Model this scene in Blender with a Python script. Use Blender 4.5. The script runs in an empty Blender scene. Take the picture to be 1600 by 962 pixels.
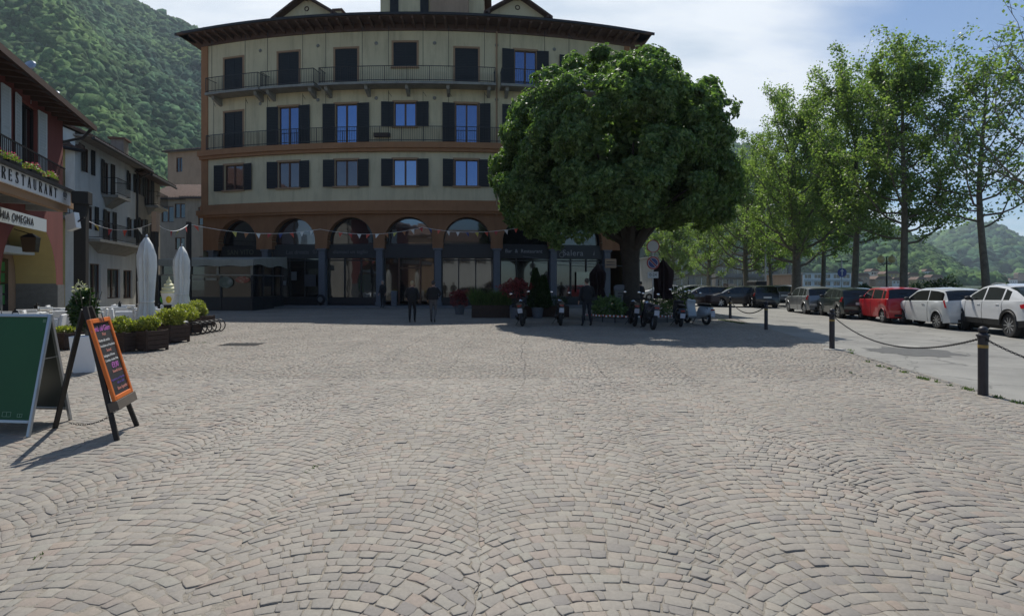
import bpy, bmesh, math, random
import numpy as np
from mathutils import Vector, Matrix, Euler
R_ = math.radians
sc = bpy.context.scene
COL = sc.collection

# ------------------------------------------------------------ camera, sky, sun, exposure
F = 850.0; HZ = 443.0; CH = 1.65          # focal length in photo pixels, horizon row, eye height
cam_d = bpy.data.cameras.new('camera'); cam = bpy.data.objects.new('camera', cam_d); COL.objects.link(cam)
cam.location = (0, 0, CH); cam.rotation_euler = (R_(90), 0, 0)
cam_d.sensor_width = 36; cam_d.lens = F / 1600 * 36; cam_d.shift_y = -38 / 1600
cam_d.clip_start = 0.05; cam_d.clip_end = 9000
sc.camera = cam
SUN_EL = 55.5; SUN_AZ = -6.0
w = bpy.data.worlds.new('World'); sc.world = w; w.use_nodes = True
nt = w.node_tree; nt.nodes.clear()
N = nt.nodes.new; Lk = nt.links.new
out = N('ShaderNodeOutputWorld'); bg = N('ShaderNodeBackground'); sky = N('ShaderNodeTexSky')
sky.sky_type = 'NISHITA'; sky.sun_disc = False; sky.sun_elevation = R_(SUN_EL); sky.sun_rotation = R_(SUN_AZ)
sky.altitude = 300; sky.air_density = 1.0; sky.dust_density = 0.6; sky.ozone_density = 2.2
tc = N('ShaderNodeTexCoord'); sp = N('ShaderNodeSeparateXYZ'); Lk(tc.outputs['Generated'], sp.inputs[0])
def M2(op, a, b=None, c=None):
    n = N('ShaderNodeMath'); n.operation = op
    for i, x in enumerate((a, b, c)):
        if x is None: continue
        if isinstance(x, (int, float)): n.inputs[i].default_value = x
        else: Lk(x, n.inputs[i])
    return n.outputs[0]
zz = M2('ADD', M2('MAXIMUM', sp.outputs[2], 0.0), 0.22)
cb = N('ShaderNodeCombineXYZ'); Lk(M2('DIVIDE', sp.outputs[0], zz), cb.inputs[0]); Lk(M2('DIVIDE', sp.outputs[1], zz), cb.inputs[1])
mp = N('ShaderNodeMapping'); Lk(cb.outputs[0], mp.inputs[0]); mp.inputs['Rotation'].default_value = (0, 0, R_(-24)); mp.inputs['Scale'].default_value = (0.9, 2.0, 1); mp.inputs['Location'].default_value = (3.1, 1.7, 0)
n1 = N('ShaderNodeTexNoise'); Lk(mp.outputs[0], n1.inputs['Vector']); n1.inputs['Scale'].default_value = 1.1; n1.inputs['Detail'].default_value = 9; n1.inputs['Roughness'].default_value = 0.52; n1.inputs['Distortion'].default_value = 0.25
# the cloud bank lies ahead and to the left, open blue to the right
mb_ = N('ShaderNodeMapRange'); Lk(sp.outputs[0], mb_.inputs[0]); mb_.interpolation_type = 'SMOOTHSTEP'; mb_.inputs[1].default_value = 0.22; mb_.inputs[2].default_value = 0.66; mb_.inputs[3].default_value = 0.20; mb_.inputs[4].default_value = -0.24
bias = mb_.outputs[0]
mb2 = N('ShaderNodeMapRange'); Lk(sp.outputs[1], mb2.inputs[0]); mb2.interpolation_type = 'SMOOTHSTEP'; mb2.inputs[1].default_value = -0.1; mb2.inputs[2].default_value = 0.6; mb2.inputs[3].default_value = -0.55; mb2.inputs[4].default_value = 0.06
mb3 = N('ShaderNodeMapRange'); Lk(sp.outputs[2], mb3.inputs[0]); mb3.inputs[1].default_value = 0.5; mb3.inputs[2].default_value = 0.85; mb3.inputs[3].default_value = 0.0; mb3.inputs[4].default_value = -0.35
bias2 = M2('ADD', mb2.outputs[0], mb3.outputs[0])
dens = M2('ADD', M2('ADD', n1.outputs['Fac'], bias), bias2)
mr = N('ShaderNodeMapRange'); Lk(dens, mr.inputs[0]); mr.inputs[1].default_value = 0.28; mr.inputs[2].default_value = 0.62; mr.inputs[3].default_value = 0.0; mr.inputs[4].default_value = 0.96; mr.interpolation_type = 'SMOOTHSTEP'
n2 = N('ShaderNodeTexNoise'); Lk(mp.outputs[0], n2.inputs['Vector']); n2.inputs['Scale'].default_value = 2.3; n2.inputs['Detail'].default_value = 7
cr = N('ShaderNodeValToRGB'); Lk(n2.outputs['Fac'], cr.inputs[0])
cr.color_ramp.elements[0].position = 0.30; cr.color_ramp.elements[0].color = (0.56, 0.65, 0.75, 1)
cr.color_ramp.elements[1].position = 0.56; cr.color_ramp.elements[1].color = (0.88, 0.92, 0.96, 1)
cm = N('ShaderNodeMix'); cm.data_type = 'RGBA'; cm.blend_type = 'MULTIPLY'; cm.inputs[0].default_value = 1.0
Lk(cr.outputs[0], cm.inputs[6]); cm.inputs[7].default_value = (11.2, 11.2, 11.2, 1)
sm = N('ShaderNodeMix'); sm.data_type = 'RGBA'; sm.blend_type = 'MULTIPLY'; sm.inputs[0].default_value = 1.0
Lk(sky.outputs[0], sm.inputs[6]); sm.inputs[7].default_value = (0.84, 1.0, 1.14, 1)
mx = N('ShaderNodeMix'); mx.data_type = 'RGBA'; Lk(mr.outputs[0], mx.inputs[0]); Lk(sm.outputs[2], mx.inputs[6]); Lk(cm.outputs[2], mx.inputs[7])
Lk(mx.outputs[2], bg.inputs[0]); bg.inputs[1].default_value = 0.10; Lk(bg.outputs[0], out.inputs[0])
sd = bpy.data.lights.new('sun', 'SUN'); sd.energy = 4.9; sd.angle = R_(0.55); sd.color = (1.0, 0.955, 0.88)
sun = bpy.data.objects.new('sun', sd); COL.objects.link(sun)
sv = Vector((math.sin(R_(SUN_AZ)) * math.cos(R_(SUN_EL)), math.cos(R_(SUN_AZ)) * math.cos(R_(SUN_EL)), math.sin(R_(SUN_EL))))
sun.rotation_euler = (-sv).to_track_quat('-Z', 'Y').to_euler(); sun.location = (0, 30, 60)
sc.view_settings.view_transform = 'Standard'; sc.view_settings.look = 'None'; sc.view_settings.gamma = 1.0
sc.view_settings.use_curve_mapping = False; sc.view_settings.exposure = 0.0

# ------------------------------------------------------------ helpers
def G(px, py, z=0.0):
    Y = (CH - z) * F / (py - HZ); return Vector(((px - 800) * Y / F, Y, z))
def PX(px, Y): return (px - 800) * Y / F
def ZH(py, Y): return CH + (HZ - py) * Y / F
def sstep(a, b, x):
    t = np.clip((x - a) / (b - a), 0, 1); return t * t * (3 - 2 * t)

def frame(o, t):                       # local x = t (right), y = into the wall, z up; o = origin
    t = Vector((t[0], t[1], 0)).normalized()
    m = Matrix(((t.x, -t.y, 0, o[0]), (t.y, t.x, 0, o[1]), (0, 0, 1, o[2]), (0, 0, 0, 1)))
    return m
def T(x, y, z): return Matrix.Translation((x, y, z))
def RX(a): return Matrix.Rotation(R_(a), 4, 'X')
def RY(a): return Matrix.Rotation(R_(a), 4, 'Y')
def RZ(a): return Matrix.Rotation(R_(a), 4, 'Z')

class MB:
    def __init__(s): s.v = []; s.f = []; s.m = []
    def add(s, vs, fs, mat=0, M=None):
        b = len(s.v)
        for p in vs:
            p = Vector(p)
            s.v.append(M @ p if M is not None else p)
        for f in fs: s.f.append([b + i for i in f]); s.m.append(mat)
    def box(s, c, d, mat=0, M=None, top=(1, 1)):
        x, y, z = c; a, b, h = d[0] / 2, d[1] / 2, d[2] / 2; tx, ty = top
        vs = [(x - a, y - b, z - h), (x + a, y - b, z - h), (x + a, y + b, z - h), (x - a, y + b, z - h),
              (x - a * tx, y - b * ty, z + h), (x + a * tx, y - b * ty, z + h), (x + a * tx, y + b * ty, z + h), (x - a * tx, y + b * ty, z + h)]
        s.add(vs, [(0, 3, 2, 1), (4, 5, 6, 7), (0, 1, 5, 4), (1, 2, 6, 5), (2, 3, 7, 6), (3, 0, 4, 7)], mat, M)
    def bar(s, p, q, wd, th, mat=0, M=None):          # square bar between two points
        p = Vector(p); q = Vector(q); d = q - p; L = d.length
        if L < 1e-6: return
        rot = d.to_track_quat('Z', 'Y').to_matrix().to_4x4()
        K = Matrix.Translation(p) @ rot
        if M is not None: K = M @ K
        s.box((0, 0, L / 2), (wd, th, L), mat, K)
    def tube(s, pts, r, n=8, mat=0, M=None, caps=True):
        pts = [Vector(p) for p in pts]; k = len(pts)
        if not hasattr(r, '__len__'): r = [r] * k
        rings = []; ref = None
        for i, p in enumerate(pts):
            d = (pts[min(i + 1, k - 1)] - pts[max(i - 1, 0)])
            if d.length < 1e-9: d = Vector((0, 0, 1))
            d.normalize()
            if ref is None: ref = d.orthogonal().normalized()
            u = ref - d * ref.dot(d)
            if u.length < 1e-4: u = d.orthogonal()
            u.normalize(); ref = u; v = d.cross(u)
            rings.append([p + (u * math.cos(2 * math.pi * j / n) + v * math.sin(2 * math.pi * j / n)) * r[i] for j in range(n)])
        vs = [q for rg in rings for q in rg]; fs = []
        for i in range(k - 1):
            for j in range(n):
                a = i * n + j; b = i * n + (j + 1) % n
                fs.append((a, b, b + n, a + n))
        if caps: fs.append(tuple(range(n - 1, -1, -1))); fs.append(tuple(range((k - 1) * n, k * n)))
        s.add(vs, fs, mat, M)
    def lathe(s, prof, n=16, mat=0, M=None, jit=None):
        vs = []; fs = []; k = len(prof)
        for i, (r, z) in enumerate(prof):
            for j in range(n):
                a = 2 * math.pi * j / n
                rr = r * (jit(i, j) if jit else 1)
                vs.append((rr * math.cos(a), rr * math.sin(a), z))
        for i in range(k - 1):
            for j in range(n):
                a = i * n + j; b = i * n + (j + 1) % n
                fs.append((a, b, b + n, a + n))
        fs.append(tuple(range(n - 1, -1, -1))); fs.append(tuple(range((k - 1) * n, k * n)))
        s.add(vs, fs, mat, M)
    def ell(s, c, r, n=12, k=8, mat=0, M=None):
        prof = [(math.sin(math.pi * i / k) + 1e-4, -math.cos(math.pi * i / k)) for i in range(k + 1)]
        K = Matrix.Translation(c) @ Matrix.Diagonal((r[0], r[1], r[2], 1))
        if M is not None: K = M @ K
        s.lathe(prof, n, mat, K)
    def prism(s, poly, y0, y1, mat=0, M=None):        # polygon in local x,z, extruded along y
        n = len(poly)
        vs = [(p[0], y0, p[1]) for p in poly] + [(p[0], y1, p[1]) for p in poly]
        fs = [tuple(range(n)), tuple(range(2 * n - 1, n - 1, -1))] + [(i, i + n, (i + 1) % n + n, (i + 1) % n) for i in range(n)]
        s.add(vs, fs, mat, M)
    def quad(s, a, b, c, d, mat=0, M=None): s.add([a, b, c, d], [(0, 1, 2, 3)], mat, M)
    def torus(s, R0, r, n=20, k=8, mat=0, M=None, arc=1.0):
        vs = []; fs = []; nn = n if arc >= 1 else n + 1
        for i in range(nn):
            a = 2 * math.pi * arc * i / n
            for j in range(k):
                b = 2 * math.pi * j / k; q = R0 + r * math.cos(b)
                vs.append((q * math.cos(a), q * math.sin(a), r * math.sin(b)))
        for i in range(n):
            i2 = (i + 1) % nn
            for j in range(k):
                fs.append((i * k + j, i2 * k + j, i2 * k + (j + 1) % k, i * k + (j + 1) % k))
        s.add(vs, fs, mat, M)
    def build(s, name, mats, parent=None, smooth=False, bevel=0, M=None, angle=40):
        if not isinstance(mats, (list, tuple)): mats = [mats]
        me = bpy.data.meshes.new(name); vs = s.v
        if M is not None: vs = [M @ p for p in vs]
        me.from_pydata([tuple(p) for p in vs], [], s.f)
        for m in mats: me.materials.append(m)
        if len(mats) > 1: me.polygons.foreach_set('material_index', s.m)
        bm = bmesh.new(); bm.from_mesh(me); bmesh.ops.recalc_face_normals(bm, faces=bm.faces)
        if smooth:
            for f in bm.faces: f.smooth = True
            for e in bm.edges:
                if len(e.link_faces) == 2 and e.calc_face_angle(0) > R_(angle): e.smooth = False
        bm.to_mesh(me); bm.free(); me.update()
        o = bpy.data.objects.new(name, me); COL.objects.link(o)
        if bevel:
            b = o.modifiers.new('bevel', 'BEVEL'); b.width = bevel; b.segments = 2; b.limit_method = 'ANGLE'; b.angle_limit = R_(40)
        if parent is not None: attach(o, parent)
        return o
WORLD_LOC = {}
def attach(o, parent, local=False):
    o.parent = parent
    if not local:                      # vertices were given in scene coordinates: bring them to the thing's base
        L = WORLD_LOC.get(parent.name, Vector((0, 0, 0)))
        WORLD_LOC[o.name] = L
        if L.length > 0 and o.type == 'MESH': o.data.transform(Matrix.Translation(-L))
def thing(name, label, cat, loc=(0, 0, 0), rotz=0.0, group=None, baked=False):
    o = bpy.data.objects.new(name, None); COL.objects.link(o); o.empty_display_size = 0.2
    o.location = loc; o.rotation_euler = (0, 0, rotz); o['label'] = label; o['category'] = cat
    if group: o['group'] = group
    if baked: WORLD_LOC[o.name] = Vector(loc)
    return o
def tag(o, label, cat, group=None):
    o['label'] = label; o['category'] = cat
    if group: o['group'] = group
    return o
def struct(o, label=None, kind='structure'):
    o['kind'] = kind
    if label: o['label'] = label
    return o
def children(o): return [c for c in ALLKIDS(o)]
def ALLKIDS(o): return [x for x in bpy.data.objects if x.parent == o]
def copy_tree(o, parent=None):
    c = o.copy(); COL.objects.link(c)
    if parent is not None: c.parent = parent
    for ch in ALLKIDS(o): copy_tree(ch, c)
    return c
def dup(o, label, loc, rotz=0.0, scale=None, group=None):
    c = copy_tree(o); c.location = loc; c.rotation_euler = (0, 0, rotz); c['label'] = label
    if scale: c.scale = scale
    if group: c['group'] = group
    return c
def npmesh(name, verts, faces4=None, mats=None, faces_list=None, smooth=False, mat_idx=None):
    me = bpy.data.meshes.new(name)
    verts = np.asarray(verts, dtype=np.float32).reshape(-1, 3)
    groups = faces_list if faces_list is not None else [np.asarray(faces4)]
    loops = np.concatenate([g.reshape(-1) for g in groups]).astype(np.int32)
    cnt = np.concatenate([np.full(len(g), g.shape[1], np.int32) for g in groups])
    start = np.concatenate([[0], np.cumsum(cnt)[:-1]]).astype(np.int32)
    me.vertices.add(len(verts)); me.vertices.foreach_set('co', verts.ravel())
    me.loops.add(len(loops)); me.loops.foreach_set('vertex_index', loops)
    me.polygons.add(len(cnt)); me.polygons.foreach_set('loop_start', start); me.polygons.foreach_set('loop_total', cnt)
    if smooth: me.polygons.foreach_set('use_smooth', np.ones(len(cnt), dtype=bool))
    if mats:
        for m in (mats if isinstance(mats, (list, tuple)) else [mats]): me.materials.append(m)
    if mat_idx is not None: me.polygons.foreach_set('material_index', np.asarray(mat_idx, dtype=np.int32))
    me.update(calc_edges=True); me.validate()
    o = bpy.data.objects.new(name, me); COL.objects.link(o); return o

# ------------------------------------------------------------ materials
def mat(name, col, rough=0.7, metal=0.0, var=0.0, vscale=3.0, bump=0.0, bscale=20.0, island=0.0, spec=0.5, stains=0.0, coat=0.0):
    m = bpy.data.materials.new(name); m.use_nodes = True; t = m.node_tree; b = t.nodes['Principled BSDF']
    b.inputs['Base Color'].default_value = (*col, 1); b.inputs['Roughness'].default_value = rough; b.inputs['Metallic'].default_value = metal
    b.inputs['Specular IOR Level'].default_value = spec; b.inputs['Coat Weight'].default_value = coat
    n = t.nodes.new; l = t.links.new
    if var or bump or stains:
        c = n('ShaderNodeTexCoord')
    src = None
    if var:
        no = n('ShaderNodeTexNoise'); l(c.outputs['Object'], no.inputs['Vector']); no.inputs['Scale'].default_value = vscale; no.inputs['Detail'].default_value = 8; no.inputs['Roughness'].default_value = 0.65
        mrr = n('ShaderNodeMapRange'); l(no.outputs['Fac'], mrr.inputs[0]); mrr.inputs[1].default_value = 0.25; mrr.inputs[2].default_value = 0.75; mrr.inputs[3].default_value = 1 - var; mrr.inputs[4].default_value = 1 + var
        src = mrr.outputs[0]
    if island:
        g = n('ShaderNodeNewGeometry'); mi = n('ShaderNodeMapRange'); l(g.outputs['Random Per Island'], mi.inputs[0]); mi.inputs[3].default_value = 1 - island; mi.inputs[4].default_value = 1 + island
        if src is not None:
            mu = n('ShaderNodeMath'); mu.operation = 'MULTIPLY'; l(src, mu.inputs[0]); l(mi.outputs[0], mu.inputs[1]); src = mu.outputs[0]
        else: src = mi.outputs[0]
    if src is not None:
        hs = n('ShaderNodeHueSaturation'); hs.inputs['Color'].default_value = (*col, 1); l(src, hs.inputs['Value']); cur = hs.outputs[0]
        if stains:
            mpn = n('ShaderNodeMapping'); l(c.outputs['Object'], mpn.inputs[0]); mpn.inputs['Scale'].default_value = (1.6, 1.6, 0.22)
            ns = n('ShaderNodeTexNoise'); l(mpn.outputs[0], ns.inputs['Vector']); ns.inputs['Scale'].default_value = 1.3; ns.inputs['Detail'].default_value = 10; ns.inputs['Roughness'].default_value = 0.7
            rr = n('ShaderNodeMapRange'); l(ns.outputs['Fac'], rr.inputs[0]); rr.inputs[1].default_value = 0.48; rr.inputs[2].default_value = 0.75; rr.inputs[3].default_value = 0; rr.inputs[4].default_value = stains
            mxx = n('ShaderNodeMix'); mxx.data_type = 'RGBA'; l(rr.outputs[0], mxx.inputs[0]); l(cur, mxx.inputs[6]); mxx.inputs[7].default_value = (col[0] * 0.35, col[1] * 0.34, col[2] * 0.33, 1); cur = mxx.outputs[2]
        l(cur, b.inputs['Base Color'])
    if bump:
        nb = n('ShaderNodeTexNoise'); l(c.outputs['Object'], nb.inputs['Vector']); nb.inputs['Scale'].default_value = bscale; nb.inputs['Detail'].default_value = 6
        bp = n('ShaderNodeBump'); l(nb.outputs['Fac'], bp.inputs['Height']); bp.inputs['Strength'].default_value = bump; bp.inputs['Distance'].default_value = 0.02; l(bp.outputs[0], b.inputs['Normal'])
    return m
def leafmat(name, c1, c2, trans=0.35, rough=0.45, hue=None):
    m = bpy.data.materials.new(name); m.use_nodes = True; t = m.node_tree; b = t.nodes['Principled BSDF']; n = t.nodes.new; l = t.links.new
    g = n('ShaderNodeNewGeometry'); r = n('ShaderNodeValToRGB'); l(g.outputs['Random Per Island'], r.inputs[0])
    r.color_ramp.elements[0].color = (*c1, 1); r.color_ramp.elements[1].color = (*c2, 1)
    l(r.outputs[0], b.inputs['Base Color']); b.inputs['Roughness'].default_value = rough; b.inputs['Specular IOR Level'].default_value = 0.4
    tr = n('ShaderNodeBsdfTranslucent'); mu = n('ShaderNodeMix'); mu.data_type = 'RGBA'; mu.blend_type = 'MULTIPLY'; mu.inputs[0].default_value = 1
    l(r.outputs[0], mu.inputs[6]); mu.inputs[7].default_value = (1.6, 1.95, 0.7, 1); l(mu.outputs[2], tr.inputs[0])
    ms = n('ShaderNodeMixShader'); ms.inputs[0].default_value = trans; l(b.outputs[0], ms.inputs[1]); l(tr.outputs[0], ms.inputs[2])
    l(ms.outputs[0], t.nodes['Material Output'].inputs[0]); return m
def mirror_glass(name, tint, mixf, base=(0.01, 0.012, 0.015), rough=0.02, wav=0.0):
    m = bpy.data.materials.new(name); m.use_nodes = True; t = m.node_tree; b = t.nodes['Principled BSDF']; n = t.nodes.new; l = t.links.new
    b.inputs['Base Color'].default_value = (*base, 1); b.inputs['Roughness'].default_value = 0.1
    g = n('ShaderNodeBsdfGlossy'); g.inputs['Color'].default_value = (*tint, 1); g.inputs['Roughness'].default_value = rough
    if wav:
        c = n('ShaderNodeTexCoord'); no = n('ShaderNodeTexNoise'); l(c.outputs['Object'], no.inputs['Vector']); no.inputs['Scale'].default_value = 0.9
        bp = n('ShaderNodeBump'); bp.inputs['Strength'].default_value = wav; bp.inputs['Distance'].default_value = 0.1; l(no.outputs['Fac'], bp.inputs['Height']); l(bp.outputs[0], g.inputs['Normal'])
    ms = n('ShaderNodeMixShader'); ms.inputs[0].default_value = mixf; l(b.outputs[0], ms.inputs[1]); l(g.outputs[0], ms.inputs[2]); l(ms.outputs[0], t.nodes['Material Output'].inputs[0])
    return m
MT = {}
MT['cream'] = mat('cream_render', (0.60, 0.51, 0.325), 0.9, var=0.10, vscale=0.6, bump=0.25, bscale=40, stains=0.45)
MT['arcade'] = mat('arcade_render', (0.27, 0.13, 0.06), 0.9, var=0.14, vscale=0.9, bump=0.2, bscale=40, stains=0.4)  # browner copy of the orange render, darkened to carry the ground floor's shade
MT['orange'] = mat('ochre_orange_render', (0.34, 0.165, 0.075), 0.9, var=0.10, vscale=0.9, bump=0.2, bscale=40, stains=0.3)
MT['trim'] = mat('sand_trim', (0.34, 0.21, 0.12), 0.85, var=0.08, vscale=1.5)
MT['darkwood'] = mat('dark_brown_wood', (0.075, 0.042, 0.030), 0.75, var=0.25, vscale=4, bump=0.3, bscale=30)
MT['eavewood'] = mat('eaves_wood', (0.10, 0.055, 0.040), 0.8, var=0.2, vscale=3)
MT['shutter'] = mat('shutter_dark', (0.012, 0.014, 0.016), 0.55, var=0.2, vscale=5)
MT['winframe'] = mat('window_brown_wood', (0.10, 0.045, 0.025), 0.5)
MT['iron'] = mat('iron_dark', (0.018, 0.018, 0.02), 0.5, metal=0.4)
MT['ironpale'] = mat('balcony_iron', (0.045, 0.04, 0.038), 0.55, metal=0.3)
MT['concrete'] = mat('concrete', (0.26, 0.25, 0.22), 0.9, var=0.15, vscale=3, stains=0.5)
MT['granite'] = mat('granite_column', (0.12, 0.13, 0.15), 0.6, var=0.2, vscale=14)
MT['shopdark'] = mat('shopfront_dark', (0.018, 0.02, 0.024), 0.45, var=0.2, vscale=3)
MT['panesky'] = mirror_glass('window_glass', (0.44, 0.60, 0.98), 0.42, wav=0.05)  # blue tint put into the glossy colour to deepen the mirrored sky
MT['panedim'] = mirror_glass('window_glass_dim', (0.5, 0.46, 0.48), 0.20, base=(0.045, 0.028, 0.028), wav=0.08)  # brown-pink base colour paints in the reflection of a reddish house
MT['panesky2'] = mirror_glass('window_glass_pale', (0.56, 0.68, 0.95), 0.40, base=(0.02, 0.02, 0.03), wav=0.09)
MT['panesky3'] = mirror_glass('window_glass_deep', (0.42, 0.56, 0.92), 0.33, base=(0.02, 0.015, 0.015), wav=0.07)
MT['paneshop'] = mirror_glass('shop_glass', (0.72, 0.8, 0.88), 0.20, base=(0.012, 0.013, 0.015), wav=0.06)
MT['panedark'] = mirror_glass('dark_glass', (0.7, 0.75, 0.8), 0.07, base=(0.008, 0.008, 0.01))
MT['roof'] = mat('roof_tiles', (0.15, 0.095, 0.07), 0.9, var=0.3, vscale=2.5, bump=0.4, bscale=12)
MT['gutter'] = mat('gutter_dark', (0.03, 0.026, 0.026), 0.5, metal=0.3)
MT['red'] = mat('red_render', (0.23, 0.07, 0.058), 0.9, var=0.10, vscale=1.2, bump=0.3, bscale=25, stains=0.25)
MT['yellow'] = mat('yellow_render', (0.44, 0.35, 0.14), 0.9, var=0.08, vscale=1.5)
MT['stone'] = mat('plinth_stone', (0.16, 0.165, 0.16), 0.8, var=0.2, vscale=6)
MT['whitewall'] = mat('white_render', (0.66, 0.67, 0.64), 0.9, var=0.08, vscale=0.8, stains=0.35)
MT['greywall'] = mat('grey_render', (0.24, 0.22, 0.19), 0.9, var=0.15, vscale=0.9, stains=0.5)
MT['tanwall'] = mat('tan_render', (0.36, 0.25, 0.17), 0.9, var=0.12, vscale=0.7, stains=0.4)
MT['white'] = mat('white_paint', (0.80, 0.81, 0.80), 0.55, var=0.04, vscale=4)
MT['offwhite'] = mat('white_shutter', (0.55, 0.60, 0.60), 0.6)
MT['black'] = mat('black_matt', (0.012, 0.012, 0.012), 0.6)
MT['rubber'] = mat('rubber', (0.018, 0.018, 0.018), 0.85)
MT['chrome'] = mat('bright_metal', (0.55, 0.56, 0.58), 0.25, metal=1.0)
MT['alu'] = mat('aluminium', (0.42, 0.44, 0.46), 0.38, metal=0.85)
MT['postwood'] = mat('post_dark', (0.022, 0.020, 0.018), 0.7, var=0.2, vscale=5)
MT['plank'] = mat('planter_planks', (0.055, 0.032, 0.022), 0.8, var=0.35, vscale=9, bump=0.4, bscale=30)
MT['text'] = mat('letter_grey', (0.30, 0.31, 0.32), 0.6)
MT['textdim'] = mat('letter_dim', (0.12, 0.125, 0.13), 0.6)
MT['textdark'] = mat('letter_dark', (0.02, 0.02, 0.022), 0.6)
MT['bark'] = mat('bark_plane', (0.13, 0.115, 0.085), 0.9, var=0.45, vscale=5, bump=0.6, bscale=15)
MT['barkdark'] = mat('bark_chestnut', (0.045, 0.038, 0.030), 0.95, var=0.35, vscale=4, bump=0.9, bscale=9)
MT['canvas'] = mat('parasol_canvas', (0.72, 0.73, 0.70), 0.85, var=0.06, vscale=6)
MT['leafplane'] = leafmat('plane_leaves', (0.085, 0.135, 0.055), (0.23, 0.275, 0.12), 0.5)
MT['leafchest'] = leafmat('chestnut_leaves', (0.055, 0.105, 0.038), (0.19, 0.26, 0.10), 0.40, rough=0.5)
MT['leafshrub'] = leafmat('variegated_leaves', (0.07, 0.11, 0.035), (0.55, 0.52, 0.10), 0.3)
MT['leafdark'] = leafmat('dark_leaves', (0.015, 0.04, 0.012), (0.04, 0.08, 0.02), 0.2)
MT['leafred'] = leafmat('maple_leaves', (0.13, 0.02, 0.025), (0.36, 0.07, 0.08), 0.35)
MT['grass'] = leafmat('grass_blades', (0.05, 0.09, 0.025), (0.12, 0.17, 0.05), 0.3)
MT['forest'] = mat('forest_canopy', (0.030, 0.062, 0.022), 0.95, var=0.0, island=0.45, spec=0.1)
MT['forest'].node_tree.nodes['Principled BSDF'].inputs['Roughness'].default_value = 1

def add_text(parent, name, s, size, m, M, ext=0.004, shear=0.0, spacing=1.0):
    cu = bpy.data.curves.new(name, 'FONT'); cu.body = s; cu.size = size; cu.extrude = ext; cu.align_x = 'CENTER'; cu.align_y = 'CENTER'; cu.shear = shear; cu.space_character = spacing
    ob = bpy.data.objects.new(name, cu); COL.objects.link(ob); bpy.context.view_layer.update()
    dg = bpy.context.evaluated_depsgraph_get(); me = bpy.data.meshes.new_from_object(ob.evaluated_get(dg))
    bpy.data.objects.remove(ob); me.materials.clear(); me.materials.append(m)
    me.transform(M @ RX(90)); o = bpy.data.objects.new(name, me); COL.objects.link(o)
    if parent is not None: attach(o, parent)
    return o

def wallgrid(mb, fn, s0, s1, z0, z1, ops, ds=1.0, rev=0.2, mat=0, revmat=0):
    ss = {s0, s1}; zs = {z0, z1}
    n = max(1, int(abs(s1 - s0) / ds))
    for i in range(n + 1): ss.add(s0 + (s1 - s0) * i / n)
    for a, b, c, d in ops:
        ss |= {a, b}; zs |= {c, d}
    ss = sorted(x for x in ss if s0 - 1e-6 <= x <= s1 + 1e-6); zs = sorted(x for x in zs if z0 - 1e-6 <= x <= z1 + 1e-6)
    def inside(s, z): return any(a < s < b and c < z < d for a, b, c, d in ops)
    for i in range(len(ss) - 1):
        for j in range(len(zs) - 1):
            if ss[i + 1] - ss[i] < 1e-7: continue
            if inside((ss[i] + ss[i + 1]) / 2, (zs[j] + zs[j + 1]) / 2): continue
            mb.quad(fn(ss[i], 0, zs[j]), fn(ss[i + 1], 0, zs[j]), fn(ss[i + 1], 0, zs[j + 1]), fn(ss[i], 0, zs[j + 1]), mat)
    for a, b, c, d in ops:
        for (p, q) in (((a, c), (b, c)), ((b, c), (b, d)), ((b, d), (a, d)), ((a, d), (a, c))):
            mb.quad(fn(p[0], 0, p[1]), fn(q[0], 0, q[1]), fn(q[0], rev, q[1]), fn(p[0], rev, p[1]), revmat)

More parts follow.
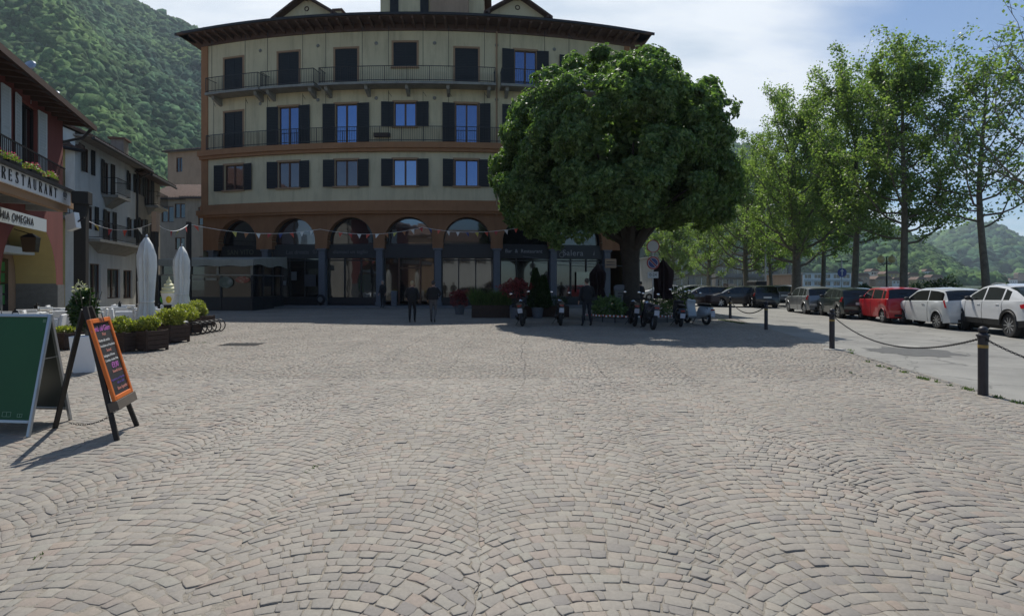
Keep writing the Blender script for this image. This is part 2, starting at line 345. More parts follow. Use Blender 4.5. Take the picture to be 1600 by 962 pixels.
SHR = random.Random(2)
def shutter_panel(mb, w, h, M, mat=0):
    e = 0.05
    mb.box((-w / 2 + e / 2, 0, h / 2), (e, 0.045, h), mat, M); mb.box((w / 2 - e / 2, 0, h / 2), (e, 0.045, h), mat, M)
    mb.box((0, 0, e / 2), (w - 2 * e, 0.042, e), mat, M); mb.box((0, 0, h - e / 2), (w - 2 * e, 0.042, e), mat, M); mb.box((0, 0, h * 0.45), (w - 2 * e, 0.042, e), mat, M)
    mb.box((0, 0.006, h / 2), (w - 2 * e, 0.012, h - 2 * e), mat, M)
    k = int(h / 0.11)
    for i in range(1, k):
        z = i * h / k
        mb.box((0, -0.012, z), (w - 2 * e, 0.035, 0.012), mat, M @ T(0, 0, z) @ RX(30) @ T(0, 0, -z))
def window(parent, M, w, h, state='open', glass=None, sill=True, shut='shutter', lab=None, trimmat='trim', frm='winframe', mull=True, pw=None):
    glass = glass or MT['panesky']
    if trimmat:
        tr = MB(); b = 0.13
        tr.box((-w / 2 - b / 2, -0.012, h / 2), (b, 0.03, h), 0, M); tr.box((w / 2 + b / 2, -0.012, h / 2), (b, 0.03, h), 0, M); tr.box((0, -0.016, h + b / 2), (w + 2 * b, 0.038, b), 0, M)
        if sill: tr.box((0, -0.05, -0.05), (w + 2 * b + 0.06, 0.16, 0.10), 0, M)
        tr.build('window_surround', MT[trimmat], parent)
    f = MB(); e = 0.07
    f.box((-w / 2 + e / 2, 0.14, h / 2), (e, 0.06, h), 0, M); f.box((w / 2 - e / 2, 0.14, h / 2), (e, 0.06, h), 0, M)
    f.box((0, 0.14, e / 2), (w - 2 * e, 0.055, e), 0, M); f.box((0, 0.14, h - e / 2), (w - 2 * e, 0.055, e), 0, M)
    if mull: f.box((0, 0.135, h / 2), (0.12, 0.06, h - 2 * e), 0, M)
    fo = f.build('window', MT[frm], parent)
    if state != 'closed':
        p = MB(); p.box((0, 0.158, h / 2), (w - e, 0.012, h - e), 0, M); po = p.build('pane', glass, fo)
    if shut:
        sw = pw or w / 2
        for sgn in (-1, 1):
            s = MB()
            if state == 'closed': shutter_panel(s, w / 2 - 0.005, h - 0.02, M @ T(sgn * w / 4, 0.03, 0.01))
            else: shutter_panel(s, sw, h + 0.06, M @ T(sgn * (w / 2 + sw / 2 + 0.03), -0.07, -0.03) @ RZ(sgn * -(2 + SHR.random() * 6)))
            so = s.build('shutter', MT[shut], parent)
    return fo

# ------------------------------------------------------------ ground, road, water, hills
def edge_x(Y): return 5.65 + 0.19 * Y         # the line of bollards between square and road
rng = np.random.default_rng(7)
gm = mat('earth', (0.16, 0.15, 0.12), 0.95, var=0.2, vscale=0.5)
g = MB()
g.add([(-900, -80, -0.06), (23.5, -80, -0.06), (23.5, 52, -0.06), (31, 64, -0.06), (56, 105, -0.06), (80, 150, -0.06), (112, 212, -0.06), (170, 330, -0.06), (250, 480, -0.06), (600, 560, -0.06), (2600, 700, -0.06), (2600, 3000, -0.06), (-900, 3000, -0.06)], [tuple(range(13))])
g.add([(23.5, -80, -0.06), (23.5, 52, -0.06), (31, 64, -0.06), (56, 105, -0.06), (80, 150, -0.06), (112, 212, -0.06), (170, 330, -0.06), (250, 480, -0.06), (600, 560, -0.06), (2600, 700, -0.06),
       (23.5, -80, -4), (23.5, 52, -4), (31, 64, -4), (56, 105, -4), (80, 150, -4), (112, 212, -4), (170, 330, -4), (250, 480, -4), (600, 560, -4), (2600, 700, -4)], [(i, i + 1, i + 11, i + 10) for i in range(9)])
struct(g.build('ground', gm), 'earth and quay beneath the square, road and town')
wm = bpy.data.materials.new('lake_water'); wm.use_nodes = True; b = wm.node_tree.nodes['Principled BSDF']
b.inputs['Base Color'].default_value = (0.03, 0.07, 0.10, 1); b.inputs['Roughness'].default_value = 0.16
c = wm.node_tree.nodes.new('ShaderNodeTexCoord'); no = wm.node_tree.nodes.new('ShaderNodeTexNoise'); no.inputs['Scale'].default_value = 0.8; no.inputs['Detail'].default_value = 5
bp = wm.node_tree.nodes.new('ShaderNodeBump'); bp.inputs['Strength'].default_value = 0.5; bp.inputs['Distance'].default_value = 0.4
wm.node_tree.links.new(c.outputs['Object'], no.inputs[0]); wm.node_tree.links.new(no.outputs[0], bp.inputs['Height']); wm.node_tree.links.new(bp.outputs[0], b.inputs['Normal'])
g = MB(); g.quad((20, -80, -1.1), (2700, -80, -1.1), (2700, 900, -1.1), (20, 900, -1.1)); struct(g.build('lake', wm), 'calm blue lake beyond the promenade')

# mortar bed of the square and the stones set in arched fans
mm = mat('joint_sand', (0.250, 0.222, 0.18), 0.95, var=0.25, vscale=5, bump=0.7, bscale=60)
g = MB(); ys = list(np.arange(-12, 41, 1.0))
for i in range(len(ys) - 1):
    a, b2 = ys[i], ys[i + 1]
    g.quad((-27, a, -0.0030), (edge_x(a), a, -0.0030), (edge_x(b2), b2, -0.0030), (-27, b2, -0.0030))
struct(g.build('square_bed', mm), 'sand bed under the cobbles of the square')
st = bpy.data.materials.new('porphyry_cobble'); st.use_nodes = True; t = st.node_tree; b = t.nodes['Principled BSDF']; n = t.nodes.new; l = t.links.new
ge = n('ShaderNodeNewGeometry'); r = n('ShaderNodeValToRGB'); l(ge.outputs['Random Per Island'], r.inputs[0]); r.color_ramp.interpolation = 'LINEAR'
cols = [(0.0, (0.215, 0.195, 0.176)), (0.12, (0.250, 0.228, 0.196)), (0.3, (0.285, 0.256, 0.216)), (0.5, (0.270, 0.243, 0.206)), (0.64, (0.280, 0.262, 0.220)), (0.76, (0.270, 0.236, 0.200)), (0.88, (0.285, 0.230, 0.188)), (0.95, (0.315, 0.288, 0.238)), (1.0, (0.300, 0.238, 0.188))]
r.color_ramp.elements[0].position = 0; r.color_ramp.elements[0].color = (*cols[0][1], 1)
r.color_ramp.elements[1].position = 1; r.color_ramp.elements[1].color = (*cols[-1][1], 1)
for p, cc in cols[1:-1]:
    e = r.color_ramp.elements.new(p); e.color = (*cc, 1)
tcn = n('ShaderNodeTexCoord'); na = n('ShaderNodeTexNoise'); l(tcn.outputs['Object'], na.inputs[0]); na.inputs['Scale'].default_value = 38; na.inputs['Detail'].default_value = 7; na.inputs['Roughness'].default_value = 0.7
nb = n('ShaderNodeTexNoise'); l(tcn.outputs['Object'], nb.inputs[0]); nb.inputs['Scale'].default_value = 0.55; nb.inputs['Detail'].default_value = 5
m1 = n('ShaderNodeMapRange'); l(na.outputs[0], m1.inputs[0]); m1.inputs[1].default_value = 0.25; m1.inputs[2].default_value = 0.75; m1.inputs[3].default_value = 0.82; m1.inputs[4].default_value = 1.16
m2 = n('ShaderNodeMapRange'); l(nb.outputs[0], m2.inputs[0]); m2.inputs[1].default_value = 0.3; m2.inputs[2].default_value = 0.7; m2.inputs[3].default_value = 0.82; m2.inputs[4].default_value = 1.04
mu = n('ShaderNodeMath'); mu.operation = 'MULTIPLY'; l(m1.outputs[0], mu.inputs[0]); l(m2.outputs[0], mu.inputs[1])
hs = n('ShaderNodeHueSaturation'); l(r.outputs[0], hs.inputs['Color']); l(mu.outputs[0], hs.inputs['Value']); l(hs.outputs[0], b.inputs['Base Color'])
b.inputs['Roughness'].default_value = 0.72
bpn = n('ShaderNodeBump'); l(na.outputs[0], bpn.inputs['Height']); bpn.inputs['Strength'].default_value = 0.6; bpn.inputs['Distance'].default_value = 0.006; l(bpn.outputs[0], b.inputs['Normal'])
STONE = st
FW, FR, FS, NA = 1.50, 1.00, 0.090, 18
def cobbles():
    ncol = 38; c0 = -24
    nrow = int(39 / FS)
    cc, rr = np.meshgrid(np.arange(c0, c0 + ncol), np.arange(nrow), indexing='ij')
    cc = cc.ravel(); rr = rr.ravel(); m = len(cc)
    sm = math.asin(FW / 2 / FR - 1e-3)
    base = np.linspace(-sm, sm, NA + 1)[None, :] + rng.normal(0, 0.017, (m, NA + 1)) + rng.uniform(-0.04, 0.04, (m, 1))
    base[:, 0] = -sm; base[:, -1] = sm
    base = np.clip(base, -sm, sm)
    xc = (cc * FW + 0.35)[:, None]; yb = (rr * FS - 1.2 + 0.037 * (cc % 3))[:, None]
    s0 = np.sin(base)
    f1 = base[:, :-1]; f2 = base[:, 1:]
    def low(f): return xc + FR * np.sin(f), yb + FR * np.cos(f)
    def up(f):
        sp_ = np.clip((FR + FS * np.cos(f)) * np.sin(f) / FR, -math.sin(sm), math.sin(sm)); fp = np.arcsin(sp_)
        return xc + FR * sp_, yb + FS + FR * np.cos(fp)
    A = np.stack(low(f1), -1); B = np.stack(low(f2), -1); C_ = np.stack(up(f2), -1); D = np.stack(up(f1), -1)
    Q = np.stack([A, B, C_, D], 2).reshape(-1, 4, 2)
    cen = Q.mean(1)
    # slow wander of the whole laying pattern
    def wander(P):
        x, y = P[..., 0], P[..., 1]
        sd = ((x - 0.35) / FW - 0.5) % 1.0; sd = np.minimum(sd, 1 - sd) * FW
        x = x + 0.026 * np.sin(y * 2 * np.pi / 0.180 + np.floor((x - .35) / FW) * 0) * np.exp(-(sd / 0.16) ** 2)
        P = np.stack([x, y], -1)
        dx = 0.09 * np.sin(y * 0.63 + 1.3) + 0.05 * np.sin(x * 1.1 + y * 0.9) + 0.022 * np.sin(x * 4.3 + y * 3.1); dy = 0.10 * np.sin(x * 0.47 + 0.4) + 0.05 * np.sin(x * 1.7 - y * 0.8) + 0.02 * np.sin(x * 3.7 - y * 4.9)
        th = R_(-3); X = x + dx; Y = y + dy
        return np.stack([X * math.cos(th) - Y * math.sin(th), X * math.sin(th) + Y * math.cos(th)], -1)
    Q = wander(Q); Q = Q + rng.normal(0, 0.0040, Q.shape)
    cen = Q.mean(1)
    X, Y = cen[:, 0], cen[:, 1]
    keep = (Y > 0.4) & (Y < 36.3) & (X < edge_x(Y) - 0.05) & (np.abs(X) < Y * 0.99 + 3.0) & (X > -27)
    keep &= rng.random(len(Y)) > 0.0012
    Q = Q[keep]; cen = cen[keep]; Y = Y[keep]; X = X[keep]
    d = Q - cen[:, None, :]; ln = np.linalg.norm(d, axis=2, keepdims=True)
    gap = rng.uniform(0.0008, 0.0038, (len(Q), 1, 1)) * np.where(Y > 11, 0.55, 1.0)[:, None, None]; Q = cen[:, None, :] + d * np.maximum(0.3, 1 - gap / ln * 1.3)
    und = 0.010 * np.sin(X * 1.3 + 0.5 * np.sin(Y)) + 0.008 * np.sin(Y * 1.9 + X * 0.7)
    patch = np.sin(X * 0.9 + 2 * np.sin(Y * 0.35)) * np.sin(Y * 0.8 + X * 0.3)
    h = und * 0.05 + rng.normal(0, 0.0016, len(Q)) + 0.007 * np.clip(patch, 0, 1) ** 2 + np.where(rng.random(len(Q)) < 0.04, 0.005, 0)
    tilt = rng.normal(0, 0.016, (len(Q), 2))
    near = Y < 9.5
    out = []
    # near stones: eight-sided worn outline, slightly domed
    q = Q[near]; c = cen[near]; k = len(q)
    mids = (q + np.roll(q, -1, axis=1)) / 2 + rng.normal(0, 0.0040, q.shape) + (((q + np.roll(q, -1, axis=1)) / 2) - c[:, None]) * 0.015
    qq = c[:, None] + (q - c[:, None]) * 0.955
    ring = np.stack([qq, mids], 2).reshape(k, 8, 2)
    def lift(P, z0):
        rel = P - c[:, None]
        return np.concatenate([P, (h[near][:, None] + z0 + (rel * tilt[near][:, None]).sum(-1))[..., None]], -1)
    ri = c[:, None] + (ring - c[:, None]) * (1 - 0.006 / np.maximum(np.linalg.norm(ring - c[:, None], axis=2, keepdims=True), 0.03))
    V = np.concatenate([lift(ring, -0.045), lift(ring, -0.0015), lift(ri, 0.0)], 1)
    ci = np.concatenate([ri.mean(1), (h[near] + 0.0022)[:, None]], 1)[:, None]
    V = np.concatenate([V, ci], 1)                                # 25 verts
    j = np.arange(8); j2 = (j + 1) % 8
    f4 = np.concatenate([np.stack([j, j2, j2 + 8, j + 8], 1), np.stack([j + 8, j2 + 8, j2 + 16, j + 16], 1)])
    f3 = np.stack([j + 16, j2 + 16, np.full(8, 24)], 1)
    off = (np.arange(k) * 25)[:, None, None]
    npmesh_o = npmesh('cobblestones', V.reshape(-1, 3), mats=st, faces_list=[(f4[None] + off).reshape(-1, 4), (f3[None] + off).reshape(-1, 3)])
    struct(npmesh_o, 'grey and pink porphyry cobbles laid in arched fans in the foreground')
    q = Q[~near]; c = cen[~near]; k = len(q)
    hh = h[~near][:, None]
    z = hh + ((q - c[:, None]) * tilt[~near][:, None]).sum(-1)
    top = np.concatenate([q, z[..., None]], -1); bot = np.concatenate([c[:, None] + (q - c[:, None]) * 1.05, z[..., None] - 0.035], -1)
    V = np.concatenate([top, bot], 1); off = (np.arange(k) * 8)[:, None, None]
    f = np.array([(0, 1, 2, 3), (4, 5, 1, 0), (5, 6, 2, 1), (6, 7, 3, 2), (7, 4, 0, 3)])
    struct(npmesh('cobblestones', V.reshape(-1, 3), (f[None] + off).reshape(-1, 4), mats=st), 'grey cobbles of the far half of the square')
cobbles()

# road, gutter line, promenade
am = bpy.data.materials.new('worn_asphalt'); am.use_nodes = True; t = am.node_tree; b = t.nodes['Principled BSDF']; n = t.nodes.new; l = t.links.new
tcn = n('ShaderNodeTexCoord'); na = n('ShaderNodeTexNoise'); l(tcn.outputs['Object'], na.inputs[0]); na.inputs['Scale'].default_value = 90; na.inputs['Detail'].default_value = 4
nb = n('ShaderNodeTexNoise'); l(tcn.outputs['Object'], nb.inputs[0]); nb.inputs['Scale'].default_value = 0.7; nb.inputs['Detail'].default_value = 9; nb.inputs['Roughness'].default_value = 0.62
rp = n('ShaderNodeValToRGB'); l(nb.outputs[0], rp.inputs[0]); rp.color_ramp.elements[0].position = 0.30; rp.color_ramp.elements[0].color = (0.175, 0.170, 0.155, 1); rp.color_ramp.elements[1].position = 0.62; rp.color_ramp.elements[1].color = (0.27, 0.262, 0.235, 1)
ma = n('ShaderNodeMapRange'); l(na.outputs[0], ma.inputs[0]); ma.inputs[3].default_value = 0.75; ma.inputs[4].default_value = 1.25
hs = n('ShaderNodeHueSaturation'); l(rp.outputs[0], hs.inputs['Color']); l(ma.outputs[0], hs.inputs['Value'])
vo = n('ShaderNodeTexVoronoi'); vo.feature = 'DISTANCE_TO_EDGE'; vo.inputs['Scale'].default_value = 0.55
nd = n('ShaderNodeTexNoise'); nd.inputs['Scale'].default_value = 1.5; nd.inputs['Detail'].default_value = 8; l(tcn.outputs['Object'], nd.inputs[0])
va = n('ShaderNodeVectorMath'); va.operation = 'MULTIPLY_ADD'; l(nd.outputs['Color'], va.inputs[0]); va.inputs[1].default_value = (1.1, 1.1, 0); l(tcn.outputs['Object'], va.inputs[2]); l(va.outputs[0], vo.inputs['Vector'])
ck = n('ShaderNodeMapRange'); l(vo.outputs[0], ck.inputs[0]); ck.inputs[1].default_value = 0.0; ck.inputs[2].default_value = 0.012; ck.inputs[3].default_value = 0.75; ck.inputs[4].default_value = 0.0
mk = n('ShaderNodeMix'); mk.data_type = 'RGBA'; l(ck.outputs[0], mk.inputs[0]); l(hs.outputs[0], mk.inputs[6]); mk.inputs[7].default_value = (0.06, 0.06, 0.055, 1)
l(mk.outputs[2], b.inputs['Base Color']); b.inputs['Roughness'].default_value = 0.85
g = MB(); ys = list(np.arange(-12, 42, 1.0))
for i in range(len(ys) - 1):
    a, b2 = ys[i], ys[i + 1]; wv = lambda y: edge_x(y) - 0.02 + 0.03 * math.sin(y * 2.1)
    g.quad((wv(a), a, -0.004), (19.2, a, -0.004), (19.2, b2, -0.004), (wv(b2), b2, -0.004))
g.quad((edge_x(41) - 0.02, 41, -0.004), (22.5, 41, -0.004), (26, 72, -0.004), (8, 72, -0.004))
struct(g.build('road', am), 'worn pale asphalt road beside the square')
pm = mat('asphalt_patch', (0.105, 0.105, 0.10), 0.9, var=0.25, vscale=8, bump=0.3, bscale=80)
def patch(name, cx, cy, rx, ry, m, z, seed, label):
    rr = random.Random(seed); p = []
    for i in range(26):
        a = 2 * math.pi * i / 26; k = 1 + rr.uniform(-0.22, 0.22)
        p.append((cx + rx * k * math.cos(a), cy + ry * k * math.sin(a), z))
    mb = MB(); mb.add(p, [tuple(range(26))]); struct(mb.build(name, m), label)
c1 = G(1430, 549); patch('road_patch', c1.x, c1.y, 0.95, 0.9, pm, 0.0005, 3, 'dark repaired patch in the asphalt')
pl = mat('asphalt_pale', (0.32, 0.31, 0.28), 0.9, var=0.25, vscale=8)
c1 = G(1412, 541); patch('road_patch', c1.x, c1.y, 0.45, 0.4, pl, 0.003, 5, 'pale scrape in the asphalt beyond the repaired patch')
g = MB(); g.box((21.4, 15, 0.05), (4.4, 75, 0.14)); struct(g.build('promenade', mat('promenade_paving', (0.22, 0.21, 0.19), 0.9, var=0.25, vscale=2)), 'lakeside promenade pavement under the plane trees')
g = MB(); g.box((19.1, 15, 0.05), (0.18, 75, 0.16)); struct(g.build('kerb', mat('kerb_stone', (0.3, 0.29, 0.27), 0.85, var=0.2, vscale=4), bevel=0.02), 'stone kerb of the promenade')
g = MB(); g.add([(-27, 33.5, -0.004), (-21, 33.5, -0.004), (-21, 75, -0.004), (-40, 75, -0.004), (-40, 40, -0.004)], [(0, 1, 2, 3, 4)]); struct(g.build('lane', am), 'narrow lane between the houses')
g = MB(); g.quad((-21, 50, -0.05), (8, 50, -0.05), (30, 110, -0.05), (-40, 110, -0.05)); struct(g.build('back_yard', mat('yard_asphalt', (0.13, 0.13, 0.12), 0.95, var=0.2, vscale=1)), 'asphalt yard behind the big building')

# hills: polar height fields, then a canopy of tree clumps over them
HA = [(-700, -600), (-300, -330), (0, -125), (100, -55), (180, -2), (205, 8), (250, 32), (310, 54), (400, 92), (600, 150), (900, 196), (1100, 222), (1160, 232), (1200, 258), (1260, 292), (1330, 338), (1400, 366), (1460, 402), (1500, 430), (1540, 444), (3200, 444)]
HB = [(1000, 440), (1300, 405), (1420, 388), (1480, 371), (1510, 361), (1537, 358), (1560, 364), (1600, 384), (1660, 405), (1760, 420), (1950, 400), (2300, 380), (3200, 400)]
def hprof(tab, px): xs, ys2 = zip(*tab); return np.interp(px, xs, ys2)
def hill_z(tab, az, r, r0, r1, seed, zb=-0.5):
    px = 800 + F * np.tan(az); py = hprof(tab, px)
    er = (HZ - py) / F * np.cos(az)                      # tan of ridge elevation
    if r0 < 500: r0 = 330 + 330 * sstep(950, 1200, px)
    tt = np.clip((r - r0) / (r1 - r0), 0, 1.4)
    sh = np.where(tt < 1, np.power(tt, 0.62), 1 - (tt - 1) * 2.2)
    z = zb + np.maximum(er, 0) * r1 * np.where(tt < 1, sh * (r / r1) ** 0.45, sh)
    amp = np.clip(tt * 3, 0, 1) * np.clip(1.15 - tt, 0.12, 1) * np.clip(er * 6, 0.0, 1)
    z = z + amp * (16 * np.sin(az * 23 + seed + r * 0.006) + 9 * np.sin(az * 51 + 2 * seed + r * 0.017) + 6 * np.sin(r * 0.031 + az * 17))
    return z
def hill_mesh(name, tab, azr, r0, r1, seed, label, na_=150, nr=60):
    az = np.linspace(azr[0], azr[1], na_); r = np.linspace(r0, r1 * 1.25, nr)
    A, Rr = np.meshgrid(az, r, indexing='ij'); Z = hill_z(tab, A, Rr, r0, r1, seed)
    V = np.stack([Rr * np.sin(A), Rr * np.cos(A), Z], -1).reshape(-1, 3)
    i, j = np.meshgrid(np.arange(na_ - 1), np.arange(nr - 1), indexing='ij'); a = (i * nr + j).ravel()
    f = np.stack([a, a + nr, a + nr + 1, a + 1], 1)
    o = npmesh(name, V, f, mats=mat('hill_ground', (0.03, 0.05, 0.02), 1.0, var=0.3, vscale=0.02), smooth=True); struct(o, label); return o
hill_mesh('mountain', HA, (R_(-62), R_(52)), 330, 1000, 1.0, 'steep wooded mountain rising behind the town')
hill_mesh('hill', HB, (R_(20), R_(62)), 1350, 2300, 2.2, 'rounded wooded hill across the lake')
def canopy(name, tab, windows, r0, r1, seed, label, size, m):
    rs = np.random.default_rng(seed); P = []
    for (pa, pb, cnt) in windows:
        px = rs.uniform(pa, pb, cnt); az = np.arctan((px - 800) / F); u = rs.random(cnt)
        rq = r0 if r0 > 500 else 335 + 330 * sstep(950, 1200, px)
        r = rq + (r1 * 1.02 - rq) * u ** 1.1
        z = hill_z(tab, az, r, r0, r1, {'A': 1.0, 'B': 2.2}[name[-1]])
        P.append(np.stack([r * np.sin(az), r * np.cos(az), z, r], 1))
    P = np.concatenate(P); k = len(P)
    bmi = bmesh.new(); bmesh.ops.create_icosphere(bmi, subdivisions=2, radius=1.0); bv = np.array([v.co[:] for v in bmi.verts]); bf = np.array([[v.index for v in f.verts] for f in bmi.faces]); bmi.free()
    nv = len(bv)
    s = size * rs.uniform(0.42, 1.5, (k, 1, 1)) * (P[:, 3] / r0)[:, None, None] ** 0.45
    jit = 1 + rs.uniform(-0.45, 0.40, (k, nv, 1))
    sc3 = np.stack([np.ones(k), np.ones(k), rs.uniform(0.8, 1.35, k)], 1)[:, None]
    V = bv[None] * jit * s * sc3 + P[:, None, :3] + np.array([0, 0, 1.0]) * s * 0.45
    Fc = (bf[None] + (np.arange(k) * nv)[:, None, None]).reshape(-1, 3)
    o = npmesh('forest', V.reshape(-1, 3), Fc, mats=m); struct(o, label, 'stuff'); return o
def forestmat(name, c):
    m = bpy.data.materials.new(name); m.use_nodes = True; t = m.node_tree; b = t.nodes['Principled BSDF']; n = t.nodes.new; l = t.links.new
    ge = n('ShaderNodeNewGeometry'); tcn = n('ShaderNodeTexCoord'); na = n('ShaderNodeTexNoise'); l(tcn.outputs['Object'], na.inputs[0]); na.inputs['Scale'].default_value = 0.008; na.inputs['Detail'].default_value = 5
    nb = n('ShaderNodeTexNoise'); l(tcn.outputs['Object'], nb.inputs[0]); nb.inputs['Scale'].default_value = 0.35; nb.inputs['Detail'].default_value = 4; nb.inputs['Roughness'].default_value = 0.8
    r = n('ShaderNodeValToRGB'); l(na.outputs[0], r.inputs[0]); r.color_ramp.elements[0].position = 0.36; r.color_ramp.elements[0].color = (c[0] * 0.62, c[1] * 0.72, c[2] * 1.0, 1); r.color_ramp.elements[1].position = 0.64; r.color_ramp.elements[1].color = (c[0] * 1.45, c[1] * 1.25, c[2], 1)
    a = n('ShaderNodeMapRange'); l(ge.outputs['Random Per Island'], a.inputs[0]); a.inputs[3].default_value = 0.6; a.inputs[4].default_value = 1.5
    b2 = n('ShaderNodeMapRange'); l(nb.outputs[0], b2.inputs[0]); b2.inputs[1].default_value = 0.3; b2.inputs[2].default_value = 0.7; b2.inputs[3].default_value = 0.35; b2.inputs[4].default_value = 1.6
    mu = n('ShaderNodeMath'); mu.operation = 'MULTIPLY'; l(a.outputs[0], mu.inputs[0]); l(b2.outputs[0], mu.inputs[1])
    hs = n('ShaderNodeHueSaturation'); l(r.outputs[0], hs.inputs['Color']); l(mu.outputs[0], hs.inputs['Value']); l(hs.outputs[0], b.inputs['Base Color'])
    b.inputs['Roughness'].default_value = 1; b.inputs['Specular IOR Level'].default_value = 0.05; return m
fm = forestmat('forest_green', (0.060, 0.118, 0.048))
canopy('A', HA, [(-200, 345, 19000), (1130, 1560, 5000), (960, 1130, 400)], 335, 1000, 11, 'dense broadleaf woods covering the steep mountainside', 3.8, fm)
canopy('B', HB, [(1380, 1850, 3600)], 1380, 2300, 12, 'woods covering the hill across the lake', 11, fm)

# ------------------------------------------------------------ the big curved building
BC = Vector((-7.0, 86.9, 0)); BR = 49.2
def th(px, off=0.0):                      # angle on the facade circle seen through a photo column
    k = (px - 800) / F; r = BR + off
    # (cx + r sin t) = k (cy - r cos t)
    lo, hi = -0.6, 0.6
    for _ in range(50):
        mid = (lo + hi) / 2
        v = (BC.x + r * math.sin(mid)) - k * (BC.y - r * math.cos(mid))
        if v < 0: lo = mid
        else: hi = mid
    return (lo + hi) / 2
def BP(t, inn, z):                        # inn > 0 goes into the building
    r = BR - inn; return Vector((BC.x + r * math.sin(t), BC.y - r * math.cos(t), z))
def BM(t, z=0.0, inn=0.0): return frame(BP(t, inn, z), (math.cos(t), math.sin(t)))
bld = thing('apartment_building', 'cream four storey building with curved front, brown eaves and orange ground floor arcade', 'building', (-7, 45, 0), baked=True)
tL, tR = th(317), th(985)
ARC = [370, 458, 547, 638, 730, 822, 908]
WX = [365, 451, 541, 633, 729, 821, 906]
tw = [th(x) for x in WX]; ta = [th(x) for x in ARC]
def ring_band(mb, i0, i1, z0, z1, t0=None, t1=None, mat=0, n=70, caps=True):
    t0 = tL if t0 is None else t0; t1 = tR if t1 is None else t1
    n = max(2, int(abs(t1 - t0) / 0.012))
    vs = []
    for i in range(n + 1):
        t = t0 + (t1 - t0) * i / n
        vs += [BP(t, i0, z0), BP(t, i0, z1), BP(t, i1, z1), BP(t, i1, z0)]
    fs = []
    for i in range(n):
        a = i * 4
        for j in range(4): fs.append((a + j, a + (j + 1) % 4, a + 4 + (j + 1) % 4, a + 4 + j))
    if caps: fs += [(0, 3, 2, 1), (n * 4, n * 4 + 1, n * 4 + 2, n * 4 + 3)]
    mb.add(vs, fs, mat)
# opening table: (column, floor) -> w, z0, z1, state, glass
DW = 1.55
opens = []
spec = []
for i, t in enumerate(tw):
    # third floor
    if i in (0, 1, 2, 4): spec.append((i, 1.60, 15.35, 18.0, 'closed', None))
    elif i == 3: spec.append((i, 1.62, 16.65, 18.35, 'closed', None))
    elif i == 5: spec.append((i, 1.55, 15.35, 18.05, 'open', 'panesky'))
    else: spec.append((i, 1.35, 16.0, 17.9, 'open', 'panesky'))
    # second floor
    if i == 0: spec.append((i, 1.60, 11.45, 14.1, 'closed', None))
    elif i in (3, 6): spec.append((i, 1.50, 12.55, 14.2, 'open', 'panesky'))
    else: spec.append((i, 1.55, 11.45, 14.15, 'open', 'panesky'))
    # first floor
    spec.append((i, 1.62, 8.42, 10.25, 'open', 'panesky' if i >= 3 else 'panedim'))
def top_slope(t): return 0
ops = [(tw[i] - w_ / 2 / BR, tw[i] + w_ / 2 / BR, z0, z1) for (i, w_, z0, z1, s_, g_) in spec]
mb = MB(); wallgrid(mb, lambda s, d, z: BP(s, d, z), tL, tR, 7.35, 19.3, ops, ds=0.012, rev=0.2)
mb.build('wall', MT['cream'], bld)
# side and back walls, plain
depth = 15.0
pl0 = BP(tL, 0, 0); pr0 = BP(tR, 0, 0); dl = Vector((math.sin(-0.12), 1, 0)); bl = pl0 + Vector((1.0, depth, 0)); br = pr0 + Vector((-1.2, depth, 0))
mb = MB()
for a, b2 in ((pl0, bl), (bl, br), (br, pr0)):
    mb.quad(Vector((a.x, a.y, 0)), Vector((b2.x, b2.y, 0)), Vector((b2.x, b2.y, 19.3)), Vector((a.x, a.y, 19.3)))
mb.build('side_wall', MT['cream'], bld)
# corner pilasters
mb = MB()
for t, s in ((tL, 1), (tR, -1)):
    ring_band(mb, -0.06, 0.1, 7.36, 19.3, t - 0.002, t + s * 0.0105)
mb.build('corner_pilaster', MT['orange'], bld)
# string course under the second floor, stepped cornice above the arcade
mb = MB(); ring_band(mb, -0.34, 0.0, 11.0, 11.40, tL - 0.004, tR + 0.004); ring_band(mb, -0.22, 0.0, 10.78, 11.0, tL - 0.003, tR + 0.003); mb.build('string_course', MT['orange'], bld)
mb = MB(); ring_band(mb, -0.10, 0.02, 7.0, 7.42, tL - 0.003, tR + 0.003); ring_band(mb, -0.34, 0.02, 6.66, 7.0, tL - 0.006, tR + 0.006); ring_band(mb, -0.22, 0.02, 6.5, 6.66, tL - 0.005, tR + 0.005); mb.build('cornice', MT['orange'], bld)
# arcade: piers and semicircular arches
half = 1.66 / BR; zs, rad = 4.62, 1.66
mb = MB(); n = 24
edges = []
bounds = [tL] + [(ta[i] + ta[i + 1]) / 2 for i in range(6)] + [tR]
def low(t):
    for a in ta:
        d = (t - a) * BR
        if abs(d) < rad: return zs + math.sqrt(max(0, rad * rad - d * d)) * 1.0
    return 4.1
tt = {tL, tR}
for a in ta:
    for k in range(n + 1): tt.add(a - half * math.cos(math.pi * k / n))
tt |= set(np.linspace(tL, tR, 60)); tt = sorted(tt)
for p, q in zip(tt[:-1], tt[1:]):
    if q - p < 1e-6: continue
    e = 1e-5; zl, zr = low(p + e), low(q - e)
    for (a, b2, c2, d2) in ((0, 0, 0, 0),):
        mb.quad(BP(p, 0, zl), BP(q, 0, zr), BP(q, 0, 6.52), BP(p, 0, 6.52))
        mb.quad(BP(p, 0, zl), BP(q, 0, zr), BP(q, 0.6, zr), BP(p, 0.6, zl))
for a in ta:
    for s in (-1, 1):
        mb.quad(BP(a + s * half, 0, 4.1), BP(a + s * half, 0.6, 4.1), BP(a + s * half, 0.6, zs), BP(a + s * half, 0, zs))
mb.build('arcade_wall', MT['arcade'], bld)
mb = MB()
for a in ta: ring_band(mb, -0.004, 0.02, 4.1, 4.1, a, a + 0.001) if False else None
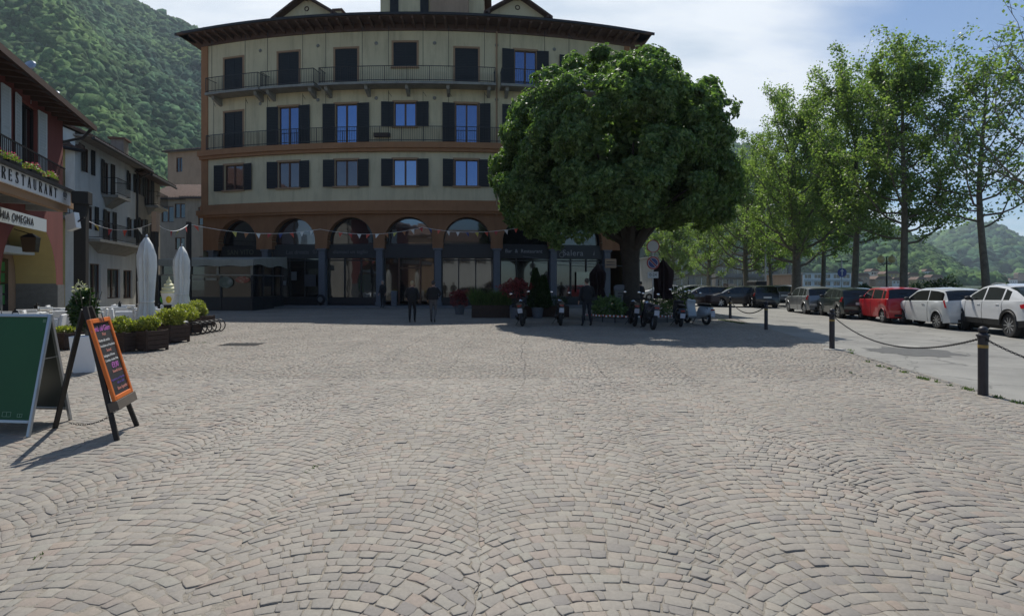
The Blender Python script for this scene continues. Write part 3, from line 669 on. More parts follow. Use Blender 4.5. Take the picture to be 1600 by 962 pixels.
cols = [th(328)] + [(ta[i] + ta[i + 1]) / 2 for i in range(6)] + [th(950)]
for i, t in enumerate(cols):
    m = MB(); K = BM(t)
    m.box((0, 0.30, 2.15), (0.46, 0.5, 3.66), 0, K); m.box((0, 0.30, 4.04), (0.66, 0.62, 0.14), 0, K); m.box((0, 0.30, 0.24), (0.56, 0.58, 0.26), 0, K)
    m.build('column', MT['granite'], bld, bevel=0.02)
# shop bays
shopg = {0: 'panedark', 1: 'panedim', 2: 'paneshop', 3: 'paneshop', 4: 'panedark', 5: 'panedark', 6: 'panedark'}
lowg = {0: 'panedark', 1: 'panedark', 2: 'paneshop', 3: 'panedark', 4: 'panedark', 5: 'panedark', 6: 'panedark'}
for i, a in enumerate(ta):
    K = BM(a)
    # lunette
    pts = [(-rad, 4.35)] + [(rad * -math.cos(math.pi * k / 20), zs + rad * math.sin(math.pi * k / 20)) for k in range(21)] + [(rad, 4.35)]
    m = MB(); m.prism(pts, 0.56, 0.60, 0, K); lun = m.build('fanlight', MT[shopg[i]], bld)
    m = MB()
    for k in range(20):
        p0 = (rad * -math.cos(math.pi * k / 20) * 0.97, 0.52, zs + rad * math.sin(math.pi * k / 20) * 0.97); p1 = (rad * -math.cos(math.pi * (k + 1) / 20) * 0.97, 0.52, zs + rad * math.sin(math.pi * (k + 1) / 20) * 0.97)
        m.bar(p0, p1, 0.07, 0.06, 0, K)
    m.box((0, 0.52, 4.42), (3.3, 0.06, 0.07), 0, K)
    if i in (2,): m.bar((-1.2, 0.515, 5.3), (-0.4, 0.515, 5.05), 0.06, 0.03, 0, K)
    m.build('fanlight_frame', MT['shopdark'], bld)
    m = MB(); m.box((0, 0.45, 3.90), (3.62, 0.16, 0.92), 0, K); m.build('fascia', MT['shopdark'], bld, bevel=0.01)
    m = MB(); m.box((0, 0.60, 1.93), (3.62, 0.04, 3.1), 0, K); sg = m.build('shop_window', MT[lowg[i]], bld)
    m = MB()
    if i == 3:
        for x in (-1.75, -0.75, 0.75, 1.75): m.box((x, 0.52, 1.8), (0.10, 0.10, 3.3), 1 if abs(x) < 1 else 0, K)
        m.box((0, 0.52, 2.75), (1.5, 0.10, 0.10), 1, K); m.box((0, 0.5, 0.16), (3.6, 0.12, 0.1), 0, K)
    else:
        for x in (-1.75, -0.6, 0.6, 1.75): m.box((x, 0.52, 1.8), (0.08, 0.09, 3.3), 0, K)
        m.box((0, 0.52, 0.42), (3.6, 0.10, 0.55), 0, K); m.box((0, 0.52, 3.3), (3.6, 0.1, 0.08), 0, K)
    m.build('shopfront_frame', [MT['shopdark'], MT['winframe']], bld)
add_text(bld, 'shop_lettering', 'SAN VITO', 0.50, mat('gold_letter', (0.10, 0.12, 0.08), 0.5), BM(th(370), 3.92, 0.35), spacing=1.05)
for px_ in (331, 402):
    m = MB(); m.ell((0, 0, 0), (0.16, 0.015, 0.2), 10, 6, 0, BM(th(px_), 3.92, 0.36)); m.build('shop_lettering', MT['textdim'], bld)
hand = MT['textdim']
add_text(bld, 'shop_lettering', 'Las drestis', 0.42, hand, BM(th(460), 3.88, 0.36), shear=0.15)
for px_ in (421, 488):
    m = MB(); m.torus(0.14, 0.02, 14, 5, 0, BM(th(px_), 3.92, 0.355) @ RX(90)); m.ell((0, 0, 0), (0.05, 0.02, 0.05), 8, 5, 0, BM(th(px_), 3.92, 0.355)); m.build('shop_lettering', hand, bld)
add_text(bld, 'shop_lettering', 'diamoci un taglio', 0.37, hand, BM(th(544), 3.88, 0.36), shear=0.1)
add_text(bld, 'shop_lettering', 'Bar  &  Restaurant', 0.36, MT['text'], BM(th(820), 3.95, 0.36))
add_text(bld, 'shop_lettering', 'Salera', 0.60, MT['text'], BM(th(898), 3.85, 0.36), spacing=1.1)
add_text(bld, 'shop_lettering', '16', 0.62, MT['text'], BM(th(934), 3.9, 0.36), shear=0.2)
m = MB(); K = BM(th(880), 3.72, 0.355) @ RX(90); m.torus(0.17, 0.022, 16, 5, 0, K); m.tube([(-0.15, 0.1, 0), (0.1, 0.3, 0), (0.5, -0.05, 0)], 0.018, 5, 0, K); m.build('shop_lettering', MT['text'], bld)
# windows
for (i, w_, z0, z1, s_, g_) in spec:
    pw = 0.86 if z0 > 11 else 0.80
    tall = (z1 - z0) > 2.3
    if g_ == 'panesky': g_ = ('panesky', 'panesky3', 'panesky2')[int(i * 2 + z0) % 3]
    window(bld, BM(tw[i], z0), w_, z1 - z0, s_, MT[g_] if g_ else None, sill=not tall, pw=pw)
# reflected bits of curtain: none. balconies
def balcony(t0, t1, z, proj, slab=True, name='balcony'):
    m = MB()
    if slab:
        ring_band(m, -proj, 0.0, z - 0.17, z, t0, t1); 
        b = m.build(name, MT['concrete'], bld)
        k = max(2, int((t1 - t0) * BR / 2.6) + 1); br_ = MB()
        for j in range(k):
            t = t0 + 0.009 + (t1 - t0 - 0.018) * j / (k - 1)
            K = BM(t, z - 0.17); br_ = MB()
            br_.add([(-0.11, 0, 0), (0.11, 0, 0), (0.11, -proj * 0.8, 0), (-0.11, -proj * 0.8, 0), (-0.11, 0, -0.55), (0.11, 0, -0.55), (0.11, -proj * 0.72, -0.24), (-0.11, -proj * 0.72, -0.24)],
                    [(0, 1, 2, 3), (4, 5, 6, 7), (0, 1, 5, 4), (1, 2, 6, 5), (2, 3, 7, 6), (3, 0, 4, 7)], 0, K)
            br_.build('bracket', MT['concrete'], b)
    par = b if slab else bld
    r = MB(); i0 = -proj + 0.05
    for zz_ in (0.08, 1.02): ring_band(r, i0 - 0.02, i0 + 0.02, z + zz_, z + zz_ + 0.04, t0 + 0.001, t1 - 0.001)
    k = int((t1 - t0) * BR / 0.125)
    for j in range(k + 1):
        t = t0 + 0.0012 + (t1 - t0 - 0.0024) * j / k; K = BM(t, z, i0); wdt = 0.04 if j % 12 == 0 or j == k else 0.018
        r.box((0, 0, 0.53), (wdt, wdt, 1.06), 0, K)
    for t in (t0 + 0.001, t1 - 0.001):
        a = BP(t, i0, z); b2 = BP(t, -0.02, z)
        for zz_ in (0.1, 1.04): r.bar(a + Vector((0, 0, zz_)), b2 + Vector((0, 0, zz_)), 0.04, 0.03)
        for j in range(1, int(proj / 0.13)):
            p = a.lerp(b2, j * 0.13 / proj); r.box((p.x, p.y, p.z + 0.53), (0.018, 0.018, 1.0))
    r.build('railing', MT['ironpale'], par)
for (a, b2) in ((320.5, 404), (406, 491), (497, 775), (783, 962)):
    balcony(th(a, 1.0), th(b2, 1.0), 15.3, 1.05)
balcony(th(320, .4), th(958, .4), 11.42, 0.38, slab=False)
# thin awning rods from the balconies up
def rods(cols_, z0, z1, inn):
    for px_ in cols_:
        m = MB(); t = th(px_, -inn); p = BP(t, inn, 0)
        m.tube([(p.x, p.y, z0), (p.x, p.y, z1)], 0.016, 5); K = BM(t, z1 - 0.1, inn); m.bar(K @ Vector((0, 0, 0)), K @ Vector((0.25, -0.1, -0.35)), 0.02, 0.02)
        m.build('awning_rod', MT['iron'], bld)
rods([331, 383, 418, 473, 509, 566, 607, 661, 701, 757, 797, 851, 889], 16.3, 19.1, -0.95)
rods([334, 384, 418, 473, 509, 607, 661, 701, 757], 11.4, 14.9, -0.34)
m = MB(); t = th(776); p = BP(t, -0.09, 0); m.tube([(p.x, p.y, 6.4), (p.x, p.y, 19.2)], 0.06, 8); m.build('downpipe', MT['trim'], bld)
# little grey vents and lamp spots on the top wall
for px_ in (407, 497, 588, 679, 776, 866):
    m = MB(); m.lathe([(0.10, 0), (0.13, 0.03), (0.06, 0.08)], 10, 0, BM(th(px_), 18.3) @ RX(90)); m.build('wall_vent', MT['concrete'], bld)
    m = MB(); m.lathe([(0.10, 0), (0.13, 0.03), (0.06, 0.08)], 10, 0, BM(th(px_), 14.5) @ RX(90)); m.build('wall_vent', MT['concrete'], bld)
# geranium box on the second floor balcony
m = MB(); K = BM(th(596, .3), 11.45, -0.2); m.box((0, 0, 0.45), (1.1, 0.25, 0.25), 0, K); m.build('flower_box', MT['plank'], bld)
# eaves, roof
m = MB(); ring_band(m, -1.22, 0.05, 19.62, 19.74, tL - 0.02, tR + 0.02); ring_band(m, -0.10, 0.05, 19.15, 19.62, tL - 0.002, tR + 0.002)
for k in range(46):
    t = tL + (tR - tL) * k / 45; K = BM(t, 19.62)
    m.add([(-0.08, 0, 0), (0.08, 0, 0), (0.08, -1.15, 0), (-0.08, -1.15, 0), (-0.08, 0, -0.36), (0.08, 0, -0.36), (0.08, -1.12, -0.12), (-0.08, -1.12, -0.12)], [(0, 1, 2, 3), (4, 5, 6, 7), (0, 1, 5, 4), (1, 2, 6, 5), (2, 3, 7, 6), (3, 0, 4, 7)], 0, K)
for (a, b2, s) in ((pl0, bl, -1), (pr0, br, 1)):
    d = (b2 - a).normalized(); nn = Vector((s * d.y, -s * d.x, 0)) if s > 0 else Vector((-d.y, d.x, 0))
    q0 = a - d * 1.2; q1 = b2 + d * 1
    m.add([q0 + nn * 1.2 + Vector((0, 0, 19.62)), q1 + nn * 1.2 + Vector((0, 0, 19.62)), q1 + Vector((0, 0, 19.62)), q0 + Vector((0, 0, 19.62)), q0 + nn * 1.2 + Vector((0, 0, 19.735)), q1 + nn * 1.2 + Vector((0, 0, 19.735)), q1 + Vector((0, 0, 19.735)), q0 + Vector((0, 0, 19.735))],
          [(0, 1, 2, 3), (4, 5, 6, 7), (0, 1, 5, 4), (1, 2, 6, 5), (2, 3, 7, 6), (3, 0, 4, 7)])
m.build('eaves', MT['eavewood'], bld)
m = MB(); ring_band(m, -1.34, -1.21, 19.66, 19.82, tL - 0.024, tR + 0.024); m.build('gutter', MT['gutter'], bld)
m = MB(); k = 60
A_ = [BP(tL - 0.022 + (tR - tL + 0.044) * i / k, -1.28, 19.76) for i in range(k + 1)]; B_ = [BP(tL + 0.10 + (tR - tL - 0.2) * i / k, 6.8, 22.6) for i in range(k + 1)]
Cc = [Vector((bl.x - 1.2 + (br.x - bl.x + 2.4) * i / k, bl.y + 1, 19.76)) for i in range(k + 1)]
for i in range(k): m.quad(A_[i], A_[i + 1], B_[i + 1], B_[i]); m.quad(B_[i], B_[i + 1], Cc[i + 1], Cc[i])
m.add([A_[0], B_[0], Cc[0]], [(0, 1, 2)]); m.add([A_[-1], B_[-1], Cc[-1]], [(0, 1, 2)])
rf = m.build('roof', MT['roof'], bld)
# dormers: two small gables and a tall middle one
def dormer(px, wd, z0, zw, inn, dep, gable=True, over=0.55, rise=1.0):
    t = th(px); K = BM(t, 0, inn)
    m = MB(); m.box((0, dep / 2, (z0 + zw) / 2), (wd, dep, zw - z0), 0, K)
    if gable: m.prism([(-wd / 2, zw), (wd / 2, zw), (0, zw + rise)], 0, dep, 0, K)
    d = m.build('dormer', MT['cream'], bld)
    m = MB(); sl = rise / (wd / 2); W2 = wd / 2 + over
    for s in (-1, 1):
        pa = (s * W2, zw - over * sl); pb = (0, zw + rise + 0.02)
        m.prism([pa, pb, (0, pb[1] + 0.16), (s * W2, pa[1] + 0.16)], -over, dep, 0, K)
    for x in (-wd / 2 - 0.2, 0, wd / 2 + 0.2):
        zt_ = zw + rise - abs(x) * sl - 0.08
        m.box((x, -over / 2, zt_), (0.14, over, 0.18), 0, K)
    m.build('dormer_roof', MT['darkwood'], d)
    return d, K
d1, K1 = dormer(464, 4.0, 19.8, 21.15, 1.3, 4.5, rise=1.25)
m = MB(); m.torus(0.15, 0.035, 14, 6, 0, K1 @ T(0, -0.03, 21.65) @ RX(90)); m.build('roundel', MT['darkwood'], d1)
window(d1, K1 @ T(0, 0, 20.0), 1.9, 0.95, 'closed', None, sill=False, trimmat=None)
d3, K3 = dormer(813, 3.9, 19.8, 21.15, 1.2, 4.5, rise=1.2)
m = MB(); m.torus(0.15, 0.035, 14, 6, 0, K3 @ T(0, -0.03, 21.65) @ RX(90)); m.build('roundel', MT['darkwood'], d3)
window(d3, K3 @ T(0, 0, 20.0), 1.9, 0.95, 'closed', None, sill=False, trimmat=None)
d2, K2 = dormer(671, 7.4, 19.8, 23.6, 1.5, 5.5, rise=1.6)
window(d2, K2 @ T(-1.62, 0, 21.05), 1.5, 1.6, 'open', MT['panesky'], sill=False, pw=0.6, trimmat=None)
m = MB(); m.box((1.3, -0.35, 21.4), (2.7, 0.7, 3.2), 0, K2); m.build('stair_housing', MT['tanwall'], d2)
for (px_, inn, wd, zt_) in ((512, 1.6, 0.5, 21.5), (883, 2.2, 1.15, 21.2)):
    K = BM(th(px_), 0, inn); m = MB(); m.box((0, 0.4, (19.8 + zt_) / 2), (wd, 0.8, zt_ - 19.8), 0, K); ch = m.build('chimney', MT['cream'], bld)
    m = MB(); m.box((0, 0.4, zt_ + 0.06), (wd + 0.25, 1.05, 0.12), 0, K); m.build('chimney_cap', MT['roof'], ch)
# low pavement along the arcade
m = MB(); ring_band(m, -2.3, 1.2, -0.02, 0.11, tL - 0.03, tR + 0.03); struct(m.build('pavement', mat('pavement_slabs', (0.17, 0.165, 0.16), 0.85, var=0.2, vscale=2.5), bevel=0.01), 'low stone pavement in front of the arcade')

# ------------------------------------------------------------ left side of the square
def plain_house(name, label, P0, P1, dep, H, wallm, roofm='roof', wins=(), over=0.5, eave='greywall', roofrise=2.2, plinth=None, cat='building', z0=0.0, shut='shutter', ridge=True, trimm=None):
    P0 = Vector((P0[0], P0[1], 0)); P1 = Vector((P1[0], P1[1], 0)); d = (P1 - P0); L = d.length; d.normalize(); K = frame(P0, d)
    o = thing(name, label, cat, (P0.x, P0.y, 0), baked=True)
    ops = [(a - w_ / 2, a + w_ / 2, b, b + h_) for (a, b, w_, h_, *r) in wins]
    m = MB(); wallgrid(m, lambda s, dd, z: K @ Vector((s, dd, z)), 0, L, z0, H, ops, ds=2.0, rev=0.22)
    m.quad(K @ Vector((0, 0, z0)), K @ Vector((0, dep, z0)), K @ Vector((0, dep, H)), K @ Vector((0, 0, H))); m.quad(K @ Vector((L, 0, z0)), K @ Vector((L, dep, z0)), K @ Vector((L, dep, H)), K @ Vector((L, 0, H))); m.quad(K @ Vector((0, dep, z0)), K @ Vector((L, dep, z0)), K @ Vector((L, dep, H)), K @ Vector((0, dep, H)))
    if ridge:
        for x in (0, L): m.add([K @ Vector((x, 0, H)), K @ Vector((x, dep, H)), K @ Vector((x, dep / 2, H + roofrise - 0.15))], [(0, 1, 2)])
    m.build('wall', MT[wallm], o)
    for (a, b, w_, h_, st_, *r) in wins:
        window(o, K @ T(a, 0, b), w_, h_, st_, MT[r[0]] if r else MT['panedark'], sill=h_ < 1.9, shut=(r[1] if len(r) > 1 else shut), trimmat=trimm, pw=w_ * 0.45)
    sl = roofrise / (dep / 2)
    if ridge:
        m = MB()
        for s, y0 in ((1, -over), (-1, dep + over)):
            ya, yb = y0, dep / 2; za = H - over * sl * 1.0 + 0.1; zb_ = H + roofrise + 0.1
            for zz2 in (0,):
                vs = [(-0.3, ya, za), (L + 0.3, ya, za), (L + 0.3, yb, zb_), (-0.3, yb, zb_), (-0.3, ya, za + 0.12), (L + 0.3, ya, za + 0.12), (L + 0.3, yb, zb_ + 0.12), (-0.3, yb, zb_ + 0.12)]
                m.add(vs, [(0, 1, 2, 3), (4, 5, 6, 7), (0, 1, 5, 4), (1, 2, 6, 5), (2, 3, 7, 6), (3, 0, 4, 7)], 0, K)
            # rows of round tiles
        nrow = int((L + 0.6) / 0.28)
        for j in range(nrow + 1):
            x = -0.3 + j * (L + 0.6) / nrow
            m.tube([(x, -over - 0.03, H - over * sl + 0.2), (x, dep / 2, H + roofrise + 0.2)], 0.07, 5, 0, K)
        m.build('roof', MT[roofm], o)
    else:
        m = MB(); m.box((L / 2, dep / 2 - over / 2, H + 0.1), (L + 0.6, dep + over * 2, 0.2), 0, K); m.build('roof', MT[roofm], o)
    m = MB(); m.box((L / 2, -over / 2, H - over * sl * 0.5 - 0.02), (L + 0.5, over, 0.1), 0, K); m.build('soffit', MT[eave], o)
    m = MB(); m.tube([(-0.3, -over - 0.06, H - over * sl + 0.05), (L + 0.3, -over - 0.06, H - over * sl + 0.05)], 0.09, 8, 0, K); m.build('gutter', MT['gutter'], o)
    return o, K, L

# red restaurant house with the arch
ke = Vector((-18.99, 23.0, 0)); dR = Vector((-0.432, 1, 0)).normalized()
L1 = 15.0; s_end = L1; P0 = ke - dR * L1
rest = thing('restaurant_house', 'red rendered two storey restaurant with white shutters, yellow arch and dark eaves', 'building', (P0.x, P0.y, 0), baked=True)
KR = frame(P0, dR); Hr = 8.55
def sR(px):                               # distance along the red wall for a photo column
    k = (px - 800) / F; return (k * P0.y - P0.x) / (dR.x - k * dR.y)
def zR(px, py): s = sR(px); return ZH(py, P0.y + dR.y * s)
arc_s = [sR(12) , sR(12) - 6.0]; arad = 2.25; aspr = 1.55 + 0.2
wins_r = [(sR(45), zR(45, 264) , 1.5, 2.35), (sR(-5) - 0.6, zR(45, 264), 1.5, 2.35), (sR(-5) - 5.0, zR(45, 264), 1.5, 2.35)]
mb = MB()
a1 = (sR(86) + sR(-14) ) / 2
ops = [(a - w_ / 2, a + w_ / 2, b, b + h_) for a, b, w_, h_ in wins_r]
wallgrid(mb, lambda s, d, z: KR @ Vector((s, d, z)), 0, L1, 4.45, Hr, ops, ds=3, rev=0.3)
arches = []
aR = 2.45; ac1 = L1 - 0.75 - aR; ac2 = ac1 - 2 * aR - 1.0
asp = 1.65
def lowR(s):
    for a in (ac1, ac2):
        if abs(s - a) < aR: return asp + math.sqrt(aR * aR - (s - a) ** 2) * 1.0
    return 0.0
ss = {0.0, L1}
for a in (ac1, ac2):
    for k in range(33): ss.add(a - aR * math.cos(math.pi * k / 32))
ss = sorted(ss)
for p, q in zip(ss[:-1], ss[1:]):
    zl, zr = lowR(p + 1e-4), lowR(q - 1e-4)
    mb.quad(KR @ Vector((p, 0, zl)), KR @ Vector((q, 0, zr)), KR @ Vector((q, 0, 4.45)), KR @ Vector((p, 0, 4.45)))
me_ = MB(); me_.quad(KR @ Vector((L1, 0, 0)), KR @ Vector((L1, 8, 0)), KR @ Vector((L1, 8, Hr)), KR @ Vector((L1, 0, Hr))); me_.build('end_wall', MT['greywall'], rest)
mb.quad(KR @ Vector((0, 0, 0)), KR @ Vector((0, 8, 0)), KR @ Vector((0, 8, Hr)), KR @ Vector((0, 0, Hr))); mb.quad(KR @ Vector((0, 8, 0)), KR @ Vector((L1, 8, 0)), KR @ Vector((L1, 8, Hr)), KR @ Vector((0, 8, Hr)))
mb.build('wall', MT['red'], rest)
m = MB()
for a in (ac1, ac2):
    for k in range(32):
        t0, t1 = math.pi * k / 32, math.pi * (k + 1) / 32
        for ra, rb in ((aR - 0.001, aR - 0.001),):
            m.quad(KR @ Vector((a - aR * math.cos(t0), 0.003, asp + aR * math.sin(t0))), KR @ Vector((a - aR * math.cos(t1), 0.003, asp + aR * math.sin(t1))), KR @ Vector((a - aR * math.cos(t1), 1.3, asp + aR * math.sin(t1))), KR @ Vector((a - aR * math.cos(t0), 1.3, asp + aR * math.sin(t0))))
m.build('arch_soffit', MT['yellow'], rest)
m = MB()
for a in (ac1, ac2):
    for s in (-1, 1): m = MB(); m.quad(KR @ Vector((a + s * aR, 0.0, 0)), KR @ Vector((a + s * aR, 1.3, 0)), KR @ Vector((a + s * aR, 1.3, asp)), KR @ Vector((a + s * aR, 0.0, asp))); m.build('plinth', MT['stone'], rest)
m = MB(); m.box(((L1 + ac1 + aR) / 2 + 0.01, -0.02, 0.8), (L1 - ac1 - aR + 0.03, 0.06, 1.6), 0, KR); m.build('plinth', MT['stone'], rest)
m = MB(); m.box(((ac1 - aR + ac2 + aR) / 2, -0.02, 0.8), (1.0, 0.06, 1.6), 0, KR); m.build('plinth', MT['stone'], rest)
m = MB(); m.box((L1 / 2, 1.36, 2.2), (L1 - 0.1, 0.1, 4.4), 0, KR); m.build('arcade_back_wall', MT['tanwall'], rest)
m = MB(); m.box((ac1, 1.26, 1.3), (3.2, 0.06, 2.6), 0, KR); m.build('shop_window', MT['panedark'], rest)
gr = mat('green_poster', (0.03, 0.20, 0.05), 0.5)
for k in range(4):
    m = MB(); m.box((ac1 + 0.9, 1.2, 2.3 - k * 0.42), (0.55, 0.03, 0.34), 0, KR); m.build('poster', gr, rest)
m = MB(); m.box((ac1 + 0.2, 0.9, 2.9), (3.6, 0.7, 0.25), 0, KR); m.build('inner_awning', MT['offwhite'], rest)
for a, b, w_, h_ in wins_r:
    window(rest, KR @ T(a, 0, b), w_, h_, 'open', MT['panedark'], sill=False, shut='offwhite', trimmat=None, frm='black', pw=0.56)
# balcony of the red house with flower boxes
zb = zR(98, 322); LB = L1 - 3.4
m = MB(); m.box((LB / 2, -0.55, zb - 0.12), (LB, 1.1, 0.2), 0, KR); bal = m.build('balcony', MT['concrete'], rest, bevel=0.01)
for k in range(7): m = MB(); m.box((LB - 0.3 - k * 2.0, -0.5, zb - 0.43), (0.22, 0.95, 0.40), 0, KR); m.build('bracket', MT['concrete'], bal)
m = MB()
for zz3 in (0.1, 1.0): m.box((LB / 2, -1.05, zb + zz3), (LB, 0.04, 0.04), 0, KR)
k = int((LB - 0.1) / 0.12)
for j in range(k + 1): m.box((0.05 + j * (LB - 0.1) / k, -1.05, zb + 0.55), (0.018, 0.018, 0.9), 0, KR)
m.build('railing', MT['iron'], bal)
m = MB(); m.box((L1 / 2, 3.6, Hr + 1.15), (L1 + 1.2, 9.0, 0.1), 0, KR @ T(0, 0, 0)) if False else None
m = MB(); vs = [(-0.5, -1.0, Hr - 0.18), (L1 + 0.75, -1.0, Hr - 0.18), (L1 + 0.75, 4, Hr + 1.5), (-0.5, 4, Hr + 1.5)]; vs += [(x, y, z + 0.22) for x, y, z in vs]
m.add(vs, [(0, 1, 2, 3), (4, 5, 6, 7), (0, 1, 5, 4), (1, 2, 6, 5), (2, 3, 7, 6), (3, 0, 4, 7)], 0, KR)
vs = [(-0.5, 8.5, Hr - 0.12), (L1 + 0.75, 8.5, Hr - 0.12), (L1 + 0.75, 4, Hr + 1.5), (-0.5, 4, Hr + 1.5)]; vs += [(x, y, z + 0.22) for x, y, z in vs]
m.add(vs, [(0, 1, 2, 3), (4, 5, 6, 7), (0, 1, 5, 4), (1, 2, 6, 5), (2, 3, 7, 6), (3, 0, 4, 7)], 0, KR)
for k in range(24): m.box((-0.3 + k * 0.67, -0.45, Hr - 0.08), (0.12, 0.95, 0.16), 0, KR)
rr_ = m.build('roof', MT['darkwood'], rest)
m = MB(); m.box((ac1 - 1.2, 2.2, Hr + 1.1), (0.55, 0.55, 1.6), 0, KR); ch = m.build('chimney', MT['greywall'], rest)
m = MB(); m.box((ac1 - 1.2, 2.2, Hr + 1.98), (0.85, 0.85, 0.1), 0, KR); m.build('chimney_cap', MT['roof'], ch)
m = MB(); m.tube([(-0.5, -0.83, Hr - 0.04), (L1 + 0.75, -0.83, Hr - 0.04)], 0.1, 8, 0, KR); m.tube([(L1 + 0.7, -0.83, Hr - 0.06), (L1 + 0.75, -0.5, Hr - 0.5), (L1 + 0.35, 0.25, Hr - 0.9), (L1 + 0.25, 0.35, Hr - 1.6), (L1 + 0.25, 0.35, 0.2)], 0.06, 8, 0, KR); m.build('gutter', MT['gutter'], rest)
# fixed sign on the wall, cut by the picture edge
def sRo(px, off):
    k = (px - 800) / F; inw = Vector((-dR.y, dR.x, 0)); Q = P0 - inw * off; return (k * Q.y - Q.x) / (dR.x - k * dR.y)
def zRo(px, py, off):
    s = sRo(px, off); inw = Vector((-dR.y, dR.x, 0)); Q = P0 - inw * off + dR * s; return ZH(py, Q.y)
s0 = sRo(71, 1.0); zt = zRo(60, 350, 1.0)
m = MB(); m.box((s0 - 2.3, -1.0, zt), (4.6, 0.06, 0.42), 0, KR); sg = m.build('sign_board', MT['offwhite'], rest)
add_text(sg, 'sign_lettering', 'VECCHIA OMEGNA', 0.34, MT['textdark'], KR @ T(s0 - 2.75, -1.04, zt), spacing=1.15)
m = MB(); K = KR @ T(sRo(48, 0.45), -0.45, zRo(48, 370, 0.45)); m.box((0, 0, -0.28), (0.34, 0.34, 0.5), 0, K, top=(1.25, 1.25)); m.box((0, 0, 0.05), (0.46, 0.46, 0.14), 1, K, top=(0.2, 0.2)); m.bar((0, 0, 0.1), (0, 0.45, 0.25), 0.03, 0.03, 1, K); m.build('lantern', [mirror_glass('lantern_glass', (0.5, 0.45, 0.3), 0.15, base=(0.06, 0.05, 0.03)), MT['iron']], rest)

# link house between, ochre, with a balcony
lk, KL, LL = plain_house('link_house', 'narrow ochre house with iron balcony squeezed between red restaurant and white house', (-25.5, 27.5), (-24.2, 30.0), 6, 9.2, 'yellow', wins=((1.4, 5.4, 0.9, 2.3, 'open'), (1.4, 1.0, 1.2, 2.4, 'open', 'panedark', None)), over=0.4)
m = MB(); m.box((1.4, -0.5, 5.2), (2.4, 1.0, 0.14), 0, KL)
for j in range(15): m.box((0.25 + j * 0.165, -0.97, 5.8), (0.02, 0.02, 1.05), 1, KL)
for z_ in (5.4, 6.35): m.box((1.4, -0.97, z_), (2.4, 0.035, 0.035), 1, KL)
m.build('balcony', [MT['concrete'], MT['iron']], lk)
# white house
q0 = Vector((PX(117, 29.8), 29.8, 0)); dW = Vector((-0.30, 1, 0)).normalized()
def sW(px): k = (px - 800) / F; return (k * q0.y - q0.x) / (dW.x - k * dW.y)
def zW(px, py): s = sW(px); return ZH(py, q0.y + dW.y * s)
Lw = sW(212)
def win(px, y0, y1, wd, st_='open', *r): return (sW(px), zW(px, y1), wd, zW(px, y0) - zW(px, y1), st_, *r)
# eave height from the photo
Hw = zW(124, 214) + 0.15
wl = [win(136, 232, 270, 0.8), win(167, 254, 304, 0.95), win(204, 270, 298, 0.8),
      win(142, 322, 358, 0.8), win(170, 330, 376, 0.95), win(205, 342, 370, 0.8), win(149, 412, 468, 1.5, 'open', 'panedark', None), win(178, 420, 466, 2.0, 'open', 'panedark', None), win(200, 422, 466, 1.6, 'open', 'panedark', None)]
q1 = q0 + dW * Lw
wh, KW, LW = plain_house('white_house', 'white rendered house with dark shutters and a small central balcony', (q0.x, q0.y), (q1.x, q1.y), 9, Hw, 'whitewall', wins=wl, over=0.9, eave='greywall', roofrise=2.0)
def small_balc(par, K, s, z, wd, pr, name='balcony'):
    m = MB(); m.box((s, -pr / 2, z - 0.1), (wd, pr, 0.16), 0, K)
    m.add([(s - wd * .4, 0, z - .18), (s + wd * .4, 0, z - .18), (s + wd * .4, -pr * .8, z - .18), (s - wd * .4, -pr * .8, z - .18), (s - wd * .25, 0, z - .75), (s + wd * .25, 0, z - .75)], [(0, 1, 2, 3), (0, 4, 5, 1), (3, 2, 5, 4), (0, 3, 4), (1, 5, 2)], 0, K)
    b = m.build(name, MT['concrete'], par)
    m = MB()
    for zz4 in (0.08, 1.0):
        m.box((s, -pr + 0.03, z + zz4), (wd, 0.035, 0.035), 0, K)
        for x in (s - wd / 2 + .02, s + wd / 2 - .02): m.box((x, -pr / 2, z + zz4), (0.035, pr, 0.035), 0, K)
    nb_ = int(wd / 0.13)
    for j in range(nb_ + 1): m.box((s - wd / 2 + j * wd / nb_, -pr + 0.03, z + 0.54), (0.016, 0.016, 0.9), 0, K)
    m.build('railing', MT['iron'], b); return b
small_balc(wh, KW, sW(170), zW(168, 306), 2.0, 0.85)
sB0, sB1 = sW(127), sW(214); small_balc(wh, KW, (sB0 + sB1) / 2, zW(170, 379), sB1 - sB0, 0.9)
m = MB(); m.tube([(LW - 0.15, -0.95, Hw - 0.5), (LW - 0.15, -0.15, Hw - 1.0), (LW - 0.15, -0.12, 0)], 0.06, 8, 0, KW); m.build('downpipe', MT['gutter'], wh)
for (s, px_, z_) in ((sW(150), 0, 0),):
    m = MB(); m.box((s - 1, 3, Hw + 1.6), (0.7, 0.7, 1.7), 0, KW); ch = m.build('chimney', MT['greywall'], wh); m = MB()
    for j in range(3): m.box((s - 1, 3, Hw + 2.3 + j * 0.22), (0.95, 0.95, 0.08), 0, KW)
    m.build('chimney_cap', MT['roof'], ch)
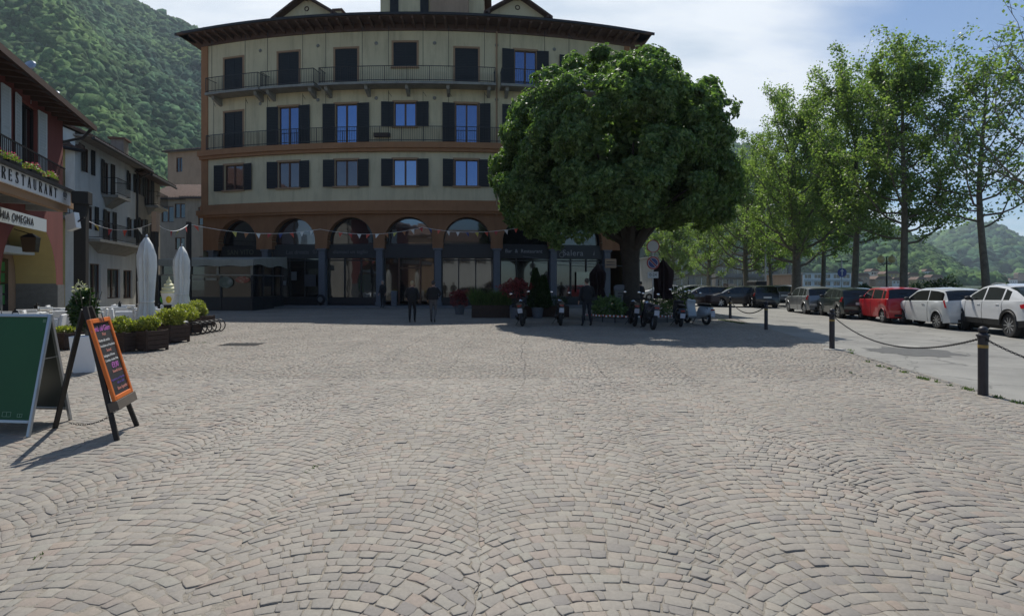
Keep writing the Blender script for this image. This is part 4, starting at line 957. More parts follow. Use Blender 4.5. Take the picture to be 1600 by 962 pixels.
# dark old house
q2 = q1 + dW * 0.02; dD = Vector((-0.30, 1, 0)).normalized(); LD = sW(250) - sW(212)
q3 = q2 + dD * LD
def winD(px, y0, y1, wd, *r): a = win(px, y0, y1, wd, 'open', 'panedark', *r); return (a[0] - Lw, *a[1:])
dk, KD, _ = plain_house('old_house', 'dark weathered old house with brown eaves at the lane corner', (q2.x, q2.y), (q3.x, q3.y), 9, Hw - 0.2, 'greywall', wins=[winD(219, 270, 304, 0.8), winD(232, 278, 322, 0.9), winD(222, 342, 384, 0.9), winD(240, 350, 384, 0.8), winD(225, 415, 465, 1.6, None)], over=1.0, eave='darkwood', roofrise=2.2)
small_balc(dk, KD, LD * 0.6, zW(233, 322), 2.4, 0.8)
m = MB(); m.box((LD * 0.35, 1.6, Hw + 1.1), (0.9, 0.8, 2.0), 0, KD); ch = m.build('chimney', MT['greywall'], dk)
m = MB(); m.box((LD * 0.35, 1.6, Hw + 2.15), (1.2, 1.1, 0.12), 0, KD); m.build('chimney_cap', MT['roof'], ch)
# houses closing the lane
Yl = 58.0
def lw(px, y0, y1, wd, *r): return (PX(px, Yl) - PX(236, Yl), ZH(y1, Yl), wd, ZH(y0, Yl) - ZH(y1, Yl), *r)
plain_house('lane_house', 'grey lane end house under a low pantiled roof', (PX(236, Yl), Yl), (PX(296, Yl), Yl), 8, ZH(309, Yl), 'greywall', wins=[lw(262, 322, 347, 1.3, 'open', 'panedark', None), lw(281, 318, 341, 1.1, 'open', 'panedark', None), lw(281, 371, 390, 1.0, 'open', 'panedark', None), lw(262, 430, 470, 2.0, 'open', 'panedark', None)], over=0.5, roofrise=1.9)
plain_house('rear_house', 'grey house with tiled roof behind the corner of the big building', (PX(290, 56.5), 56.5), (PX(345, 56.5), 56.5), 8, ZH(308, 56.5), 'greywall', wins=[(1.9, ZH(352, 56.5), 1.2, 1.9, 'open', 'panedark', None), (1.9, 3.0, 1.1, 1.5, 'open', 'panedark', None)], over=0.5, roofrise=1.6)
plain_house('tower_house', 'tall tan house rising behind the tiled roofs of the lane', (PX(262, 72), 72), (PX(335, 70), 70), 7, ZH(238, 72), 'tanwall', wins=[(1.9, ZH(270, 72), 1.0, 1.9, 'open', 'panedark', None)], over=0.5, roofrise=0.8)
m = MB()
# houses behind the viewer, seen in the shop windows
plain_house('opposite_house', 'pale house opposite the arcade seen only in its shop windows', (12, -24), (-4, -24), 8, 9.5, 'whitewall', wins=[(2 + 3 * i, 5.4, 1.1, 1.8, 'open') for i in range(5)], over=0.6)
plain_house('opposite_house', 'tan house opposite the arcade seen only in its shop windows', (-5, -22), (-26, -22), 8, 10.5, 'tanwall', wins=[(2 + 3.4 * i, 5.4, 1.1, 1.8, 'open') for i in range(6)], over=0.6)

# ------------------------------------------------------------ leaf clouds and trees
def leafmesh(name, P, D, L, Wd, m, seed=0, fold=0.0):
    """one four-cornered leaf per point P, pointing along D"""
    rs = np.random.default_rng(seed); k = len(P)
    D = D / np.maximum(np.linalg.norm(D, axis=1, keepdims=True), 1e-6)
    A = rs.normal(size=(k, 3)); S = np.cross(D, A); S /= np.maximum(np.linalg.norm(S, axis=1, keepdims=True), 1e-6)
    L = np.asarray(L).reshape(-1, 1) * np.ones((k, 1)); Wd = np.asarray(Wd).reshape(-1, 1) * np.ones((k, 1))
    Nn = np.cross(S, D)
    V = np.stack([P, P + D * L * 0.5 + S * Wd * 0.5, P + D * L - Nn * L * 0.15, P + D * L * 0.5 - S * Wd * 0.5], 1)
    f = (np.arange(k)[:, None] * 4 + np.arange(4)[None])
    return npmesh(name, V.reshape(-1, 3), f, mats=m)
def unit(rs, n):
    v = rs.normal(size=(n, 3)); return v / np.linalg.norm(v, axis=1, keepdims=True)

def chestnut():
    rs = np.random.default_rng(5)
    base = G(985, 499); base.z = 0
    o = thing('chestnut_tree', 'large dense horse chestnut tree with a dark trunk standing in the square', 'tree', base)
    m = MB()
    prof = [(0.70, -0.05), (0.54, 0.25), (0.44, 0.8), (0.40, 1.6), (0.39, 2.5), (0.44, 3.1), (0.50, 3.6)]
    m.tube([(0.03 * math.sin(z), 0.02 * z, z) for r, z in prof], [r * 1.0 for r, z in prof], 16)
    lr = random.Random(3)
    for k in range(11):
        a = 2 * math.pi * k / 11 + lr.uniform(-.2, .2); up = lr.uniform(0.9, 1.5); p = Vector((0.3 * math.cos(a), 0.3 * math.sin(a), 3.2 + lr.uniform(0, 0.5))); pts = [p]; L = lr.uniform(3.4, 4.6)
        for i in range(6):
            f = (i + 1) / 6; pts.append(Vector((0.3 * math.cos(a) + L * 0.78 * f * math.cos(a), 0.3 * math.sin(a) + L * 0.78 * f * math.sin(a), 3.4 + L * up * f * (0.9 - 0.3 * f)))) 
        m.tube(pts, [0.22, 0.18, 0.15, 0.12, 0.09, 0.06, 0.03], 7)
    m.tube([(0, 0, 3.4), (0.2, 0, 6), (0, 0.2, 8.2), (-0.3, 0, 10.2)], [0.4, 0.28, 0.16, 0.05], 8)
    attach(m.build('trunk', MT['barkdark'], None, smooth=True), o, True)
    # crown: an uneven dome made of sub-crowns
    # outline of the crown by height: (z, left, right) in metres from the trunk
    prof_ = [(3.9, -2.4, 1.6), (4.6, -4.6, 3.0), (5.4, -5.6, 4.4), (6.2, -5.95, 4.7), (7.2, -5.9, 4.85), (8.7, -5.55, 4.8), (9.9, -5.05, 4.35), (10.8, -4.4, 3.8), (11.5, -3.4, 2.2), (12.0, -2.5, 0.8), (12.35, -1.3, -0.6)]
    pz = [q[0] for q in prof_]; cx, cy, cz = -0.5, 0.0, 7.2
    subs = []; lobes = []
    while len(lobes) < 98:
        z = rs.uniform(4.9, 11.9); a = rs.uniform(0, 2 * math.pi); Lq = np.interp(z, pz, [q[1] for q in prof_]); Rq = np.interp(z, pz, [q[2] for q in prof_]); hx = (Rq - Lq) / 2; xc = (Rq + Lq) / 2
        if rs.random() > hx / 5.6: continue
        hy = min(hx * 0.86, max(0.5, 24.5 - (z - 1.65 + 0.5) / 0.4365)) if math.sin(a) < 0 else hx * 0.86
        r = rs.uniform(0.9, 1.75); s = max(0.05, 1.0 - r / max(hx, 1.4) * 0.80); c = np.array([xc + hx * s * math.cos(a), hy * s * math.sin(a), z - r * 0.35])
        if any(np.linalg.norm(c - q[0]) < (r + q[1]) * 0.26 for q in lobes): continue
        lobes.append((c, r)); o_ = np.array([math.cos(a), math.sin(a), 0.5])
        for q in range(int(5 + 5 * r * r)):
            u_ = unit(rs, 1)[0]
            if u_ @ o_ < -0.2: continue
            rr_ = rs.uniform(0.26, 0.5); p_ = c + u_ * (r - rr_ * 0.6) * np.array([1, 1, 0.85]); subs.append((p_[0], p_[1], p_[2], rr_))
    for k in range(40):
        z = rs.uniform(4.5, 5.2); a = rs.uniform(0, 6.28); q = rs.random() ** .5 * .85; Lq = np.interp(z, pz, [q_[1] for q_ in prof_]); Rq = np.interp(z, pz, [q_[2] for q_ in prof_])
        subs.append(((Rq + Lq) / 2 + (Rq - Lq) / 2 * q * math.cos(a), (Rq - Lq) / 2 * .8 * q * math.sin(a), z, rs.uniform(.4, .8)))
    P = []; Dr = []; LL = []
    for (x, y, z, r) in subs:
        k = int(300 * r * r + 25)
        u = unit(rs, k); out = np.array([x - cx, y - cy, (z - cz) + 0.5]); out = out / np.linalg.norm(out)
        u = u[(u @ out) > -0.45]
        rad_ = r * (0.80 + 0.55 * rs.random((len(u), 1)) ** 2.2)
        c = np.array([x, y, z]) + u * rad_ * np.array([1, 1, 0.82])
        # a palm of seven drooping leaflets
        ax_ = u + out * 0.6 + rs.normal(0, 0.25, u.shape); ax_ /= np.linalg.norm(ax_, axis=1, keepdims=True)
        t1 = np.cross(ax_, unit(rs, len(u))); t1 /= np.linalg.norm(t1, axis=1, keepdims=True); t2 = np.cross(ax_, t1)
        for j in range(7):
            a = (j - 3) * 0.62; d = t1 * math.cos(a) + t2 * math.sin(a) + ax_ * 0.15 + np.array([0, 0, -0.45])
            P.append(c); Dr.append(d); LL.append(np.full(len(c), 0.205 if 1 < j < 5 else 0.15) * rs.uniform(0.8, 1.25, len(c)))
    P = np.concatenate(P) + np.array([-0.3, 0, 0]); Dr = np.concatenate(Dr); LL = np.concatenate(LL)
    # inner fill so that the heart of the crown reads as dense leaves
    k = 14000; u = unit(rs, k); rr = rs.uniform(0.25, 0.88, (k, 1)) ** 0.6; Q = np.array([cx, cy, cz]) + u * rr * np.array([4.3, 3.4, 3.3]); Q = Q[Q[:, 2] > 4.7]
    P = np.concatenate([P, Q]); Dr = np.concatenate([Dr, unit(rs, len(Q)) + np.array([0, 0, -0.4])]); LL = np.concatenate([LL, np.full(len(Q), 0.36)])
    attach(leafmesh('crown', P, Dr, LL, LL * 0.44, MT['leafchest'], 4), o, True)
    return o
chestnut()

def plane_tree(seed, h, rx, tr, first, nl, leafn, loc, label, leafs=0.135, lean=0.0, bare=0.0, crownz=None, leafm='leafplane', group='plane trees along the promenade'):
    rs = np.random.default_rng(seed); lr = random.Random(seed)
    o = thing('plane_tree', label, 'tree', loc, 0, group)
    m = MB(); k = 11; pts = []; rad_ = []
    for i in range(k):
        f = i / (k - 1); pts.append(Vector((lean * f * h + 0.10 * math.sin(f * 7 + seed), 0.10 * math.cos(f * 6 + seed * 2) - 0.1, h * 0.93 * f))); rad_.append(tr * 0.74 * (1.3 if i == 0 else 1) * (1 - f) ** 0.75 + 0.015)
    m.tube(pts, rad_, 9)
    def tp(f): f = f * (k - 1); i = min(int(f), k - 2); return pts[i].lerp(pts[i + 1], f - i), rad_[i]
    P = []; D = []
    for j in range(nl):
        f = first + (0.96 - first) * (j + lr.random() * 0.8) / nl; p, r = tp(f); a = j * 2.4 + lr.uniform(-0.5, 0.5)
        g_ = (f - first) / (1 - first)
        leafn = leafn; ext = rx * (0.55 + 0.65 * math.sin(math.pi * min(1, 0.15 + g_ * 0.85)) ) * lr.uniform(0.55, 1.15) * (1 - 0.45 * g_)
        rise = ext * lr.uniform(0.5, 1.5) * (0.7 + 0.9 * g_)
        q = [p]; n_ = 6
        for i in range(1, n_ + 1):
            t_ = i / n_; q.append(p + Vector((math.cos(a) * ext * t_ ** 0.8, math.sin(a) * ext * t_ ** 0.8, rise * t_ ** 1.5)) + Vector((lr.uniform(-.09, .09), lr.uniform(-.09, .09), lr.uniform(-.06, .06))) * 1.2)
        r0 = max(0.02, r * 0.42); m.tube(q, [r0 * (1 - 0.85 * i / n_) for i in range(n_ + 1)], 5)
        for s in range(9):
            t_ = 0.25 + 0.75 * (s + lr.random()) / 9; ii = min(int(t_ * n_), n_ - 1); b0 = q[ii].lerp(q[ii + 1], t_ * n_ - ii)
            d = Vector((lr.uniform(-1, 1), lr.uniform(-1, 1), lr.uniform(-0.3, 1.2))).normalized(); Ln = lr.uniform(0.5, 1.35) * (1.1 - 0.3 * g_)
            b1 = b0 + d * Ln * 0.5 + Vector((0, 0, 0.05)); b2 = b0 + d * Ln + Vector((0, 0, 0.18 * Ln))
            m.tube([b0, b1, b2], [0.016, 0.011, 0.004], 3, caps=False)
            if lr.random() < bare: continue
            cnt = max(3, int(1.9 * leafn / (nl * 9) * lr.uniform(0.3, 1.9)))
            tt_ = rs.random(cnt) ** 0.7
            c = np.array(b0)[None] + (np.array(b2) - np.array(b0))[None] * tt_[:, None] + rs.normal(0, 0.17, (cnt, 3)); P.append(c); D.append(unit(rs, cnt) + np.array([0, 0, -0.35]))
    attach(m.build('trunk', MT['bark'], None, smooth=True), o, True)
    P = np.concatenate(P); D = np.concatenate(D)
    attach(leafmesh('crown', P, D, rs.uniform(0.65, 1.3, len(P)) * leafs, rs.uniform(0.65, 1.2, len(P)) * leafs * 0.95, MT[leafm], seed), o, True)
    return o
def at(px, Y, z=0.12): return Vector((PX(px, Y), Y, z))
plane_tree(11, 14.3, 3.3, 0.26, 0.27, 34, 13000, at(1410, 29.5), 'tallest slender plane tree behind the white hatchback')
plane_tree(12, 14.2, 3.6, 0.27, 0.30, 36, 14000, at(1334, 33.5), 'plane tree with dark trunk behind the red car', lean=0.01)
plane_tree(13, 14.6, 4.2, 0.42, 0.20, 44, 17000, at(1241, 39.5), 'broad plane tree with thick pale trunk behind the silver car')
plane_tree(14, 12.2, 3.0, 0.22, 0.36, 30, 5000, at(1533, 25.5), 'airy half bare plane tree above the white crossover car', bare=0.25)
plane_tree(15, 13.4, 4.6, 0.34, 0.20, 40, 14000, at(1166, 52), 'round plane tree behind the chained bollards left of the thick trunk')
plane_tree(16, 12.0, 5.0, 0.34, 0.18, 36, 12000, at(1108, 64), 'distant spreading plane tree right of the chestnut')
plane_tree(17, 11.5, 5.0, 0.3, 0.18, 34, 11000, at(1050, 78), 'farthest plane tree beyond the closed dark parasol', leafs=0.2)
plane_tree(18, 11.8, 3.6, 0.2, 0.30, 26, 1300, at(1672, 20.5), 'nearly bare plane tree at the right picture edge', bare=0.6)
plane_tree(19, 13.8, 3.6, 0.25, 0.28, 34, 11000, at(1284, 45), 'slim plane tree standing between thick trunk and dark trunk', leafs=0.18)
plane_tree(20, 12.6, 4.4, 0.28, 0.22, 34, 10000, at(1202, 62), 'far plane tree behind the street lamp head', leafs=0.2)

def bush(parent_thing, name, P0, r, n, lsize, m, seed, flat=1.0, stems=True, local=True, shape=None):
    rs = np.random.default_rng(seed); u = unit(rs, n); rad_ = rs.uniform(0.35, 1.0, (n, 1)) ** 0.5
    lump = 1 + 0.18 * np.sin(u[:, :1] * 5 + seed) * np.cos(u[:, 1:2] * 4 + seed)
    c = u * rad_ * lump * np.array([r[0], r[1], r[2]]) + np.array(P0)
    o = leafmesh(name, c, u + rs.normal(0, 0.6, u.shape), rs.uniform(0.6, 1.3, n) * lsize, rs.uniform(0.6, 1.2, n) * lsize * 0.6, m, seed)
    attach(o, parent_thing, local)
    return o
# shrubs along the lake wall
for i, (px, Y, w_, h_, lab) in enumerate(((1440, 33, 2.6, 1.5, 'dark shrub at the lake edge behind the white hatchback'), (1478, 31, 2.2, 1.7, 'taller dark shrub at the lake edge near the pale trunk'), (1395, 36, 1.6, 0.9, 'low bush by the lake wall under the twin globe lamp'), (1350, 38, 1.4, 1.3, 'thin wiry bush beside the dark tree trunk'), (1560, 29, 3.0, 1.3, 'wide dark shrub behind the white crossover'))):
    o = thing('shrub', lab, 'shrub', at(px, Y), 0, 'shrubs along the lake wall'); bush(o, 'foliage', (0, 0, h_ * 0.5 + 0.1), (w_ * 0.5, 0.6, h_ * 0.55), 1500, 0.16, MT['leafdark'], 40 + i)
    m = MB(); 
    for k in range(6): a = k; m.tube([(0.1 * math.cos(a), 0.1 * math.sin(a), 0), (w_ * .3 * math.cos(a), .3 * math.sin(a), h_ * 1.05)], [0.03, 0.008], 5)
    attach(m.build('stem', MT['bark'], None), o, True)

# ------------------------------------------------------------ restaurant terrace
# pergola: fascia sign, posts
fa = Vector((PX(108, 16.3), 16.3, 0)); fd = Vector((-0.412, 1, 0)).normalized(); KP = frame(fa, fd)
perg = thing('pergola', 'restaurant pergola with dark posts and a long white sign board', 'pergola', fa, baked=True)
zt_, hb = 4.40, 0.42
m = MB(); m.box((-4.0, 0, zt_ - hb / 2), (8.0, 0.07, hb), 0, KP); sb = m.build('sign_board', MT['white'], perg)
m = MB(); m.box((-4.0, 0.12, zt_ - hb - 0.10), (8.0, 0.16, 0.2), 0, KP); m.box((0.3, 0.05, zt_ - hb / 2 - 0.05), (0.55, 0.10, hb), 0, KP); m.build('fascia_beam', MT['trim'], perg)
m = MB(); m.box((-4.0, 1.3, zt_ + 0.0), (8.6, 2.9, 0.07), 0, KP); m.build('awning_roof', MT['shopdark'], perg)
# serif capitals drawn as thick and thin strokes
GL = {'R': [((.15, 0), (.15, 1), .15), ((.15, .97), (.5, .97), .06), ((.5, .97), (.68, .86), .09), ((.68, .86), (.68, .64), .14), ((.68, .64), (.5, .52), .09), ((.5, .52), (.15, .52), .05), ((.42, .5), (.78, 0), .14), ((.02, .02), (.28, .02), .04), ((.66, .02), (.9, .02), .04), ((.02, .98), (.2, .98), .04)],
      'E': [((.15, 0), (.15, 1), .15), ((.05, .97), (.66, .97), .06), ((.15, .5), (.52, .5), .05), ((.05, .03), (.7, .03), .06), ((.66, .99), (.66, .8), .04), ((.7, 0), (.7, .22), .04), ((.52, .4), (.52, .6), .04)],
      'S': [((.62, .8), (.5, .96), .06), ((.5, .96), (.28, .96), .07), ((.28, .96), (.14, .78), .11), ((.14, .78), (.28, .58), .13), ((.28, .58), (.55, .42), .14), ((.55, .42), (.66, .22), .13), ((.66, .22), (.52, .04), .10), ((.52, .04), (.26, .04), .06), ((.26, .04), (.1, .22), .05), ((.64, .98), (.64, .74), .04), ((.09, .02), (.09, .28), .04)],
      'T': [((.4, 0), (.4, 1), .15), ((.0, .97), (.8, .97), .06), ((.02, .99), (.02, .78), .04), ((.78, .99), (.78, .78), .04), ((.27, .02), (.53, .02), .04)],
      'A': [((.08, 0), (.42, 1), .06), ((.4, 1), (.76, 0), .15), ((.22, .36), (.58, .36), .05), ((-.03, .02), (.2, .02), .04), ((.62, .02), (.9, .02), .04)],
      'U': [((.15, 1), (.15, .28), .15), ((.15, .28), (.26, .06), .11), ((.26, .06), (.5, .02), .07), ((.5, .02), (.66, .2), .06), ((.66, .2), (.66, 1), .06), ((.02, .98), (.28, .98), .04), ((.54, .98), (.78, .98), .04)],
      'N': [((.12, 0), (.12, 1), .06), ((.1, 1), (.68, 0), .15), ((.68, 0), (.68, 1), .06), ((0, .02), (.24, .02), .04), ((.56, .98), (.8, .98), .04), ((-.02, .98), (.16, .98), .04)]}
def serif(word, h, adv, M, mt, parent, name):
    m = MB(); n = len(word)
    for i, ch in enumerate(word):
        x0 = (i - n) * adv
        for j, (a, b2, wd) in enumerate(GL[ch]):
            p = Vector((x0 + a[0] * h * 0.78, -0.002 * (j % 4), a[1] * h)); q = Vector((x0 + b2[0] * h * 0.78, -0.002 * (j % 4), b2[1] * h)); d = (q - p)
            L = d.length; d.normalize(); sx = Vector((-d.z, 0, d.x)) * wd * h / 2
            m.add([p - sx, q - sx, q + sx, p + sx, p - sx + Vector((0, .01, 0)), q - sx + Vector((0, .01, 0)), q + sx + Vector((0, .01, 0)), p + sx + Vector((0, .01, 0))], [(0, 1, 2, 3), (4, 5, 6, 7), (0, 1, 5, 4), (1, 2, 6, 5), (2, 3, 7, 6), (3, 0, 4, 7)], 0, M)
    return m.build(name, mt, parent)
serif('RESTAURANT', 0.27, 0.335, KP @ T(-0.92, -0.05, zt_ - hb / 2 - 0.135), MT['textdark'], sb, 'sign_lettering')
m = MB(); K = KP @ T(-0.46, -0.042, zt_ - hb / 2 + 0.02)
m.torus(0.07, 0.005, 12, 4, 0, K @ T(-0.07, 0, 0.02) @ RX(90)); m.torus(0.085, 0.005, 12, 4, 0, K @ T(0, 0, 0.06) @ RX(90)); m.torus(0.07, 0.005, 12, 4, 0, K @ T(0.07, 0, 0.02) @ RX(90)); m.box((0, 0, -0.10), (0.14, 0.01, 0.015), 0, K); m.build('chef_hat_emblem', MT['textdark'], sb)
pA = Vector((PX(127, 16.0), 16.0, 0))
m = MB(); K = frame(pA, fd); m.box((0, 0, 2.0), (0.29, 0.29, 4.0), 0, K); m.box((0, -0.02, 4.16), (0.40, 0.40, 0.36), 0, K); m.build('post', MT['postwood'], perg, bevel=0.01)
m = MB(); K = KP @ T(-5.2, 0.3, 0); m.box((0, 0, 2.0), (0.3, 0.3, 4.0), 0, K); m.build('post', MT['postwood'], perg, bevel=0.01)
m = MB(); K = frame(Vector((PX(114, 15.6), 15.6, 3.42)), (0.9, -0.3)) @ RY(-12); m.box((0, 0, 0), (0.40, 0.14, 0.46), 0, K); m.bar((0.18, 0, -0.05), (0.34, 0.1, 0.05), 0.04, 0.04, 1, K)
tag(m.build('floodlight', [MT['white'], MT['iron']], bevel=0.01), 'square white floodlight tilted on the dark pergola post', 'floodlight')
# flower boxes on the fascia
flm = {'pink': leafmat('pink_flowers', (0.35, 0.03, 0.12), (0.6, 0.10, 0.30), 0.3), 'lime': leafmat('lime_leaves', (0.12, 0.2, 0.03), (0.3, 0.36, 0.08), 0.3)}
for i, (px, py, lab) in enumerate(((8, 248, 'flower box with pink geraniums at the left edge above the restaurant sign'), (38, 262, 'flower box with pink and lime plants above the letters of the sign'), (70, 274, 'flower box with pink flowers above the end of the sign'), (96, 283, 'small flower box with lime trailing leaves beside the sign end'))):
    s = (KP.inverted() @ Vector((0, 0, 0)))
    k = (px - 800) / F; s_ = (k * fa.y - fa.x) / (fd.x - k * fd.y); s_ = s_; p = KP @ Vector((s_, 0.28, zt_ + 0.16))
    o = thing('flower_box', lab, 'flower box', p, math.atan2(fd.y, fd.x), 'flower boxes above the restaurant sign')
    m = MB(); m.box((0, 0, 0), (0.62, 0.2, 0.2), top=(1.08, 1.2)); attach(m.build('trough', MT['black'], None), o, True)
    bush(o, 'foliage', (0, 0, 0.18), (0.34, 0.15, 0.10), 260, 0.06, flm['lime'], 60 + i); bush(o, 'flowers', (0, 0, 0.22), (0.36, 0.17, 0.12), 80, 0.05, flm['pink'], 70 + i)
# tall dark masts carrying the bunting
for (px, Y, z1, lab) in ((242, 22.0, 3.75, 'dark wooden mast with pale stone cap beside the first closed parasol'), (295, 26.0, 4.6, 'thin dark mast behind the second closed parasol')):
    o = thing('mast', lab, 'mast', (PX(px, Y), Y, 0)); m = MB(); m.box((0, 0, z1 / 2), (0.17, 0.17, z1)); attach(m.build('pole', MT['postwood'], None, bevel=0.01), o, True)
    if Y < 24: m = MB(); m.box((0.03, 0, z1 + 0.4), (0.2, 0.2, 0.8)); attach(m.build('cap', MT['tanwall'], None), o, True)

# tables and white chairs
def make_chair():
    o = thing('terrace_chair', 'x', 'chair', (0, 0, 0), 0, 'white chairs on the restaurant terrace')
    m = MB(); m.box((0, 0, 0.42), (0.52, 0.50, 0.07)); attach(m.build('seat', MT['white'], None, bevel=0.015), o, True)
    m = MB(); m.box((0, 0.24, 0.63), (0.54, 0.06, 0.42), 0, RX(-6)); attach(m.build('backrest', MT['white'], None, bevel=0.02), o, True)
    for s in (-1, 1):
        m = MB(); m.box((s * 0.26, 0, 0.58), (0.05, 0.48, 0.26)); attach(m.build('armrest', MT['white'], None, bevel=0.015), o, True)
        for y in (-0.2, 0.2): m = MB(); m.box((s * 0.23, y, 0.2), (0.04, 0.04, 0.4)); attach(m.build('leg', MT['white'], None), o, True)
    return o
def make_table():
    o = thing('terrace_table', 'x', 'table', (0, 0, 0), 0, 'tables on the restaurant terrace')
    m = MB(); m.box((0, 0, 0.735), (0.8, 0.8, 0.03)); attach(m.build('tabletop', MT['concrete'], None, bevel=0.005), o, True)
    m = MB(); m.tube([(0, 0, 0.03), (0, 0, 0.72)], 0.035, 8); m.box((0, 0, 0.015), (0.45, 0.45, 0.03)); attach(m.build('pedestal', MT['alu'], None), o, True)
    return o
def make_holder():
    m = MB(); m.prism([(-0.09, 0), (0.09, 0), (0.05, 0.17), (0, 0.20), (-0.05, 0.17)], -0.05, 0.05); m.box((0, -0.052, 0.08), (0.1, 0.006, 0.1), 1); m.ell((0, 0, 0.22), (0.025, 0.025, 0.025), 8, 6)
    return tag(m.build('napkin_holder', [MT['black'], MT['white']]), 'x', 'napkin holder', 'black napkin holders on the terrace tables')
C0, T0, H0 = make_chair(), make_table(), make_holder()
tabs = [(8.6, -9.45, .2), (11.4, -11.7, .1), (12.2, -13.3, 0), (14.4, -13.2, .1), (15.6, -14.8, .1), (17.6, -14.4, .2), (18.6, -16.3, .1), (20.6, -14.9, .2), (21.5, -17.0, .1), (24.2, -16.2, .1), (18.9, -12.6, .2)]
tn = ['nearest terrace table behind the green board', 'terrace table between pergola post and green board', 'terrace table close to the picture edge', 'terrace table beside the dark pergola post', 'terrace table under the arch of the red house', 'terrace table just behind the pergola post', 'terrace table at the red house corner pillar', 'terrace table in front of the white house', 'terrace table behind the corner of the red house', 'farthest terrace table by the shop doors', 'terrace table behind the first closed parasol']
first = [True]
for i, ((Y, X, rz), nme) in enumerate(zip(tabs, tn)):
    a = 0.41 + rz
    if i == 0: T0.location = (X, Y, 0); T0.rotation_euler[2] = a; T0['label'] = 'grey ' + nme; H0.location = (X + .05, Y, 0.75); H0.rotation_euler[2] = 0.3; H0['label'] = 'black napkin holder on the ' + nme
    else:
        dup(T0, 'grey ' + nme, (X, Y, 0), a); h = H0.copy(); COL.objects.link(h); h.location = (X + .05, Y, 0.75); h.rotation_euler = (0, 0, 0.3 * i); h['label'] = 'black napkin holder on the ' + nme
    for j, (dx, dy, rr) in enumerate(((0, 0.72, 0), (0, -0.72, math.pi), (0.72, 0, -math.pi / 2), (-0.72, 0, math.pi / 2))):
        if i == 0 and j == 1: continue
        v = Matrix.Rotation(a, 3, 'Z') @ Vector((dx, dy, 0))
        side = ['beyond', 'in front of', 'right of', 'left of'][j]
        lab = 'white chair ' + side + ' the ' + nme
        if i == 0 and j == 0: C0.location = (X + v.x, Y + v.y, 0); C0.rotation_euler[2] = a + rr; C0['label'] = lab
        else: dup(C0, lab, (X + v.x, Y + v.y, 0), a + rr)

# parasols, closed
def parasol(name, label, loc, z1, r, m, zlow, cat='parasol', group=None, tie=True, seed=0):
    o = thing(name, label, cat, loc, 0, group)
    k = MB(); k.tube([(0, 0, 0), (0, 0, z1)], 0.03, 8); k.ell((0, 0, z1 + 0.02), (0.04, 0.04, 0.06), 8, 6); attach(k.build('pole', MT['alu'] if tie else MT['black'], None), o, True)
    k = MB(); k.box((0, 0, 0.04), (0.6, 0.6, 0.08)); attach(k.build('base', MT['concrete'], None, bevel=0.01), o, True)
    k = MB(); n = 24; pr = [(0.05, z1 - 0.02), (0.10 + r * .2, z1 - 0.22), (r * 0.95, z1 - 0.55), (r * 0.98, z1 - 0.85), (r * 0.84, z1 - 1.4), (r * 0.9, (z1 + zlow) / 2 - .1), (r * 0.78, zlow + 0.45), (r * 1.05, zlow + 0.08), (r * 1.1, zlow)]
    k.lathe(pr, n, 0, None, jit=lambda i, j: 1 + (0.24 if j % 2 else -0.20) * min(1, i / 2) + 0.10 * math.sin(j * 1.7 + i * 0.6 + seed)); attach(k.build('canopy', m, None, smooth=True, angle=70), o, True)
    if tie: k = MB(); k.torus(r * 0.95, 0.015, 16, 5, 0, T(0, 0, zlow + 0.5)); attach(k.build('strap', MT['white'], None), o, True)
    return o
parasol('closed_parasol', 'closed white parasol nearest to the planter boxes, tied at the bottom', (PX(229, 16), 16, 0), 3.02, 0.205, MT['canvas'], 0.62, group='closed white parasols', seed=1)
parasol('closed_parasol', 'closed white parasol farther back beside the ice cream figure', (PX(284, 21), 21, 0), 3.1, 0.24, MT['canvas'], 0.75, group='closed white parasols', seed=3)
dkc = mat('dark_canvas', (0.025, 0.012, 0.014), 0.9, var=0.2, vscale=4)
parasol('closed_parasol', 'closed dark parasol right of the no parking sign', (PX(1036, 27), 27, 0), 2.85, 0.40, dkc, 0.9, tie=False, seed=5)
parasol('closed_parasol', 'closed dark parasol in front of the bar windows', (PX(934, 31), 31, 0), 2.8, 0.38, dkc, 0.9, tie=False, seed=6)

# planter boxes with variegated shrubs
def planter(i, px, py, w_, d_, h_, lab, bw, bh, rz=-0.36):
    p = G(px, py); o = thing('planter_box', lab, 'planter', (p.x, p.y + d_ / 2, 0), rz, 'wooden planter boxes round the terrace')
    m = MB(); t_ = 0.03
    for k in range(4):
        z = 0.04 + (k + 0.5) * (h_ - 0.04) / 4; hh = (h_ - 0.04) / 4 - 0.008
        for y in (-d_ / 2, d_ / 2): m.box((0, y, z), (w_, t_, hh))
        for x in (-w_ / 2, w_ / 2): m.box((x, 0, z), (t_, d_ + t_, hh))
    for x in (-w_ / 2 + .03, w_ / 2 - .03):
        for y in (-d_ / 2 - .012, d_ / 2 + .012): m.box((x, y, h_ / 2 + 0.01), (0.07, 0.045, h_ + 0.02))
    m.box((0, 0, h_ - 0.07), (w_ - 0.04, d_ - 0.04, 0.04)); attach(m.build('box', MT['plank'], None, bevel=0.004), o, True)
    rb_ = random.Random(200 + i)
    for q in range(4): bush(o, 'shrub', (rb_.uniform(-.3, .3) * bw, rb_.uniform(-.1, .1), h_ + bh * rb_.uniform(.25, .62)), (bw * rb_.uniform(.22, .34), d_ * 0.5, bh * rb_.uniform(.28, .42)), 800, 0.068, MT['leafshrub'], 80 + i * 7 + q)
    m = MB()
    for k in range(5): m.tube([(0.03 * k - .06, 0, h_ - .1), ((k - 2) * bw * 0.15, 0.05 * (k % 2), h_ + bh * 0.6)], [0.012, 0.005], 4)
    attach(m.build('stem', MT['bark'], None), o, True)
